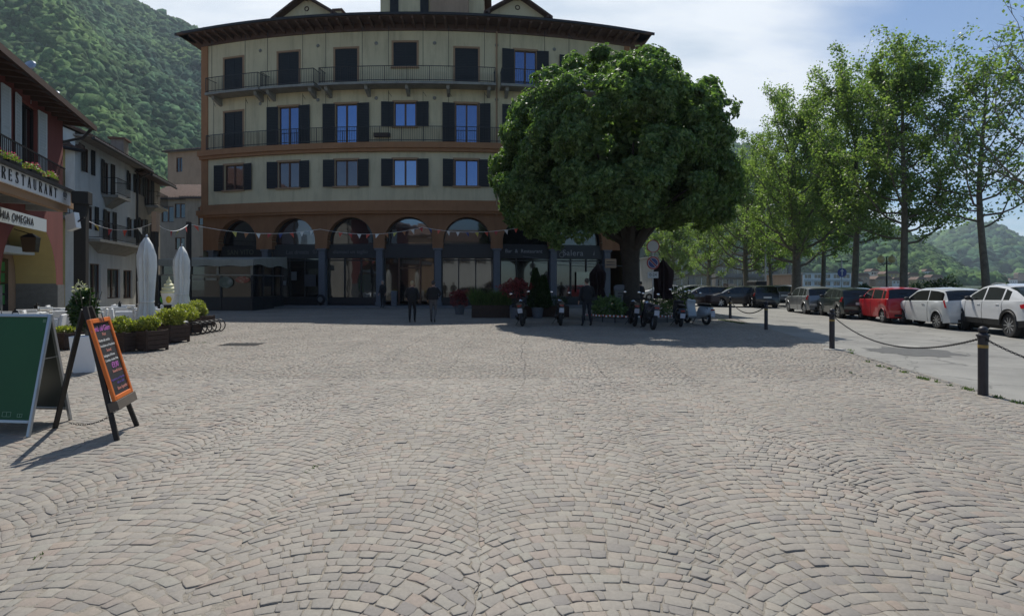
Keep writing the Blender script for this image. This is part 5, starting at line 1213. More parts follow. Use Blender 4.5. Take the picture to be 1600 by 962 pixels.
planter(0, 188, 550, 0.55, 0.45, 0.47, 'small planter box directly right of the chalkboard', 0.42, 0.40)
planter(1, 221, 549, 0.66, 0.50, 0.50, 'near planter box with bright yellow tipped shrub', 0.55, 0.36)
planter(2, 257, 536, 0.72, 0.55, 0.50, 'planter box with a large leafy yellow green shrub next to the grey bin', 0.85, 0.52)
planter(3, 282, 523, 0.8, 0.5, 0.45, 'planter box with pale green shrub behind the grey bin', 0.9, 0.56)
planter(4, 308, 511, 0.8, 0.5, 0.42, 'farthest planter box with yellow green shrub beside the bicycle rack', 0.9, 0.6)
planter(5, 88, 546, 0.9, 0.4, 0.42, 'low dark planter box behind the green board', 0.5, 0.12)
p = G(284, 531); m = MB(); m.lathe([(0.13, 0), (0.16, 0.42), (0.17, 0.5), (0.165, 0.52)], 18); m.lathe([(0.17, 0.5), (0.175, 0.53), (0.12, 0.56), (0.0, 0.565)], 18, 1)
tag(m.build('bin', [MT['iron'], MT['granite']], M=T(p.x, p.y, 0), smooth=True), 'small round dark bin with pale lid between two planters', 'bin')
p0 = G(304, 524); o = thing('bicycle_rack', 'black bicycle rack of round hoops beside the planters', 'bicycle rack', p0)
for k in range(6):
    m = MB(); m.torus(0.21, 0.018, 18, 6, 0, T(k * -0.01, k * 0.3, 0.21) @ RZ(20) @ RX(90)); attach(m.build('hoop', MT['iron'], None), o, True)
for s in (0.04, 0.36): m = MB(); m.tube([(0.0, -0.12, s), (-0.05, 1.62, s)], 0.015, 6); attach(m.build('rail', MT['iron'], None), o, True)

# white tapered pot with oleander
p = G(123, 583); o = thing('potted_oleander', 'tall white tapered pot with an oleander bush in front of the dark post', 'potted plant', (p.x, p.y + .2, 0))
m = MB(); m.box((0, 0, 0.34), (0.34, 0.34, 0.68), 0, RZ(20), top=(1.28, 1.28)); attach(m.build('pot', MT['white'], None, bevel=0.012), o, True)
m = MB()
for k in range(9): a = k * 0.7; m.tube([(0, 0, 0.6), (0.12 * math.cos(a), 0.12 * math.sin(a), 1.1), (0.22 * math.cos(a), 0.22 * math.sin(a), 1.5)], [0.012, 0.009, 0.005], 4)
attach(m.build('stem', MT['bark'], None), o, True)
bush(o, 'foliage', (-0.06, 0, 1.15), (0.19, 0.19, 0.36), 900, 0.10, MT['leafdark'], 91); bush(o, 'flowers', (-0.13, 0, 1.55), (0.10, 0.10, 0.14), 90, 0.05, leafmat('pale_flowers', (0.4, 0.38, 0.36), (0.6, 0.55, 0.5), 0.3), 92)

# ice cream figure
p = G(264, 497); o = thing('ice_cream_figure', 'giant soft ice cream display in a white and green tub on a dark stand', 'display figure', (PX(264, 22), 22, 0))
m = MB(); m.lathe([(0.26, 0), (0.26, 0.05), (0.18, 0.1), (0.18, 0.78), (0.24, 0.8)], 16); attach(m.build('stand', MT['iron'], None), o, True)
m = MB(); m.lathe([(0.20, 0.8), (0.27, 1.2), (0.29, 1.26), (0.2, 1.3)], 20); attach(m.build('tub', MT['white'], None, smooth=True), o, True)
for a, c in ((200, (0.05, 0.35, 0.05)), (300, (0.75, 0.55, 0.02))):
    m = MB(); m.ell((0.215 * math.cos(R_(a)), 0.215 * math.sin(R_(a)), 1.02), (0.10, 0.10, 0.15), 12, 8); attach(m.build('painted_spot', mat('spot', c, 0.5), None, smooth=True), o, True)
m = MB(); m.lathe([(0.26, 1.25), (0.30, 1.33), (0.24, 1.40), (0.25, 1.46), (0.17, 1.54), (0.18, 1.60), (0.09, 1.68), (0.10, 1.73), (0.03, 1.83), (0.01, 1.95)], 20); attach(m.build('swirl', mat('ice_cream', (0.75, 0.73, 0.45), 0.5), None, smooth=True), o, True)

# chalkboard easel
F1 = G(183, 688); F2 = G(214, 665); Fb = G(86, 669)
o = thing('chalkboard_easel', 'orange framed menu chalkboard on a dark wooden easel', 'easel', (F1 + F2) / 2, baked=True)
wv = (F2 - F1); ww = wv.length; wd = wv.normalized(); mid = (F1 + F2) / 2; ap = Vector((PX(150, 6.12), 6.12, 1.40))
upv = (ap - mid); upv = (upv - wd * upv.dot(wd)); hh = upv.length; up = upv.normalized(); nn = up.cross(wd) * -1
if nn.x < 0: nn = -nn
K = Matrix(((wd.x, -nn.x, up.x, mid.x), (wd.y, -nn.y, up.y, mid.y), (wd.z, -nn.z, up.z, mid.z), (0, 0, 0, 1)))
bw, b0, b1 = 0.56, 0.40, 1.30
for s, nm in ((-1, 'leg'), (1, 'leg')):
    m = MB(); m.bar((s * ww / 2, 0.0, 0.0), (s * 0.06, 0.0, hh), 0.045, 0.03, 0, K); m.build(nm, MT['postwood'], o)
m = MB(); m.bar(Fb, K @ Vector((0, 0.04, hh - 0.02)), 0.045, 0.03); m.build('leg', MT['postwood'], o)
m = MB(); m.box((0, -0.05, b0 - 0.05), (bw + 0.02, 0.09, 0.10), 0, K); m.build('ledge', mat('ledge_wood', (0.12, 0.10, 0.08), 0.7, var=.2), o, bevel=0.004)
m = MB(); m.box((0, -0.055, (b0 + b1) / 2), (bw - 0.06, 0.02, b1 - b0 - 0.06), 0, K); m.build('slate', mat('chalkboard', (0.016, 0.016, 0.02), 0.75, var=0.6, vscale=5), o)
om = mat('orange_frame', (0.62, 0.15, 0.025), 0.55, var=0.1, vscale=8); m = MB(); fw = 0.05
for s in (-1, 1): m.box((s * (bw / 2 - fw / 2), -0.065, (b0 + b1) / 2), (fw, 0.035, b1 - b0), 0, K)
m.box((0, -0.066, b0 + fw / 2), (bw - 2 * fw, 0.033, fw), 0, K); m.box((0, -0.066, b1 - fw / 2), (bw - 2 * fw, 0.033, fw), 0, K); m.build('frame', om, o, bevel=0.008)
m = MB(); m.box((0, -0.09, b1 + 0.0), (0.03, 0.03, 0.09), 0, K); m.build('clip', MT['chrome'], o)
ck = {'w': mat('chalk_white', (0.62, 0.62, 0.6), 0.9), 'p': mat('chalk_pink', (0.55, 0.16, 0.5), 0.9), 'v': mat('chalk_violet', (0.13, 0.08, 0.30), 0.9), 'o': mat('chalk_coral', (0.6, 0.25, 0.2), 0.9)}
for (s, z, sz, c, x) in (('Menù del Giorno', 1.185, 0.085, 'p', -0.01), ('Primi', 1.12, 0.05, 'o', 0), ('Risotto alle ortiche', 1.055, 0.042, 'w', -.04), ('Orecchiette con Pomodorini', 0.995, 0.038, 'w', 0), ('Secondi', 0.94, 0.045, 'o', 0), ('Scaloppine al limone', 0.885, 0.040, 'w', -.03), ('Cotoletta e Insalata Mista', 0.83, 0.037, 'w', 0), ('€9,90', 0.765, 0.085, 'p', 0.04), ('Bevande Escluse', 0.70, 0.044, 'o', .06), ('Ti aspettiamo con l\'Aperitivo', 0.615, 0.036, 'v', 0), ('dalle ore 18:00', 0.57, 0.036, 'v', 0.05), ('Buon Appetito!', 0.51, 0.05, 'o', .06)):
    add_text(o, 'chalk_lettering', s, sz, ck[c], K @ T(x, -0.068, z), ext=0.001, shear=0.25, spacing=0.95)

# green double sided board
fl = G(44, 683); o = thing('advertising_board', 'green double sided A board in an aluminium frame, cut by the left edge', 'A board', fl, baked=True)
bd = Vector((-1, 0.10, 0)).normalized()          # from right leg to left leg
Wb, Hb = 0.86, 1.33
topR = Vector((PX(79, 6.22), 6.22, 1.30)); fr = fl; back = G(110, 656)
gm_ = mat('green_panel', (0.012, 0.085, 0.03), 0.7, var=0.08, vscale=2)
for (ft, nm, y) in ((fr, 'front_panel', 0), (back, 'back_panel', 1)):
    up = (topR - ft); L = up.length; up.normalize(); rt = -bd; nrm = rt.cross(up)
    K = Matrix(((rt.x, up.x * 0 + nrm.x * -1, up.x, ft.x), (rt.y, -nrm.y, up.y, ft.y), (rt.z, -nrm.z, up.z, ft.z), (0, 0, 0, 1)))
    m = MB(); m.box((-Wb / 2, 0.0, (0.16 + L) / 2), (Wb - 0.05, 0.012, L - 0.16), 0, K); pn = m.build(nm, gm_ if y == 0 else mat('grey_panel', (0.10, 0.11, 0.10), 0.3, metal=.5), o)
    m = MB(); e = 0.035
    m.box((0, 0, L / 2), (e, 0.03, L), 0, K); m.box((-Wb, 0, L / 2), (e, 0.03, L), 0, K); m.box((-Wb / 2, 0, L - e / 2), (Wb - e, 0.032, e), 0, K); m.box((-Wb / 2, 0, 0.16), (Wb - e, 0.032, e), 0, K)
    m.build('frame', MT['alu'], pn, bevel=0.005)
    if y == 0:
        for (x, z, w2, h2) in ((-0.14, 0.225, 0.055, 0.035), (-0.30, 0.235, 0.10, 0.05), (-0.05, L - 0.08, 0.03, 0.03), (-0.52, 0.24, 0.04, 0.03)):
            m = MB()
            for zz_ in (z - h2 / 2, z + h2 / 2): m.box((x, -0.009, zz_), (w2, 0.003, 0.004), 0, K)
            for xx_ in (x - w2 / 2, x + w2 / 2, x): m.box((xx_, -0.009, z), (0.004, 0.003, h2), 0, K)
            m.build('printed_mark', mat('pale_green_print', (0.22, 0.36, 0.25), 0.6), pn)
m = MB(); m.bar(fr.lerp(topR, 0.62), back.lerp(topR, 0.62), 0.02, 0.004); m.build('hinge_strap', MT['alu'], o)
# short chain between the board and the easel
def chain(name, label, a, b2, sag, parent=None, link=0.045, r=0.006):
    m = MB(); L = (b2 - a).length; n = max(6, int(L * 1.08 / (link * 0.75)))
    for i in range(n):
        t_ = (i + 0.5) / n; p = a.lerp(b2, t_); p.z -= sag * 4 * t_ * (1 - t_); t2 = t_ + 0.01; p2 = a.lerp(b2, t2); p2.z -= sag * 4 * t2 * (1 - t2)
        d = (p2 - p).normalized(); q = d.to_track_quat('X', 'Z').to_matrix().to_4x4()
        m.torus(link / 2, r, 8, 4, 0, Matrix.Translation(p) @ q @ (RX(90) if i % 2 else RX(0)) @ Matrix.Diagonal((1, 0.62, 1, 1)))
    return tag(m.build(name, MT['iron']), label, 'chain')
chain('chain', 'thin chain hanging from the green board to the easel', G(108, 660, 0.3) + Vector((0, 0, 0)), Vector((F1.x, F1.y, 0.32)), 0.07, link=0.03, r=0.003)

# ------------------------------------------------------------ glazed veranda of the restaurant under the first arch
Yk = 33.2; xa, xb = PX(249, Yk), PX(394, Yk)
o = thing('glazed_veranda', 'glazed dining veranda with grey awning roof in front of the first arch', 'veranda', (xb, Yk, 0), baked=True)
fm_ = mat('veranda_frame', (0.30, 0.27, 0.21), 0.6); dm = MT['shopdark']
Hk = ZH(405, Yk)
n_ = 3
m = MB(); m.box(((xa + xb) / 2, Yk, 0.42), (xb - xa, 0.10, 0.84)); m.box((xb, Yk + 2.3, 0.42), (0.1, 4.5, 0.84)); m.build('base_panel', dm, o)
m = MB(); m.box(((xa + xb) / 2, Yk + 0.01, 1.9), (xb - xa - .1, 0.02, 2.2)); m.box((xb - .01, Yk + 2.3, 1.9), (0.02, 4.4, 2.2)); m.build('glass', MT['panedark'], o)
for i in range(4): x = xa + (xb - xa) * i / 3; m = MB(); m.box((x, Yk - 0.03, 1.1), (0.10, 0.10, 2.2)); m.build('lower_post', dm, o)
for i in range(1, 4): m = MB(); m.box((xb + .03, Yk + i * 1.4, 1.5), (0.08, 0.08, 3.0)); m.build('lower_post', dm, o)
m = MB()
for x in (PX(253, Yk), PX(299, Yk), PX(341, Yk), PX(394, Yk)): m.box((x, Yk - 0.04, 2.65), (0.11, 0.10, 0.95))
m.box(((xa + xb) / 2, Yk - 0.04, 2.17), (xb - xa, 0.10, 0.08)); m.build('transom_frame', fm_, o)
m = MB(); m.box((xb + .03, Yk + 2.3, 2.17), (0.06, 4.4, 0.07)); m.build('side_transom', MT['textdim'], o)
m = MB(); vs = []; nn_ = 24
for i in range(nn_ + 1):
    x = xa - 0.3 + (xb - xa + 0.5) * i / nn_; s_ = 0.05 * math.sin(i * 1.1)
    vs += [(x, Yk - 0.28, Hk - 0.42 + s_ * .6), (x, Yk - 0.25, Hk - 0.02), (x, Yk + 4.6, Hk + 0.35)]
fs = []
for i in range(nn_):
    for j in range(2): fs.append((i * 3 + j, i * 3 + j + 1, i * 3 + 4 + j, i * 3 + 3 + j))
m.add(vs, fs); vs = []
for i in range(13):
    y = Yk - 0.28 + 4.9 * i / 12; s_ = 0.08 * math.sin(i * 0.9)
    vs += [(xb + 0.24, y, Hk - 0.38 + s_), (xb + 0.2, y, Hk + 0.37 * i / 12)]
m.add(vs, [(i * 2, i * 2 + 1, i * 2 + 3, i * 2 + 2) for i in range(12)])
m.build('awning', mat('grey_awning', (0.30, 0.29, 0.24), 0.85, var=0.15, vscale=2, stains=.4), o)
def disc(px, py, rw, rh, mt, nm, y=-0.09):
    m = MB(); pts = [(math.cos(2 * math.pi * k / 28) * rw, math.sin(2 * math.pi * k / 28) * rh) for k in range(28)]; m.prism(pts, 0, 0.02, 0, T(PX(px, Yk), Yk + y, ZH(py, Yk))); return m.build(nm, mt, o)
def foodmat(name, a, b2, sc_):
    m = bpy.data.materials.new(name); m.use_nodes = True; t = m.node_tree; b = t.nodes['Principled BSDF']; c = t.nodes.new('ShaderNodeTexCoord'); v = t.nodes.new('ShaderNodeTexVoronoi'); v.inputs['Scale'].default_value = sc_; r = t.nodes.new('ShaderNodeValToRGB')
    t.links.new(c.outputs['Object'], v.inputs['Vector']); t.links.new(v.outputs['Distance'], r.inputs[0]); r.color_ramp.elements[0].color = (*a, 1); r.color_ramp.elements[1].color = (*b2, 1); r.color_ramp.elements[1].position = 0.6; t.links.new(r.outputs[0], b.inputs['Base Color']); return m
disc(354, 441, 0.44, 0.35, foodmat('dish_photo', (0.30, 0.30, 0.26), (0.10, 0.12, 0.09), 3), 'dish_picture'); disc(380, 437, 0.44, 0.20, foodmat('pizza_photo', (0.40, 0.30, 0.20), (0.28, 0.07, 0.04), 5), 'pizza_picture')
m = MB(); m.box((PX(311, Yk), Yk - 0.07, ZH(436, Yk)), (0.65, 0.02, 0.13)); m.box((PX(331, Yk), Yk - 0.07, ZH(436, Yk)), (0.65, 0.02, 0.13)); m.build('paper_strip', fm_, o)
# posters and small papers by the doors of the second arch
def wallbox(name, lab, cat, px, py, wd_, hg_, mt, inn=0.2, group=None):
    m = MB(); K = BM(th(px), ZH(py, 38.2), inn); m.box((0, 0, 0), (wd_, 0.04, hg_), 0, K); return tag(m.build(name, mt), lab, cat, group)
wallbox('poster', 'pale framed notice beside the door of the second arch', 'poster', 454, 431, 0.42, 0.62, MT['textdim'], 0.42)
wallbox('poster', 'wide dim poster in the window of the second arch', 'poster', 480, 438, 0.85, 0.85, mat('dim_poster', (0.06, 0.06, 0.065), 0.6), 0.42)
wallbox('poster', 'small white notice low by the door of the second arch', 'poster', 439, 442, 0.25, 0.3, MT['text'], 0.42)
m = MB(); K = BM(th(502), 0.55, -0.1); m.lathe([(0.3, -0.06), (0.36, 0), (0.3, 0.06)], 20, 0, K @ RX(90)); m.lathe([(0.18, -0.08), (0.22, 0), (0.18, 0.08)], 16, 1, K @ RX(90)); m.tube([(0, 0.05, -0.5), (0, 0.05, -0.3)], 0.04, 6, 0, K)
tag(m.build('round_stand_sign', [MT['iron'], MT['textdim']]), 'round dark standing sign at the foot of the third column', 'sign')
m = MB(); K = BM(th(618), 0.11, -0.4); m.box((0, 0, 0.52), (0.32, 0.32, 1.05), 0, K, top=(1.15, 1.15)); tag(m.build('tall_planter', MT['granite'], bevel=0.01), 'tall pale planter beside the doorway of the fourth arch', 'planter')
m = MB(); K = BM(th(953), ZH(410, 38), -0.1); m.box((0, 0, 0), (0.9, 0.06, 0.66), 0, K); m.box((0, -0.035, 0.1), (0.7, 0.01, 0.05), 1, K); m.box((0, -0.035, -0.08), (0.7, 0.01, 0.05), 1, K); tag(m.build('wall_sign', [MT['tanwall'], MT['textdark']]), 'small beige sign at the right end of the arcade', 'sign')
m = MB(); K = BM(th(915), 1.75, 0.4); m.box((0, 0, 0), (1.1, 0.03, 1.5), 0, K); tag(m.build('reflecting_pane', mirror_glass('bright_reflection_pane', (0.6, 0.7, 0.75), 0.14)), 'bright reflecting pane in the bar front', 'window pane')  # separate glossier pane before the dark shop glass; unlit, it only reflects

# ------------------------------------------------------------ bunting
fc = [(0.75, 0.75, 0.72), (0.45, 0.06, 0.06), (0.06, 0.08, 0.25), (0.55, 0.50, 0.12), (0.6, 0.10, 0.06), (0.4, 0.18, 0.08), (0.08, 0.3, 0.12)]
fmts = [mat('flag_cloth', c, 0.8) for c in fc]
def bunting(label, pts, n, seq, seed):
    o = thing('bunting', label, 'bunting', pts[0], baked=True); pts = [Vector(p) for p in pts]
    seg = []; rs = random.Random(seed); tot = []
    for a, b2 in zip(pts[:-1], pts[1:]):
        for i in range(10): t_ = i / 10; p = a.lerp(b2, t_); p.z -= 0.35 * 4 * t_ * (1 - t_); tot.append(p)
    tot.append(pts[-1]); m = MB(); m.tube(tot, 0.012, 4); m.build('cord', MT['white'], o)
    for i in range(n):
        f = (i + 0.5) / n * (len(tot) - 1); k = int(f); p = tot[k].lerp(tot[k + 1], f - k); d = (tot[k + 1] - tot[k]).normalized()
        if rs.random() < 0.12: continue
        m = MB(); tw_ = rs.uniform(-0.1, 0.1); w2 = 0.12
        m.add([p - d * w2, p + d * w2, p + Vector((tw_, tw_, -0.27)), p - d * w2 + Vector((0, .008, 0)), p + d * w2 + Vector((0, .008, 0)), p + Vector((tw_, tw_ + .008, -0.27))], [(0, 1, 2), (3, 5, 4), (0, 3, 4, 1), (1, 4, 5, 2), (2, 5, 3, 0)])
        m.build('flag', fmts[seq[i % len(seq)]], o)
bunting('string of coloured triangular flags from the white house to the masts', [(PX(139, 23), 23, ZH(346, 23)), (PX(242, 22), 22, ZH(347, 22)), (PX(295, 26), 26, ZH(350, 26))], 9, [3, 1, 4, 0, 6, 3, 1], 1)
bunting('long string of coloured flags crossing in front of the arches', [(PX(295, 26), 26, ZH(350, 26)), (PX(500, 31), 31, ZH(358, 31)), (PX(660, 33), 33, ZH(355, 33)), (PX(830, 31), 31, ZH(352, 31))], 34, [4, 0, 5, 3, 5, 0, 1, 2, 4, 0, 0, 2, 3, 4, 1, 0], 2)

# ------------------------------------------------------------ people
def person(name_label, loc, rz, pose, cols, hair=(0.05, 0.04, 0.03), hgt=1.72):
    k = hgt / 1.72
    o = thing('person', name_label, 'person', loc, rz)
    m_skin = mat('skin', (0.42, 0.26, 0.19), 0.6); m_top = mat('jacket_cloth', cols[0], 0.9, var=0.2, vscale=12); m_leg = mat('trouser_cloth', cols[1], 0.9, var=0.15, vscale=10); m_sh = mat('shoe', cols[2], 0.6); m_hair = mat('hair', hair, 0.8)
    V = []; E = []; Rd = []
    def add(p, r, par=None):
        V.append(Vector(p)); Rd.append(r if isinstance(r, tuple) else (r, r))
        if par is not None: E.append((par, len(V) - 1))
        return len(V) - 1
    pel = add((0, 0, 0.97), (0.150, 0.115)); sp1 = add((0, 0, 1.12), (0.150, 0.115), pel); sp2 = add((0, 0.0, 1.28), (0.175, 0.125), sp1); sp3 = add((0, 0, 1.39), (0.150, 0.10), sp2)
    nk = add((0, 0.0, 1.49), (0.06, 0.06), sp3); hd = add((0, 0.015, 1.56), (0.068, 0.075), nk)
    hands = []
    for s in (-1, 1):
        el = pose.get('elbow%+d' % s, (s * 0.27, -0.03, 1.14)); wr = pose.get('wrist%+d' % s, (s * 0.29, 0.06, 0.91))
        sh = add((s * 0.17, 0, 1.40), 0.078, sp3); s2 = add((s * 0.215, -0.005, 1.34), 0.066, sh); e = add(el, 0.052, s2); w_ = add(wr, 0.032, e); d = (Vector(wr) - Vector(el)).normalized(); h = add(Vector(wr) + d * 0.06, (0.040, 0.022), w_); hands.append((Vector(wr) + d * 0.085, d, s))
        kn = pose.get('knee%+d' % s, (s * 0.10, 0.03, 0.52)); an = pose.get('ankle%+d' % s, (s * 0.105, -0.02, 0.09)); td = Vector(pose.get('toe%+d' % s, (0, 1, -0.25))).normalized()
        hp = add((s * 0.085, 0, 0.88), 0.100, pel); mt_ = add(Vector((s * 0.095, 0, 0.88)).lerp(Vector(kn), .5), 0.082, hp); k_ = add(kn, 0.062, mt_); cf = add(Vector(kn).lerp(Vector(an), .4), 0.060, k_); a_ = add(an, 0.042, cf); bl_ = add(Vector(an) + td * 0.10 + Vector((0, 0, -0.035)), (0.042, 0.032), a_); add(Vector(an) + td * 0.17 + Vector((0, 0, -0.045)), (0.034, 0.022), bl_)
    me = bpy.data.meshes.new('person_skeleton'); me.from_pydata([v[:] for v in V], E, []); ob = bpy.data.objects.new('tmp', me); COL.objects.link(ob)
    md = ob.modifiers.new('s', 'SKIN'); md.use_smooth_shade = True
    for i, sv_ in enumerate(me.skin_vertices[0].data): sv_.radius = Rd[i]; sv_.use_root = (i == 0)
    md2 = ob.modifiers.new('u', 'SUBSURF'); md2.levels = 2; md2.render_levels = 2
    bpy.context.view_layer.update(); dg = bpy.context.evaluated_depsgraph_get(); bm_ = bpy.data.meshes.new_from_object(ob.evaluated_get(dg)); bpy.data.objects.remove(ob)
    # head with nose, chin and ears, fingers, all in the same mesh
    x = MB(); x.v = [Vector(v.co) for v in bm_.vertices]; x.f = [list(p.vertices) for p in bm_.polygons]
    def cls(c):
        if c.z > 1.475: return 0
        for (hp_, d, s) in hands:
            if (c - hp_).dot(d) > -0.11 and (c - hp_).length < 0.14: return 0
        if any(c.z < 0.12 and True for _ in (0,)): return 3
        if c.z < pose.get('hem', 0.93) and abs(c.x) < 0.21: return 2
        return 1
    x.m = []
    for f in x.f:
        c = sum((x.v[i] for i in f), Vector()) / len(f); x.m.append(cls(c))
    K = T(0, 0.02, 1.635)
    x.lathe([(0.012, -0.115), (0.045, -0.105), (0.062, -0.07), (0.074, -0.02), (0.079, 0.03), (0.072, 0.075), (0.045, 0.105), (0.01, 0.115)], 18, 0, K @ Matrix.Diagonal((0.95, 1.2, 1, 1)))
    x.ell((0, 0.115, 1.62), (0.014, 0.022, 0.024), 8, 6); x.ell((0, 0.10, 1.575), (0.026, 0.01, 0.008), 8, 5)
    for s in (-1, 1):
        x.ell((s * 0.077, 0.015, 1.63), (0.010, 0.02, 0.03), 8, 6); x.ell((s * 0.03, 0.102, 1.645), (0.012, 0.008, 0.007), 8, 5, 3)
    for (hp_, d, s) in hands:
        side = d.cross(Vector((1, 0, 0))).normalized()          # across the palm
        curl = Vector((-s, 0, 0))
        for q in range(4):
            b = hp_ + side * (0.024 - q * 0.016); L = (0.062, 0.074, 0.068, 0.052)[q]
            x.tube([b - d * 0.02, b + d * L * 0.45, b + d * L * 0.8 + curl * 0.012, b + d * L * 0.95 + curl * 0.028], [0.009, 0.0085, 0.0078, 0.006], 6, 0)
        x.tube([hp_ - d * 0.03 + side * 0.028, hp_ + side * 0.045 + d * 0.0, hp_ + side * 0.048 + d * 0.028 + curl * 0.01], [0.011, 0.0095, 0.007], 6, 0)
    b = x.build('body', [m_skin, m_top, m_leg, m_sh], None, smooth=True, angle=80); attach(b, o, True)
    hr = MB(); hr.ell((0, -0.005, 1.672), (0.088, 0.098, 0.092), 16, 10); 
    if pose.get('long'): hr.ell((0, -0.05, 1.60), (0.078, 0.05, 0.11), 14, 8)
    else: hr.ell((0, -0.045, 1.64), (0.076, 0.06, 0.07), 14, 8)
    hrb = hr.build('hair', m_hair, None, smooth=True, angle=80); attach(hrb, o, True)
    # jacket shell, a little wider than the body, hanging to the hip
    jk = MB(); z0 = pose.get('hem', 0.93)
    jk.lathe([(0.185, z0), (0.195, z0 + .06), (0.182, 1.08), (0.19, 1.25), (0.185, 1.36), (0.12, 1.46), (0.075, 1.50)], 24, 0, Matrix.Diagonal((1.12, 0.82, 1, 1)), jit=lambda i, j: 1 + 0.035 * math.sin(j * 2.3 + i * 1.1))
    j_ = jk.build('jacket', m_top, None, smooth=True, angle=80); attach(j_, o, True)
    bpy.data.meshes.remove(bm_); o.scale = (k, k, k)
    return o
person('person with light hair seen from behind in a black jacket and dark trousers', G(644, 503.5), 0.05, {'ankle+1': (0.10, 0.05, 0.10), 'knee+1': (0.10, 0.08, 0.52), 'elbow+1': (0.28, -0.08, 1.15), 'wrist+1': (0.27, 0.06, 0.95), 'elbow-1': (-0.26, -0.03, 1.15), 'wrist-1': (-0.24, 0.12, 1.02)}, ((0.012, 0.012, 0.014), (0.012, 0.012, 0.015), (0.03, 0.03, 0.03)), hair=(0.32, 0.25, 0.15), hgt=1.73)
person('person walking away in a black jacket and grey trousers', G(677, 503.5), -0.05, {'ankle+1': (0.10, -0.28, 0.20), 'knee+1': (0.10, 0.0, 0.53), 'toe+1': (0, 0.6, -0.8), 'elbow+1': (0.32, 0.0, 1.18), 'wrist+1': (0.20, 0.16, 1.08), 'wrist-1': (-0.27, 0.14, 0.92), 'ankle-1': (-0.10, 0.08, 0.09), 'hem': 0.96}, ((0.010, 0.010, 0.012), (0.10, 0.095, 0.095), (0.02, 0.02, 0.02)), hair=(0.05, 0.04, 0.035), hgt=1.74)
person('person in dark clothes standing between the motorcycles under the chestnut', G(917, 509), 0.2, {'wrist+1': (0.24, 0.2, 1.0), 'ankle-1': (-0.16, 0, 0.09), 'ankle+1': (0.17, 0, 0.09)}, ((0.012, 0.012, 0.014), (0.014, 0.016, 0.022), (0.02, 0.02, 0.02)), hgt=1.82)
person('person in dark clothes beside the column of the fourth arch', Vector((PX(598, 35.2), 35.2, 0.11)), 2.6, {}, ((0.02, 0.02, 0.02), (0.02, 0.02, 0.02), (0.02, 0.02, 0.02)), hair=(0.3, 0.28, 0.25), hgt=1.7)
person('person in a pale shirt walking far off in the lane', Vector((PX(262, 45), 45, 0)), 0.3, {}, ((0.35, 0.33, 0.30), (0.05, 0.06, 0.1), (0.03, 0.03, 0.03)), hgt=1.75)
person('person in dark clothes standing behind the no parking sign', Vector((PX(1001, 33), 33, 0)), 0.5, {}, ((0.02, 0.02, 0.025), (0.02, 0.02, 0.025), (0.03, 0.03, 0.03)), hgt=1.75)

# ------------------------------------------------------------ bollards and chains
def bollard(px, py, lab, base=False):
    p = G(px, py); o = thing('bollard', lab, 'bollard', p, 0, 'dark bollards along the edge of the square'); r = 0.062
    m = MB(); m.lathe([(r * 1.05, -0.02), (r, 0.1), (r, 0.86), (r * 1.35, 0.87), (r * 1.35, 0.895), (r, 0.90), (r * .8, 0.92)], 20); attach(m.build('post', mat_b, None, smooth=True), o, True)
    m = MB(); m.ell((0, 0, 0.965), (0.062, 0.062, 0.055), 16, 10); attach(m.build('knob', mat_b, None, smooth=True), o, True)
    m = MB(); m.lathe([(r + 0.002, 0.70), (r + 0.002, 0.745)], 20); attach(m.build('band', mat_y, None), o, True)
    for s in (-1, 1): m = MB(); m.torus(0.022, 0.006, 10, 5, 0, T(s * 0.0, s * 0.078, 0.85) @ RY(90)); attach(m.build('chain_ring', mat_b, None), o, True)
    return p
mat_b = mat('bollard_paint', (0.022, 0.020, 0.026), 0.5, var=0.3, vscale=9); mat_y = mat('worn_yellow', (0.30, 0.20, 0.05), 0.7, var=0.3, vscale=20)
bp_ = [bollard(*a) for a in ((1141, 497, 'farthest bollard beside the far patch of grass'), (1197, 515, 'bollard at the tip of the tree shadow'), (1300, 545, 'middle bollard standing on a cracked stone foot'), (1536, 617, 'nearest bollard in front of the white crossover car'))]
pn = Vector((bp_[3].x - 1.05 + 2.0, bp_[3].y - 2.6, 0)); pn = Vector((6.65, 4.6, 0)) 
z_ = Vector((0, 0, 0.85))
chain('chain', 'slack chain between the two farthest bollards', bp_[0] + z_, bp_[1] + z_, 0.42, link=0.06, r=0.009)
chain('chain', 'long sagging chain between middle and nearest bollard', bp_[2] + z_, bp_[3] + z_, 0.42, link=0.05, r=0.007)
chain('chain', 'chain leaving the nearest bollard towards the right edge', bp_[3] + z_, Vector((6.9, 4.9, 0.85)), 0.30, link=0.05, r=0.007)
bl5 = Vector((6.9, 4.85, 0))
m = MB(); r_ = random.Random(4); pts = [(0.28 * math.cos(a) * r_.uniform(.8, 1.2), 0.20 * math.sin(a) * r_.uniform(.8, 1.2)) for a in [2 * math.pi * k / 14 for k in range(14)]]
m.add([(x + bp_[2].x, y + bp_[2].y - .05, 0.015) for x, y in pts] + [(x * 1.1 + bp_[2].x, y * 1.1 + bp_[2].y - .05, -0.03) for x, y in pts], [tuple(range(14))] + [(i, (i + 1) % 14, 14 + (i + 1) % 14, 14 + i) for i in range(14)])
tag(m.build('cracked_footing', pl), 'cracked pale mortar footing under the middle bollard', 'footing')
p = G(378, 538); m = MB(); m.box((0, 0, 0.004), (1.0, 0.62, 0.012))
for k in range(12): m.box((-0.44 + k * 0.08, 0, 0.012), (0.02, 0.5, 0.008), 1)
tag(m.build('drain_grate', [MT['iron'], MT['rubber']], M=T(p.x, p.y, 0)), 'dark iron drain grate in the cobbles near the bicycle rack', 'drain grate')
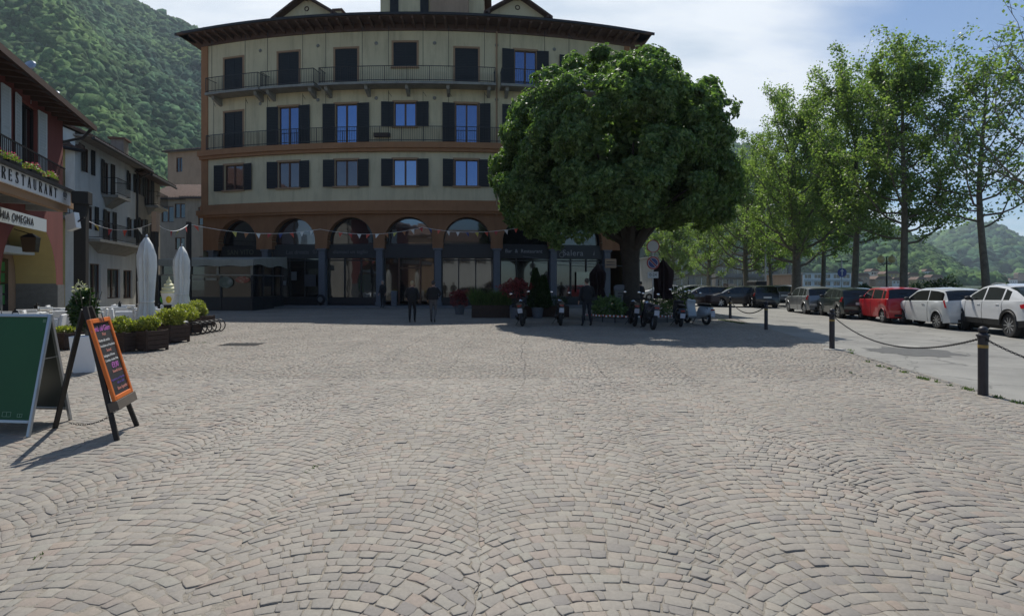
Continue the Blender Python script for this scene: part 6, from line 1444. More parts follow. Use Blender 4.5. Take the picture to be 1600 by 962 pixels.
# grass in the gutter
def tufts(P, label, seed, hgt=0.09, name='grass'):
    rs = np.random.default_rng(seed); pts = []; D = []
    for (x, y, r, n) in P:
        a = rs.uniform(0, 6.283, n); rr = r * np.sqrt(rs.random(n)); pts.append(np.stack([x + rr * np.cos(a), y + rr * np.sin(a) * 2.2, np.full(n, -0.01)], 1)); D.append(np.stack([rs.normal(0, .45, n), rs.normal(0, .45, n), np.ones(n)], 1))
    pts = np.concatenate(pts); D = np.concatenate(D); L = rs.uniform(0.4, 1.1, len(pts)) * hgt
    return struct(leafmesh(name, pts, D, L, 0.009 + L * 0.06, MT['grass'], seed), label, 'stuff')
gp = []
for px, py, r, n in ((1330, 552, .07, 70), (1357, 566, .06, 50), (1376, 573, .08, 90), (1390, 577, .05, 60), (1413, 582, .07, 80), (1442, 592, .10, 160), (1463, 597, .04, 30), (1485, 603, .04, 40), (1512, 609, .08, 110), (1560, 622, .06, 80), (1590, 630, .08, 120), (1330, 583, .03, 25), (1330, 548, .1, 60)):
    p = G(px, py); gp.append((p.x, p.y, r, n))
gp = [(x, y, r * .6, max(12, n // 2)) for x, y, r, n in gp]
tufts(gp, 'small tufts of grass along the road edge', 21, 0.07)
gp = []
for k in range(26): p = G(1128 + k * 1.3, 500 + k * 0.22); gp.append((p.x, p.y, 0.16, 28))
tufts(gp, 'strip of grass beside the farthest bollards', 22, 0.07)
gp = []
for px, py, r, n in ((493, 729, .03, 26), (481, 737, .015, 10), (870, 652, .02, 10), (60, 870, .02, 8), (300, 536, .15, 60), (320, 535, .1, 50)):
    p = G(px, py); gp.append((p.x, p.y, r, n))
tufts(gp, 'weeds sprouting between the cobbles', 23, 0.03)

# ------------------------------------------------------------ bed round the chestnut, signs, plants in front of the bar
cb_ = G(985, 499)
o = thing('tree_bed', 'low round stone edged bed under the chestnut with a striped barrier tape', 'planting bed', (cb_.x, cb_.y, 0))
m = MB(); m.lathe([(2.25, -0.02), (2.25, 0.16), (2.05, 0.18), (2.02, 0.10), (0.5, 0.10)], 36); attach(m.build('stone_edge', MT['stone'], None), o, True)
m = MB(); tp_ = MB()
for k in range(10):
    a = R_(200 + k * 14); m.tube([(2.35 * math.cos(a), 2.35 * math.sin(a), 0), (2.35 * math.cos(a), 2.35 * math.sin(a), 0.34)], 0.02, 6)
attach(m.build('stake', MT['postwood'], None), o, True)
for k in range(60):
    a = R_(200 + k * 126 / 60); b2 = R_(200 + (k + 1) * 126 / 60); z = 0.26 - 0.03 * math.sin(k * 6.28 / 6.6) ** 2
    tp_.add([(2.36 * math.cos(a), 2.36 * math.sin(a), z), (2.36 * math.cos(b2), 2.36 * math.sin(b2), z), (2.36 * math.cos(b2), 2.36 * math.sin(b2), z + .07), (2.36 * math.cos(a), 2.36 * math.sin(a), z + .07)], [(0, 1, 2, 3)], k % 2)
attach(tp_.build('barrier_tape', [mat('tape_red', (0.5, 0.08, 0.03), 0.5), MT['white']], None), o, True)
bush(o, 'ground_plants', (-1.1, -0.7, 0.55), (0.75, 0.7, 0.5), 1200, 0.17, MT['leafchest'], 33); bush(o, 'ground_plants', (1.2, 0.3, 0.5), (0.8, 0.9, 0.42), 900, 0.13, MT['grass'], 34)

sp_ = Vector((PX(1020, 25.6), 25.6, 0)); o = thing('no_parking_sign_post', 'post with a round red and white sign, a no parking sign and a 0-24 plate', 'road sign', sp_, baked=True)
m = MB(); m.tube([sp_, sp_ + Vector((0, 0, 3.75))], 0.03, 8); m.build('post', MT['alu'], o)
redm = mat('sign_red', (0.35, 0.04, 0.04), 0.5); blu = mat('sign_blue', (0.03, 0.05, 0.22), 0.5); gs = mat('sign_pale', (0.55, 0.57, 0.58), 0.5)
def sdisc(z, r0, r1, mt, y, nm, par):
    m = MB(); K = T(sp_.x, sp_.y - y, z) @ RX(90)
    m.lathe([(r0, 0), (r0, 0.004)], 36, 0, K) if r1 is None else m.add(*ringf(r0, r1, 0.004), 0, K)
    return m.build(nm, mt, par)
def ringf(ro, ri, t):
    vs = []; n = 36
    for k in range(n): a = 2 * math.pi * k / n; c, s = math.cos(a), math.sin(a); vs += [(ro * c, ro * s, 0), (ri * c, ri * s, 0), (ro * c, ro * s, t), (ri * c, ri * s, t)]
    fs = []
    for k in range(n):
        a = k * 4; b2 = ((k + 1) % n) * 4; fs += [(a + 2, b2 + 2, b2 + 3, a + 3), (a, b2, b2 + 2, a + 2), (a + 1, a + 3, b2 + 3, b2 + 1), (a, a + 1, b2 + 1, b2)]
    return vs, fs
a_ = sdisc(3.40, 0.30, None, gs, 0.045, 'round_sign', o); sdisc(3.40, 0.30, 0.262, redm, 0.052, 'red_rim', a_)
b_ = sdisc(2.62, 0.30, None, blu, 0.045, 'no_parking_disc', o); sdisc(2.62, 0.30, 0.245, redm, 0.052, 'red_rim', b_); sdisc(2.62, 0.235, 0.215, gs, 0.052, 'white_ring', b_)
m = MB(); m.box((0, 0, 0), (0.46, 0.006, 0.05), 0, T(sp_.x, sp_.y - 0.054, 2.62) @ RY(45)); m.build('red_bar', redm, b_)
m = MB()
for k in (-1, 1): m.box((0, 0, k * 0.045), (0.44, 0.005, 0.014), 0, T(sp_.x, sp_.y - 0.054, 2.62) @ RY(45))
m.build('white_line', gs, b_)
m = MB(); m.box((sp_.x, sp_.y - 0.045, 2.06), (0.50, 0.01, 0.30)); c_ = m.build('time_plate', gs, o); add_text(c_, 'plate_lettering', '0-24', 0.19, MT['textdark'], T(sp_.x, sp_.y - 0.052, 2.06), ext=0.002)
# one way sign by the lake
p = at(1315, 38); o = thing('one_way_sign', 'round blue sign with a white upward arrow by the lake', 'road sign', p, baked=True); m = MB(); m.tube([p, p + Vector((0, 0, 3.3))], 0.035, 8); m.build('post', MT['alu'], o)
m = MB(); m.lathe([(0.32, 0), (0.32, 0.006)], 30, 0, T(p.x, p.y - 0.05, 2.42) @ RX(90)); d = m.build('disc', blu, o)
m = MB(); K = T(p.x, p.y - 0.062, 2.42); m.box((0, 0, -0.05), (0.075, 0.006, 0.34), 0, K); m.prism([(-0.13, 0.08), (0.13, 0.08), (0, 0.26)], -0.003, 0.003, 0, K); m.build('arrow', gs, d)
m = MB(); m.box((p.x, p.y, 3.2), (0.9, 0.03, 0.1)); m.build('street_name_plate', MT['textdark'], o)
# ticket / info totem
p = Vector((PX(968, 25.0), 25.0, 0.1)); o = thing('information_totem', 'narrow information totem with a white notice beside the chestnut trunk', 'totem', p)
m = MB(); m.box((0, 0, 0.62), (0.46, 0.22, 1.24)); attach(m.build('body', MT['stone'], None, bevel=0.02), o, True)
m = MB(); m.prism([(-0.26, 1.24), (0.26, 1.24), (0.27, 1.42), (0.16, 1.50), (-0.16, 1.50), (-0.27, 1.42)], -0.13, 0.13); attach(m.build('head', MT['granite'], None, bevel=0.02), o, True)
m = MB(); m.box((0, -0.115, 0.45), (0.36, 0.012, 0.62)); attach(m.build('notice', MT['offwhite'], None), o, True)
m = MB(); m.box((0, -0.115, 0.98), (0.2, 0.01, 0.03)); m.box((0.02, -0.115, 1.1), (0.26, 0.01, 0.05)); attach(m.build('slot', MT['black'], None), o, True)
# long planters with grasses, maples, conifer
def trough(label, px0, px1, Y, h_, i):
    xa, xb = PX(px0, Y), PX(px1, Y); o = thing('planter_trough', label, 'planter', ((xa + xb) / 2, Y, 0), 0, 'wooden troughs in front of the bar'); m = MB(); w2 = xb - xa
    for k in range(4): m.box((0, -0.25, 0.07 + k * h_ / 4), (w2, 0.03, h_ / 4 - .012)); m.box((0, 0.25, 0.07 + k * h_ / 4), (w2, 0.03, h_ / 4 - .012))
    for s in (-1, 1): m.box((s * w2 / 2, 0, h_ / 2), (0.03, 0.53, h_))
    m.box((0, 0, h_ - .06), (w2 - .05, 0.46, 0.03)); attach(m.build('box', MT['plank'], None), o, True); return o, w2
t1, w1_ = trough('long trough with tall green grasses', 738, 796, 26.5, 0.62, 0)
def blades(parent, n, w_, d_, z0, hg, seed, m):
    rs = np.random.default_rng(seed); P = np.stack([rs.uniform(-w_ / 2, w_ / 2, n), rs.uniform(-d_ / 2, d_ / 2, n), np.full(n, z0)], 1); clump = np.sin(P[:, 0] * 6) * 0.15; D = np.stack([rs.normal(0, .30, n), rs.normal(0, .3, n), np.ones(n)], 1)
    attach(leafmesh('grass_blades', P, D, hg * rs.uniform(0.5, 1.1, n) + clump, 0.035, m, seed), parent, True)
blades(t1, 1500, w1_ * 1.0, 0.4, 0.5, 0.85, 51, MT['grass'])
t2, w2_ = trough('long trough with low dark plants beside the conifer', 800, 888, 27.0, 0.55, 1); bush(t2, 'foliage', (0.8, 0, 0.75), (0.6, 0.25, 0.25), 500, 0.1, MT['leafdark'], 52)
def potplant(nm, lab, px, Y, build):
    o = thing(nm, lab, 'plant', (PX(px, Y), Y, 0)); m = MB(); m.lathe([(0.22, 0), (0.30, 0.5), (0.32, 0.52), (0.27, 0.5), (0.25, 0.42)], 18); attach(m.build('pot', MT['granite'], None), o, True); build(o); return o
def maple(seed, w_, h_):
    def f(o):
        m = MB()
        for k in range(6): a = k * 1.1; m.tube([(0, 0, 0.4), (0.1 * math.cos(a), 0.1 * math.sin(a), 0.9), (w_ * .35 * math.cos(a), .3 * math.sin(a), h_ - 0.25)], [0.03, 0.022, 0.008], 5)
        attach(m.build('stem', MT['barkdark'], None), o, True); rs = np.random.default_rng(seed)
        for k in range(7): bush(o, 'foliage', (rs.uniform(-w_ * .38, w_ * .38), rs.uniform(-.2, .2), h_ - 0.3 + rs.uniform(-.2, .12)), (w_ * .2, .28, .12), 130, 0.12, MT['leafred'], seed + k)
        bush(o, 'foliage', (0, 0, h_ - 0.65), (w_ * .38, .35, .35), 500, 0.11, MT['leafred'], seed + 9)
    return f
potplant('japanese_maple', 'red leaved potted maple by the second column from the tree', 718, 29, maple(101, 1.3, 1.35)); potplant('japanese_maple', 'wide red leaved potted maple behind the leftmost motorcycle', 806, 25.8, maple(120, 1.75, 1.95))
def conifer(o):
    rs = np.random.default_rng(8)
    for (x, hg) in ((-0.1, 2.35), (0.28, 2.0)):
        n = 2600; z = rs.random(n); r = 0.40 * (1 - z) ** 0.8 * np.minimum(1, z * 6 + .4); a = rs.uniform(0, 6.283, n); P = np.stack([x + r * np.cos(a), r * np.sin(a), 0.45 + z * (hg - .45)], 1); D = np.stack([np.cos(a), np.sin(a), np.full(n, 0.9)], 1)
        attach(leafmesh('foliage', P, D, 0.13, 0.06, MT['leafdark'], 9), o, True)
    m = MB(); m.tube([(0, 0, 0.4), (0, 0, 1.6)], 0.04, 6); attach(m.build('stem', MT['barkdark'], None), o, True)
potplant('potted_conifer', 'dark pointed conifer with twin tips behind the motorcycles', 840, 26.2, conifer)
o = thing('bamboo_clump', 'green clump between the signs and the cream scooter', 'plant', (PX(1062, 27), 27, 0)); bush(o, 'foliage', (0, 0, .75), (.75, .5, .7), 1500, 0.12, MT['grass'], 55); m = MB(); m.tube([(0, 0, 0), (0, 0, 1)], .03, 5); attach(m.build('stem', MT['bark'], None), o, True)
# string lights / cable in front of the bar
m = MB(); m.tube([BP(th(812), -1.3, 3.5), BP(th(880), -1.4, 3.1), BP(th(960), -1.2, 2.9)], 0.02, 5); tag(m.build('cable', MT['textdim']), 'thin pale cable strung in front of the bar fronts', 'cable')

# ------------------------------------------------------------ motorcycles and scooters
def wheel_lathe(mb, R0, wd_, K, mt=0, mr=1):
    mb.torus(R0 - wd_ / 2, wd_ / 2, 28, 10, mt, K @ RX(90)); mb.lathe([(0.05, -wd_ * .4), (0.06, wd_ * .4)], 12, mr, K @ RX(90))
    for k in range(5): a = 2 * math.pi * k / 5; mb.bar((0, 0, 0), ((R0 - wd_) * math.cos(a), 0, (R0 - wd_) * math.sin(a)), 0.03, 0.02, mr, K)
    mb.torus(R0 - wd_, 0.015, 24, 6, mr, K @ RX(90))
def motorcycle(label, loc, rz, col, plate=(0.45, 0.46, 0.5), case=False, scooter=False, lean=4, screen=False, hs=1.0):
    """local x forward"""
    o = thing('scooter' if scooter else 'motorcycle', label, 'scooter' if scooter else 'motorcycle', loc, rz, 'motorcycles and scooters parked under the chestnut'); o.rotation_euler = (R_(lean), 0, rz)
    pm_ = mat('bike_paint', col, 0.3, coat=0.5); R0 = 0.27 if scooter else 0.31; wb_ = 0.64 if scooter else 0.70
    for s in (-1, 1):
        m = MB(); wheel_lathe(m, R0, 0.12 if scooter else 0.14 if s < 0 else 0.12, T(s * wb_, 0, R0)); attach(m.build('wheel', [MT['rubber'], MT['alu']], None, smooth=True), o, True)
    b = MB()
    if scooter:
        b.prism([(-0.95, 0.5), (-0.9, 0.42), (-0.62, 0.30), (-0.25, 0.22), (0.3, 0.22), (0.42, 0.3), (0.30, 0.32), (-0.15, 0.33), (-0.2, 0.66), (-0.35, 0.74), (-0.85, 0.72)], -0.13, 0.13)
        for s in (-1, 1): b.ell((-0.58, s * 0.15, 0.50), (0.36, 0.10, 0.19), 14, 10)
        b.prism([(0.28, 0.25), (0.36, 0.25), (0.56, 0.85), (0.50, 1.0), (0.42, 0.95), (0.46, 0.8)], -0.20, 0.20); b.ell((0.64, 0, 0.44), (0.26, 0.09, 0.17), 12, 8)
    else:
        b.ell((0.12, 0, 0.80), (0.32, 0.16, 0.16), 14, 10); b.prism([(-0.95, 0.80), (-0.5, 0.62), (-0.1, 0.64), (0.1, 0.72), (-0.1, 0.78), (-0.5, 0.76), (-0.95, 0.92)], -0.11, 0.11)
        b.ell((-0.75, 0, 0.74), (0.30, 0.10, 0.10), 12, 8); b.torus(R0 + 0.05, 0.035, 12, 6, 0, T(wb_, 0, R0) @ RX(90) @ RZ(20), 0.35)
    attach(b.build('body', pm_, None, smooth=True, bevel=0.02, angle=60), o, True)
    if not scooter:
        e = MB(); e.box((0.0, 0, 0.42), (0.42, 0.34, 0.34)); e.box((0.05, 0, 0.26), (0.5, 0.24, 0.14)); e.tube([(0.2, 0.14, 0.3), (-0.3, 0.17, 0.26), (-0.85, 0.2, 0.42)], [0.03, 0.035, 0.05], 8)
        for s in (-1, 1): e.tube([(-wb_, s * 0.09, R0), (-0.1, s * 0.12, 0.4)], 0.025, 6)
        attach(e.build('engine', MT['iron'], None, bevel=0.015), o, True)
    m = MB(); m.ell((-0.42, 0, 0.80 if scooter else 0.86), (0.44, 0.17, 0.07), 14, 8); attach(m.build('seat', MT['black'], None, smooth=True), o, True)
    m = MB(); f = 1
    for s in (-1, 1): m.tube([(wb_, s * 0.08, R0), (0.46, s * 0.08, 0.95)], 0.022, 6)
    m.tube([(0.36, -0.36, 1.02 * hs), (0.42, -0.22, 1.06 * hs), (0.46, 0, 1.02), (0.42, 0.22, 1.06 * hs), (0.36, 0.36, 1.02 * hs)], 0.016, 6); attach(m.build('handlebar', MT['iron'], None), o, True)
    for s in (-1, 1):
        m = MB(); m.tube([(0.40, s * 0.26, 1.06 * hs), (0.42, s * 0.34, 1.26 * hs)], 0.008, 5); m.ell((0.42, s * 0.36, 1.29 * hs), (0.02, 0.07, 0.045), 12, 8); m.ell((0.398, s * 0.36, 1.29 * hs), (0.006, 0.06, 0.037), 12, 8, 1); attach(m.build('mirror', [MT['black'], MT['chrome']], None, smooth=True), o, True)
    m = MB(); m.ell((0.62, 0, 0.92), (0.09, 0.10, 0.10), 12, 8); attach(m.build('headlight', MT['chrome'], None, smooth=True), o, True)
    m = MB(); m.box((-1.0, 0, 0.80 if not scooter else 0.62), (0.04, 0.16, 0.06)); attach(m.build('tail_light', mat('red_lens', (0.25, 0.01, 0.01), 0.2), None, bevel=0.01), o, True)
    m = MB(); m.box((-1.03, 0, 0.62 if not scooter else 0.44), (0.012, 0.18, 0.18), 0, T(0, 0, 0)); attach(m.build('licence_plate', mat('bike_plate', plate, 0.5), None), o, True)
    m = MB(); m.tube([(-0.1, 0.14, 0.25), (-0.2, 0.32, 0.01)], 0.014, 5); attach(m.build('side_stand', MT['iron'], None), o, True)
    if case: m = MB(); m.box((-0.92, 0, 1.04), (0.40, 0.44, 0.30)); attach(m.build('top_case', mat('top_case_brown', (0.05, 0.025, 0.02), 0.5), None, bevel=0.06), o, True)
    if screen: m = MB(); m.prism([(0.50, 1.0), (0.52, 1.0), (0.40, 1.45), (0.38, 1.45)], -0.18, 0.18); attach(m.build('windscreen', MT['panesky'], None), o, True)
    return o
motorcycle('leftmost motorcycle with tilted plate seen from behind', G(818, 507.5), R_(86), (0.015, 0.012, 0.012), lean=-8)
motorcycle('motorcycle with round tail left of the standing person', G(874, 506.5), R_(88), (0.015, 0.015, 0.018), lean=3)
motorcycle('dark motorcycle with grey tank turned left of the sign post', G(1012, 513), R_(90), (0.05, 0.055, 0.075), lean=6)
motorcycle('black maxi scooter with grey plate between dark motorcycle and cream scooter', G(1060, 508.5), R_(80), (0.010, 0.010, 0.012), scooter=True, lean=4, hs=1.08)
motorcycle('cream scooter with chrome and brown top case at the right of the row', G(1088, 506), R_(106), (0.36, 0.40, 0.42), scooter=True, case=True, lean=5, screen=False)
motorcycle('black motorcycle half hidden behind the turned dark motorcycle', G(988, 508), R_(84), (0.012, 0.012, 0.012), lean=5)
motorcycle('dark scooter parked far off in the lane', Vector((PX(248, 40), 40, 0)), R_(60), (0.02, 0.02, 0.02), scooter=True, lean=4)

# ------------------------------------------------------------ cars
def carmat(c, rough=0.28, metal=0.0): return mat('car_paint', c, rough, metal=metal, coat=0.7)
glassM = mirror_glass('car_glass', (0.6, 0.66, 0.7), 0.03, base=(0.006, 0.007, 0.008))
redL = mat('red_tail_lens', (0.45, 0.015, 0.02), 0.15, coat=1.0); clearL = mat('clear_lens', (0.5, 0.5, 0.52), 0.12, metal=0.3); plateM = mat('number_plate', (0.62, 0.62, 0.6), 0.5); seamM = mat('panel_gap', (0.015, 0.015, 0.015), 0.8); trimM = mat('black_plastic', (0.02, 0.02, 0.02), 0.65)
rimM = mat('alloy_rim', (0.48, 0.49, 0.50), 0.35, metal=0.8); rimD = mat('alloy_rim_dark', (0.07, 0.07, 0.075), 0.35, metal=0.7)
def car(label, loc_rear_wheel, rz, P, paint, side=+1, rim=None, group='cars parked along the promenade', spokes=7, clad=False, plates=True, lowcol=None, anchor='rl'):
    """P: dict with L W wb fo(front overhang) wr, top=[(x,z)...] front to rear, glass=(cowl, roof_front, roof_rear, belt_rear), belt=(zf, zr), pillars"""
    W = P['W']; wb_ = P['wb']; wr = P['wr']; xf = wb_ / 2 + P['fo']; xr = -(wb_ / 2 + P['ro']); 
    # the given point is where the left rear wheel stands
    off = Matrix.Rotation(rz, 3, 'Z') @ Vector((-wb_ / 2, (W / 2 - 0.1), 0))
    loc = Vector(loc_rear_wheel) - off if anchor == 'rl' else Vector(loc_rear_wheel)
    o = thing('parked_car', label, 'car', loc, rz, group)
    top = sorted(P['top']); tx = [a for a, b in top]; tz = [b for a, b in top]
    cowl, rf, rr_, br_ = P['glass']; bf, bb = P['belt']
    def ztop(x): return float(np.interp(x, tx, tz))
    def belt(x): return float(np.interp(x, [xr, xf], [bb, bf]))
    rl = wr + 0.065
    def zbot(x):
        s = P.get('sill', 0.22); z = s + 0.06 * max(0, (abs(x) - wb_ / 2 - rl) / 0.5)
        for ax in (-wb_ / 2, wb_ / 2):
            d = abs(x - ax)
            if d < rl: z = max(z, wr + math.sqrt(rl * rl - d * d))
        return z
    def hw(x):
        w_ = W / 2
        f = max(0, (x - (xf - 0.75)) / 0.75); r = max(0, ((xr + 0.55) - x) / 0.55)
        return w_ * (1 - 0.20 * f ** 2.2 - 0.10 * r ** 2.4)
    st_ = set(tx) | {xf, xr, xf - 0.03, xr + 0.03}
    for ax in (-wb_ / 2, wb_ / 2):
        for k in range(15): st_.add(ax - (rl + 1e-4) * math.cos(math.pi * k / 14))
    for a, b2 in P['side']: st_ |= {a, b2}
    for k in range(30): st_.add(xr + (xf - xr) * k / 29)
    ef = P.get('rwin', 0.08)
    st_ |= {cowl - 0.03, rf + 0.03}
    xs = sorted(x for x in st_ if xr <= x <= xf)
    xs2 = [xs[0]]
    for x in xs[1:]:
        if x - xs2[-1] > 0.006: xs2.append(x)
    xs = xs2; rows = []
    for x in xs:
        zt = ztop(x); zb = min(zbot(x), zt - 0.12); bl_ = belt(x); h_ = max(0.0, zt - bl_); w_ = hw(x); be = min(bl_, zt - 0.03); tum = P.get('tum', 0.24)
        f = min(1, h_ / 0.12)
        def wz(z): return w_ * (0.965 - 0.03 * f) - tum * max(0, z - be)
        zs_ = zb + (be - zb) * 0.62
        gl0 = be + 0.02 * f + 0.004; gl1 = max(gl0 + 0.003, zt - 0.075 * f - 0.006); re = max(gl1 + 0.003, zt - 0.02 * f)
        wt = wz(re) - 0.015
        r = [(w_ * 0.955, zb), (w_ * 0.99, zb + (zs_ - zb) * 0.4), (w_, zs_), (w_ * 0.985, zs_ + (be - zs_) * 0.6), (w_ * 0.965, be), (wz(gl0), gl0), (wz(gl1), gl1), (wt, re), (wt * 0.80, zt + 0.008), (wt * 0.42, zt + 0.024), (0.0, zt + 0.03)]
        rows.append(r)
    nr = len(rows[0]); V = []; 
    for s in (1, -1):
        for i, x in enumerate(xs):
            for (y, z) in rows[i]: V.append((x + (0.03 if False else 0), s * y, z))
    n = len(xs); body = MB(); gls = {}
    def kind(i, j):
        xm = (xs[i] + xs[i + 1]) / 2
        if j >= 7:
            if rf < xm < cowl and ztop(xm) > belt(xm) + 0.03: return 'windshield'
            if br_ < xm < rr_: return 'rear_window'
            return None
        if j == 5 and any(a < xm < b2 for a, b2 in P['side']): return 'side_window'
        return None
    fb = []; fbl = []; fg = {}
    for si in (0, 1):
        o0 = si * n * nr
        for i in range(n - 1):
            for j in range(nr - 1):
                a = o0 + i * nr + j; q = (a, a + nr, a + nr + 1, a + 1); k = kind(i, j)
                if k: fg.setdefault(k + str(si) if k == 'side_window' else k, []).append(q)
                elif clad and j == 0 or (j == 0 and P.get('dark_sill') and abs((xs[i] + xs[i + 1]) / 2) < wb_ / 2 - rl): fbl.append(q)
                elif P.get('blackbump') and j <= 1 and (xs[i] < xr + 0.25): fbl.append(q)
                else: fb.append(q)
        # end caps
    for e in (0, n - 1): fb.append(tuple([e * nr + j for j in range(nr)] + [n * nr + e * nr + j for j in range(nr - 2, -1, -1)]))
    def sub(fs, name, mt, par, smooth=True):
        used = sorted({i for f in fs for i in f}); mp_ = {k: i for i, k in enumerate(used)}; m = MB(); m.v = [Vector(V[i]) for i in used]; m.f = [[mp_[i] for i in f] for f in fs]; m.m = [0] * len(fs)
        bm_ = m.build(name, mt, None, smooth=smooth, angle=35); attach(bm_, par, True); return bm_
    bo = sub(fb, 'body', paint, o)
    for k, fs in fg.items(): sub(fs, 'window' if k.startswith('side') else k, glassM, o)
    if fbl: sub(fbl, 'sill_trim', trimM, o)
    # pillars between door windows, gaps, dark underside
    m = MB()
    for s in (-1, 1):
        for x in P['seams']:
            pts = []
            for f in (0, 1, 2, 3, 4): 
                i = min(range(n), key=lambda k: abs(xs[k] - x)); y, z = rows[i][f]; pts.append((x, s * (y + 0.001), z))
            m.tube(pts, 0.0055, 4)
    attach(m.build('door_gap', seamM, None), o, True)
    m = MB(); m.box(((xf + xr) / 2, 0, 0.42), (xf - xr - 0.3, W - 0.52, 0.44)); attach(m.build('underbody', MT['black'], None), o, True)
    m = MB()
    for s in (-1, 1):
        for ax in (-wb_ / 2, wb_ / 2):
            pts = [(ax - (rl) * math.cos(math.pi * k / 14), s * (W / 2 - 0.012), wr + rl * math.sin(math.pi * k / 14)) for k in range(15)]
            m.tube(pts, 0.030 if clad else 0.012, 5)
            mi_ = MB(); mi_.box((ax, s * (W / 2 - 0.25), wr + 0.0), (2 * rl, 0.03, 2 * rl - 0.2)); attach(mi_.build('wheel_well', MT['black'], None), o, True)
    attach(m.build('wheel_arch', trimM if clad else paint, None), o, True)
    for sx in (-1, 1):
        for sy in (-1, 1):
            m = MB(); tw_ = P.get('tw', 0.2); K = T(sx * wb_ / 2, sy * (W / 2 - 0.03), wr) @ (RZ(P.get('steer', 0)) if sx > 0 else RZ(0)) @ RX(-90 * sy)
            m.lathe([(wr * 0.66, -tw_), (wr * 0.93, -tw_), (wr, -tw_ * .8), (wr, -tw_ * .2), (wr * 0.95, -0.01), (wr * 0.74, 0.0), (wr * 0.68, -0.015)], 30, 0, K)
            w_ = m.build('wheel', MT['rubber'], None, smooth=True, angle=50); attach(w_, o, True)
            m = MB(); m.lathe([(0.001, -0.06), (wr * 0.6, -0.07), (wr * 0.68, -0.02), (wr * 0.72, -0.006), (wr * 0.66, -0.012)], 30, 1, K)
            for k in range(spokes):
                a = 2 * math.pi * k / spokes
                for da in ((-0.10, 0.10) if spokes < 8 else (0,)): m.bar((wr * .12 * math.cos(a), wr * .12 * math.sin(a), -0.018), (wr * .67 * math.cos(a + da), wr * .67 * math.sin(a + da), -0.012), 0.028, 0.022, 0, K)
            m.lathe([(wr * .16, -0.03), (wr * .15, 0.0), (0.001, 0.006)], 16, 0, K); rmo = m.build('rim', [rim or rimM, trimM], None, smooth=True); attach(rmo, w_, True)
    # lights, mirrors, handles, plate
    xi = lambda x: min(range(n), key=lambda k: abs(xs[k] - x))
    for s in (-1, 1):
        tl = P['tail']; m = MB(); vs = []
        for (x, zf_) in tl:
            zq = zf_; i = xi(x); rws = rows[i]; y = float(np.interp(zq, [r[1] for r in rws[:8]], [r[0] for r in rws[:8]])); vs.append((x, s * (y + 0.03), zq)); 
        k = len(vs); vs2 = [(x - 0.0, y - s * 0.10, z) for x, y, z in vs]
        m.add(vs + vs2, [tuple(range(k)), tuple(range(2 * k - 1, k - 1, -1))] + [(i, (i + 1) % k, (i + 1) % k + k, i + k) for i in range(k)]); attach(m.build('tail_light', redL, None, bevel=0.01), o, True)
        m = MB(); i = xi(xf - 0.22); y = rows[i][3][0]; z = P.get('headz', 0.68); m.ell((xf - 0.24, s * (y - 0.10), z), (0.22, 0.13, 0.085), 14, 8); attach(m.build('headlight', clearL, None, smooth=True), o, True)
        mxp = P.get('mirror', cowl - 0.42); i = xi(mxp); zb_ = belt(mxp); m = MB(); m.ell((mxp, s * (W / 2 + 0.07), zb_ + 0.09), (0.07, 0.11, 0.075), 12, 8); m.bar((mxp, s * (W / 2 - 0.08), zb_ + 0.02), (mxp, s * (W / 2 + 0.03), zb_ + 0.06), 0.04, 0.05); attach(m.build('door_mirror', P.get('mirmat', trimM), None, smooth=True), o, True)
        for x in P['handles']:
            i = xi(x); m = MB(); z = belt(x) - 0.11; m.box((x, s * (W / 2 * 0.975 + 0.012), z), (0.17, 0.03, 0.03)); attach(m.build('door_handle', P.get('handm', paint), None, bevel=0.008), o, True)
    if plates:
        m = MB(); m.box((xr - 0.012, 0, P.get('platez', 0.72)), (0.02, 0.50, 0.115)); attach(m.build('licence_plate', plateM, None), o, True)
    m = MB(); m.tube([(xr - 0.02, -0.5, 0.33), (xr - 0.02, 0.5, 0.33)], 0.05, 6); attach(m.build('bumper_trim', trimM, None), o, True)
    if P.get('wiper', True):
        m = MB(); zz5 = (ztop(br_) + ztop(rr_)) / 2; m.bar(((br_ * 2 + rr_) / 3 - 0.02, 0.0, ztop((br_ * 2 + rr_) / 3) + 0.045), ((br_ * 2 + rr_) / 3 - 0.01, 0.32, ztop((br_ * 2 + rr_) / 3) + 0.03), 0.012, 0.012); attach(m.build('rear_wiper', trimM, None), o, True)
    if P.get('rails'):
        for s in (-1, 1):
            m = MB(); m.tube([(rf - 0.2, s * (W / 2 - 0.3), ztop(rf - .2) + 0.02), (rf - 0.4, s * (W / 2 - 0.3), ztop(rf - .4) + 0.05), (rr_ + 0.5, s * (W / 2 - 0.31), ztop(rr_ + .5) + 0.05), (rr_ + 0.3, s * (W / 2 - 0.31), ztop(rr_ + .3) + 0.015)], 0.014, 6); attach(m.build('roof_rail', MT['alu'], None), o, True)
    return o
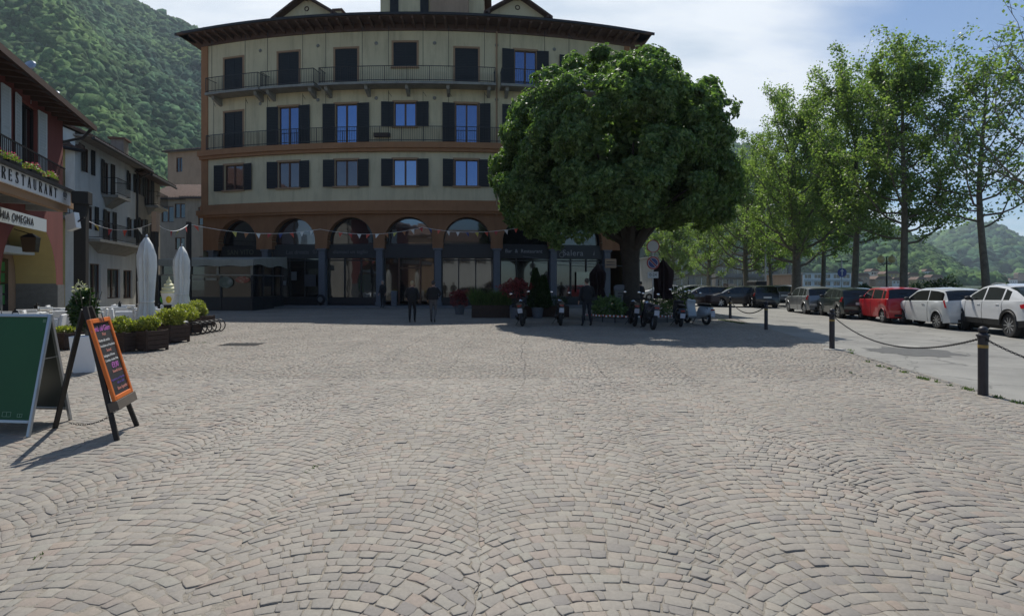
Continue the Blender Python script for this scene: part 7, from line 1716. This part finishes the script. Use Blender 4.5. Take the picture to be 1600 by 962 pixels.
def hatch(L=4.0, H=1.48, W=1.70, wb=2.5, wr=0.30, fo=0.80, belt=(0.90, 0.98), **k):
    ro = L - wb - fo; xf = wb / 2 + fo; xr = -(wb / 2 + ro)
    d = dict(W=W, wb=wb, wr=wr, fo=fo, ro=ro, belt=belt,
             top=[(xf, 0.56), (xf - 0.06, 0.70), (xf - 0.28, 0.80), (xf - 0.62, 0.90), (xf - 0.95, 0.98), (xf - 1.28, 1.17), (xf - 1.70, H - 0.07), (xf - 1.98, H - 0.015), (xf - 2.5, H), (xr + 0.75, H - 0.03), (xr + 0.42, H - 0.08), (xr + 0.30, H - 0.16), (xr + 0.10, belt[1] + 0.02), (xr + 0.035, 0.82), (xr, 0.60)],
             glass=(xf - 0.95, xf - 1.86, xr + 0.38, xr + 0.11), side=[(xf - 2.32, xf - 1.42), (xr + 0.92, xf - 2.40), (xr + 0.50, xr + 0.84)], seams=[xf - 1.08, xf - 2.36, xr + 0.95],
             tail=[(xr + 0.06, 0.78), (xr + 0.30, 0.80), (xr + 0.22, 1.02), (xr + 0.11, 1.0)], handles=[xf - 2.15, xr + 1.12], headz=0.70)
    d.update(k); return d
def aim(px_f, P0, wbl, wmax=None):
    """heading so that the front wheel stands in the given photo column"""
    best = None
    for i in range(400):
        a = R_(50 + i * 0.15); q = P0 + Vector((math.cos(a), math.sin(a), 0)) * wbl; px = 800 + F * q.x / q.y
        if best is None or abs(px - px_f) < best[0]: best = (abs(px - px_f), a)
    return best[1]
# white crossover
Ps = G(1580, 527); W0 = 2.80; a = aim(1502, Ps, W0)
SUV = dict(W=1.88, wb=2.81, wr=0.365, fo=0.88, ro=0.98, belt=(1.02, 1.14), sill=0.33,
           top=[(2.285, 0.66), (2.24, 0.86), (1.95, 0.98), (1.40, 1.06), (1.12, 1.12), (0.70, 1.36), (0.28, 1.55), (-0.05, 1.615), (-0.45, 1.62), (-1.0, 1.57), (-1.55, 1.44), (-2.05, 1.24), (-2.28, 1.16), (-2.36, 1.08), (-2.385, 0.75)],
           glass=(1.12, 0.18, -1.15, -2.05), side=[(0.02, 0.78), (-0.98, -0.05), (-1.36, -1.05)], seams=[0.98, -0.02, -1.10], tail=[(-2.30, 0.93), (-2.05, 0.90), (-1.98, 1.02), (-2.28, 1.08)], handles=[0.18, -0.86], headz=0.82, steer=-14, tw=0.24, rails=True, platez=0.86, mirror=0.62, tum=0.34)
whiteP = carmat((0.62, 0.63, 0.64), 0.25)
car('large white crossover with dark alloy wheels, cut by the right edge', Ps, a, SUV, whiteP, rim=rimM, spokes=10, clad=True)
Ps = G(1466, 513.3); a = aim(1413, Ps, 2.3)
P2 = hatch(L=3.84, H=1.48, W=1.70, wb=2.39, wr=0.30, fo=0.76, belt=(0.92, 1.02), steer=-6, handles=[], platez=0.62)
xf2 = 2.39 / 2 + .76; xr2 = xf2 - 3.84
P2.update(side=[(xf2 - 2.55, xf2 - 1.28), (xr2 + 0.34, xf2 - 2.60)], seams=[xf2 - 1.08, xf2 - 2.62], tail=[(xr2 + 0.10, 0.78), (xr2 + 0.17, 0.78), (xr2 + 0.32, 1.04), (xr2 + 0.24, 1.05)], handles=[xf2 - 2.35], handm=MT['chrome'])
car('small white three door hatchback with sloping tail lights', Ps, a, P2, carmat((0.58, 0.60, 0.60), 0.3), spokes=9)
Ps = G(1381, 504.3); a = aim(1347, Ps, 2.3)
P3 = hatch(L=3.57, H=1.52, W=1.60, wb=2.38, wr=0.28, fo=0.70, belt=(0.92, 1.00)); xf3 = 1.19 + .7; xr3 = xf3 - 3.57
P3.update(top=[(xf3, 0.60), (xf3 - 0.05, 0.76), (xf3 - 0.25, 0.86), (xf3 - 0.55, 0.96), (xf3 - 0.80, 1.04), (xf3 - 1.45, 1.42), (xf3 - 1.7, 1.465), (xf3 - 2.4, 1.48), (xr3 + 0.5, 1.45), (xr3 + 0.26, 1.41), (xr3 + 0.18, 1.30), (xr3 + 0.08, 1.02), (xr3 + 0.03, 0.85), (xr3, 0.55)], glass=(xf3 - 0.8, xf3 - 1.42, xr3 + 0.25, xr3 + 0.09), side=[(xf3 - 1.95, xf3 - 1.12), (xr3 + 0.62, xf3 - 2.03), (xr3 + 0.32, xr3 + 0.54)], seams=[xf3 - 0.95, xf3 - 1.99, xr3 + 0.62],
          tail=[(xr3 + 0.06, 0.72), (xr3 + 0.20, 0.74), (xr3 + 0.18, 1.0), (xr3 + 0.09, 1.0)], handles=[xf3 - 1.84, xr3 + 0.78])
car('small bright red five door city car', Ps, a, P3, carmat((0.42, 0.012, 0.018), 0.3), spokes=6)
Ps = G(1311, 497); a = aim(1284, Ps, 2.4)
car('dark green hatchback between the red car and the silver car', Ps, a, hatch(L=3.9, H=1.45, W=1.66, wb=2.45), carmat((0.012, 0.022, 0.018), 0.3), spokes=6)
Ps = G(1258, 490.5); a = aim(1234, Ps, 2.4)
car('silver hatchback with red tail lights left of the dark green hatchback', Ps, a, hatch(L=3.95, H=1.48, W=1.70, wb=2.5), carmat((0.26, 0.27, 0.28), 0.35, metal=0.6), spokes=7)
gr2 = 'cars parked beyond the chestnut'
car('dark hatchback seen from behind with a roof box left of the silver hatchback', Vector((PX(1176, 37.5), 37.5, 0)), R_(80), hatch(L=4.1, H=1.52), carmat((0.010, 0.010, 0.012)), group=gr2)
car('grey car beside a tree trunk behind the dark hatchback', Vector((PX(1206, 44), 44, 0)), R_(75), hatch(L=4.2, H=1.5), carmat((0.10, 0.11, 0.12), 0.4), group=gr2)
car('pale silver car half hidden by the thick tree trunk', Vector((PX(1215, 50), 50, 0)), R_(60), hatch(L=4.2, H=1.5), carmat((0.4, 0.42, 0.43), 0.35), group=gr2)
wag = hatch(L=4.5, H=1.45, wb=2.65, fo=0.85, wr=0.31)
car('dark estate car seen from the side beyond the farthest bollard', Vector((PX(1152, 39), 39, 0)), R_(172), wag, carmat((0.018, 0.014, 0.016)), group=gr2, anchor='c')
car('dark maroon car seen from the side behind the cream scooter', Vector((PX(1098, 40.5), 40.5, 0)), R_(176), hatch(L=4.2, H=1.45), carmat((0.04, 0.018, 0.018)), group=gr2, anchor='c')
car('grey car parked behind the closed dark parasol', Vector((PX(1075, 47), 47, 0)), R_(186), hatch(L=4.2, H=1.5), carmat((0.12, 0.12, 0.125), 0.4), group=gr2, anchor='c')
car('white car far behind the no parking sign', Vector((PX(1030, 56), 56, 0)), R_(180), hatch(L=4.2, H=1.5), carmat((0.5, 0.5, 0.5), 0.4), group=gr2, anchor='c')
m = MB(); q = Vector((PX(1181, 38.6), 38.6, 1.62)); m.box((0, 0, 0), (0.75, 1.7, 0.32)); m.build('x', trimM) if False else None
rb = MB(); rb.box((q.x + .55, q.y + 1.1, q.z + .06), (0.8, 1.6, 0.30)); tag(rb.build('roof_box', trimM, bevel=0.06), 'black roof box on top of the dark hatchback', 'roof box')

# ------------------------------------------------------------ lamps
p = at(1385.5, 31); o = thing('twin_globe_lamp', 'twin globe lamp post by the lake wall', 'street lamp', p); m = MB(); m.lathe([(0.12, 0), (0.10, 0.3), (0.05, 0.4), (0.04, 2.6), (0.03, 2.95)], 12); m.tube([(-0.30, 0, 2.72), (-0.2, 0, 2.6), (0, 0, 2.7), (0.2, 0, 2.6), (0.30, 0, 2.72)], 0.02, 6); m.ell((0, 0, 3.0), (0.04, 0.04, 0.07), 8, 6); attach(m.build('post', MT['iron'], None, smooth=True), o, True)
gm2 = mat('cream_globe', (0.55, 0.48, 0.22), 0.3)
for s in (-1, 1): m = MB(); m.ell((s * 0.31, 0, 2.92), (0.20, 0.20, 0.21), 20, 14); g1 = m.build('globe', gm2, None, smooth=True); attach(g1, o, True); m = MB(); m.ell((s * 0.31, 0, 3.13), (0.05, 0.05, 0.05), 8, 6); attach(m.build('finial', MT['iron'], None), g1, True)
p = at(1196, 46); o = thing('street_lamp', 'tall street lamp with a flat pale head among the plane leaves', 'street lamp', p); m = MB(); m.tube([(0, 0, 0), (0, 0, 7.6), (0.15, 0, 8.05), (0.5, 0, 8.2)], [0.08, 0.05, 0.045, 0.04], 8); attach(m.build('post', MT['alu'], None), o, True); m = MB(); m.ell((0.95, 0, 8.2), (0.52, 0.17, 0.10), 14, 8); attach(m.build('lamp_head', MT['offwhite'], None, smooth=True), o, True)

# ------------------------------------------------------------ far side: grey block, boats, villas, quay things
def block(label, px0, px1, Y, ztop_, storeys, wallm, cat='building', name='block_building'):
    xa, xb = PX(px0, Y), PX(px1, Y); W_ = xb - xa; o = thing(name, label, cat, (xa, Y, 0), baked=True); K = frame((xa, Y, 0), (1, 0)); sh = ztop_ / storeys; ops = []; n_ = max(2, int(W_ / 3.6))
    for f in range(storeys):
        for i in range(n_): c = (i + .5) * W_ / n_; ops.append((c - W_ / n_ * .33, c + W_ / n_ * .33, f * sh + sh * .28, f * sh + sh * .8))
    m = MB(); wallgrid(m, lambda s, d, z: K @ Vector((s, d, z)), 0, W_, 0, ztop_, ops, ds=50, rev=0.3)
    for (x) in (0, W_): m.quad(K @ Vector((x, 0, 0)), K @ Vector((x, 12, 0)), K @ Vector((x, 12, ztop_)), K @ Vector((x, 0, ztop_)))
    m.build('wall', wallm, o)
    for a_, b2, c, d in ops: m = MB(); m.box(((a_ + b2) / 2, 0.3, (c + d) / 2), (b2 - a_, 0.04, d - c), 0, K); m.box(((a_ + b2) / 2, 0.27, (c + d) / 2), (0.08, 0.05, d - c), 1, K); m.build('window', [MT['panedark'], MT['white']], o)
    m = MB(); m.box((W_ / 2, 6, ztop_ + .1), (W_ + .8, 13, .22), 0, K); m.build('roof', MT['concrete'], o)
    for f in range(1, storeys): m = MB(); m.box((W_ / 2, -0.4, f * sh), (W_ * .96, 0.8, 0.14), 0, K); m.build('balcony', MT['concrete'], o)
block('long grey lakeside block with rows of balconies behind the plane trees', 1118, 1236, 150, 10.2, 3, MT['greywall'])
block('low pale building with flat roof on the far quay', 1255, 1330, 235, 6.2, 2, MT['whitewall'])
block('small tan quay building beside the thick trunk', 1236, 1254, 120, 3.6, 1, MT['tanwall'])
block('grey building beyond the parked cars left of the lakeside block', 1020, 1112, 120, 7.5, 2, MT['concrete'])
def boat(label, x, y, z, rz, s=1.0, col=None):
    o = thing('boat', label, 'boat', (x, y, z), rz, 'boats moored along the quay'); m = MB(); L = 2.6; sec = []
    for i in range(9):
        t_ = i / 8; xx = -L + 2 * L * t_; wd_ = 0.95 * (1 - max(0, (t_ - .45) / .55) ** 2.2) + .02; sh_ = 0.75 + 0.25 * t_ ** 2
        sec.append([(xx, -wd_, sh_), (xx, -wd_ * .8, 0.25), (xx, 0, 0.0 + .35 * max(0, t_ - .8) * 4), (xx, wd_ * .8, 0.25), (xx, wd_, sh_)])
    vs = [p for s_ in sec for p in s_]; fs = [(i * 5 + j, i * 5 + j + 1, i * 5 + 6 + j, i * 5 + 5 + j) for i in range(8) for j in range(4)] + [(0, 1, 2, 3, 4)]; fs += [(i * 5, i * 5 + 5, i * 5 + 9, i * 5 + 4) for i in range(8)]
    m.add(vs, fs); attach(m.build('hull', col or MT['white'], None, smooth=True), o, True); m = MB(); m.prism([(-0.9, 0.8), (1.0, 0.9), (0.5, 1.45), (-0.9, 1.5)], -0.6, 0.6); attach(m.build('cabin', MT['panedim'], None, bevel=.05), o, True)
    m = MB(); m.tube([(-0.3, 0, 1.4), (-0.3, 0, 2.2)], .03, 5); attach(m.build('mast', MT['alu'], None), o, True); o.scale = (s, s, s)
boat('white motor boat with red stripe on a stand beyond the dark cars', PX(1142, 62), 62, 0.55, R_(12), 0.75)
br0 = random.Random(9)
blab = ['leftmost small white boat past the thick trunk', 'small white boat second along the quay', 'white boat behind the blue arrow sign', 'white boat left of the blue arrow sign', 'white boat at the end of the moored row', 'small boat right of the dark tree trunk', 'far white boat out by the villas']
for i, (px, Y) in enumerate(((1262, 128), (1276, 140), (1290, 150), (1304, 158), (1324, 172), (1352, 210), (1385, 300))):
    boat(blab[i], PX(px, Y), Y, -1.0 if Y > 120 else 0, br0.uniform(0, 3), 1.0)
vm = [MT['whitewall'], MT['tanwall'], MT['yellow']]
vr = random.Random(5); vs_ = [(1330, 440, 520), (1341, 431, 560), (1352, 437, 600), (1362, 424, 640), (1375, 436, 560), (1388, 428, 620), (1397, 438, 580), (1421, 430, 640), (1433, 437, 600), (1447, 424, 760), (1458, 433, 700), (1470, 428, 820), (1487, 436, 860), (1500, 424, 1300), (1512, 434, 900), (1528, 427, 1250), (1545, 437, 1100), (1562, 431, 1250), (1580, 437, 1150), (1594, 428, 1330)]
vdesc = ['pale', 'white', 'cream', 'small grey', 'low']
def neigh(px):
    if px < 1345: return 'just right of the dark plane trunk'
    if px < 1380: return 'left of the twin globe lamp'
    if px < 1400: return 'behind the twin globe lamp'
    if px < 1450: return 'right of the slender plane trunk'
    if px < 1525: return 'left of the pale bare trunk'
    return 'right of the pale bare trunk'
for i, (px, py, Y) in enumerate(vs_):
    Y = Y * 0.70 if Y < 1000 else Y * 0.75
    az_ = math.atan((px - 800) / F); r_h = Y / math.cos(az_)
    tab, r0_, r1_, sd_ = (HA, 330, 1000, 1.0) if Y < 800 else (HB, 1350, 2300, 2.2)
    x = PX(px, Y); zt_ = ZH(py, Y); w_ = vr.uniform(7, 12) * (1 if Y < 800 else 1.6); h_ = vr.uniform(3.5, 6) * (1 if Y < 800 else 1.5); o = thing('villa', '%s lakeside villa %s, number of its row hidden in trees' % (vdesc[i % 5], neigh(px)), 'house', (x, Y, 0), 0, 'villas on the far shore', baked=True)
    o['label'] = '%s villa with low roof on the far shore, %s' % (vdesc[i % 5], neigh(px)); z0_ = max(0, zt_ - h_)
    m = MB(); m.box((x, Y, (zt_ + z0_ - 4) / 2), (w_, 8, zt_ - z0_ + 4)); m.build('wall', vm[i % 3], o); m = MB(); m.prism([(-w_ / 2 - .6, 0), (w_ / 2 + .6, 0), (w_ / 2 - 2, 2.2), (-w_ / 2 + 2, 2.2)], -4.6, 4.6, 0, T(x, Y, zt_)); m.build('roof', MT['roof'], o)
    for k in (-1, 0, 1): m = MB(); m.box((x + k * w_ * .28, Y - 4.02, zt_ - h_ * .35), (1.3, 0.1, 1.6)); m.build('window', MT['panedark'], o)
# aerials on the left roofs
for (px, py0, py1, Y, lab) in ((48, 95, 137, 20, 'thin aerial mast with small dish above the red house'), (87, 142, 165, 26, 'comb shaped aerial on the red house roof')):
    o = thing('aerial', lab, 'aerial', (PX(px, Y), Y, ZH(py1, Y) - .6), baked=True); p = Vector((PX(px, Y), Y, ZH(py1, Y) - .6)); m = MB(); m.tube([p, p + Vector((0, 0, ZH(py0, Y) - p.z))], 0.02, 5)
    for k in range(4): m.tube([p + Vector((-.35, 0, 1.0 - k * .14)), p + Vector((.35, 0.1, 1.0 - k * .14))], 0.01, 4)
    m.build('mast', MT['alu'], o)
    m = MB(); m.lathe([(0.22, 0), (0.18, 0.05), (0.02, 0.08)], 14, 0, T(p.x + .02, p.y - .05, ZH(py0, Y) - .2) @ RX(70)); m.build('dish', MT['alu'], o)

# ------------------------------------------------------------ haze
HAZE = True
if HAZE:
    m = bpy.data.materials.new('haze_air'); m.use_nodes = True; t = m.node_tree; t.nodes.remove(t.nodes['Principled BSDF']); v = t.nodes.new('ShaderNodeVolumePrincipled'); v.inputs['Density'].default_value = 0.00016; v.inputs['Color'].default_value = (0.72, 0.85, 1.0, 1); v.inputs['Anisotropy'].default_value = 0.2; t.links.new(v.outputs[0], t.nodes['Material Output'].inputs['Volume'])
    g = MB(); g.box((300, 1300, 410), (5400, 3400, 830)); h = g.build('haze', m); struct(h, 'thin blue air over the lake and mountains', 'stuff')
sc.cycles.volume_bounces = 0; sc.cycles.max_bounces = 6; sc.cycles.transparent_max_bounces = 4; sc.cycles.diffuse_bounces = 3; sc.cycles.glossy_bounces = 3
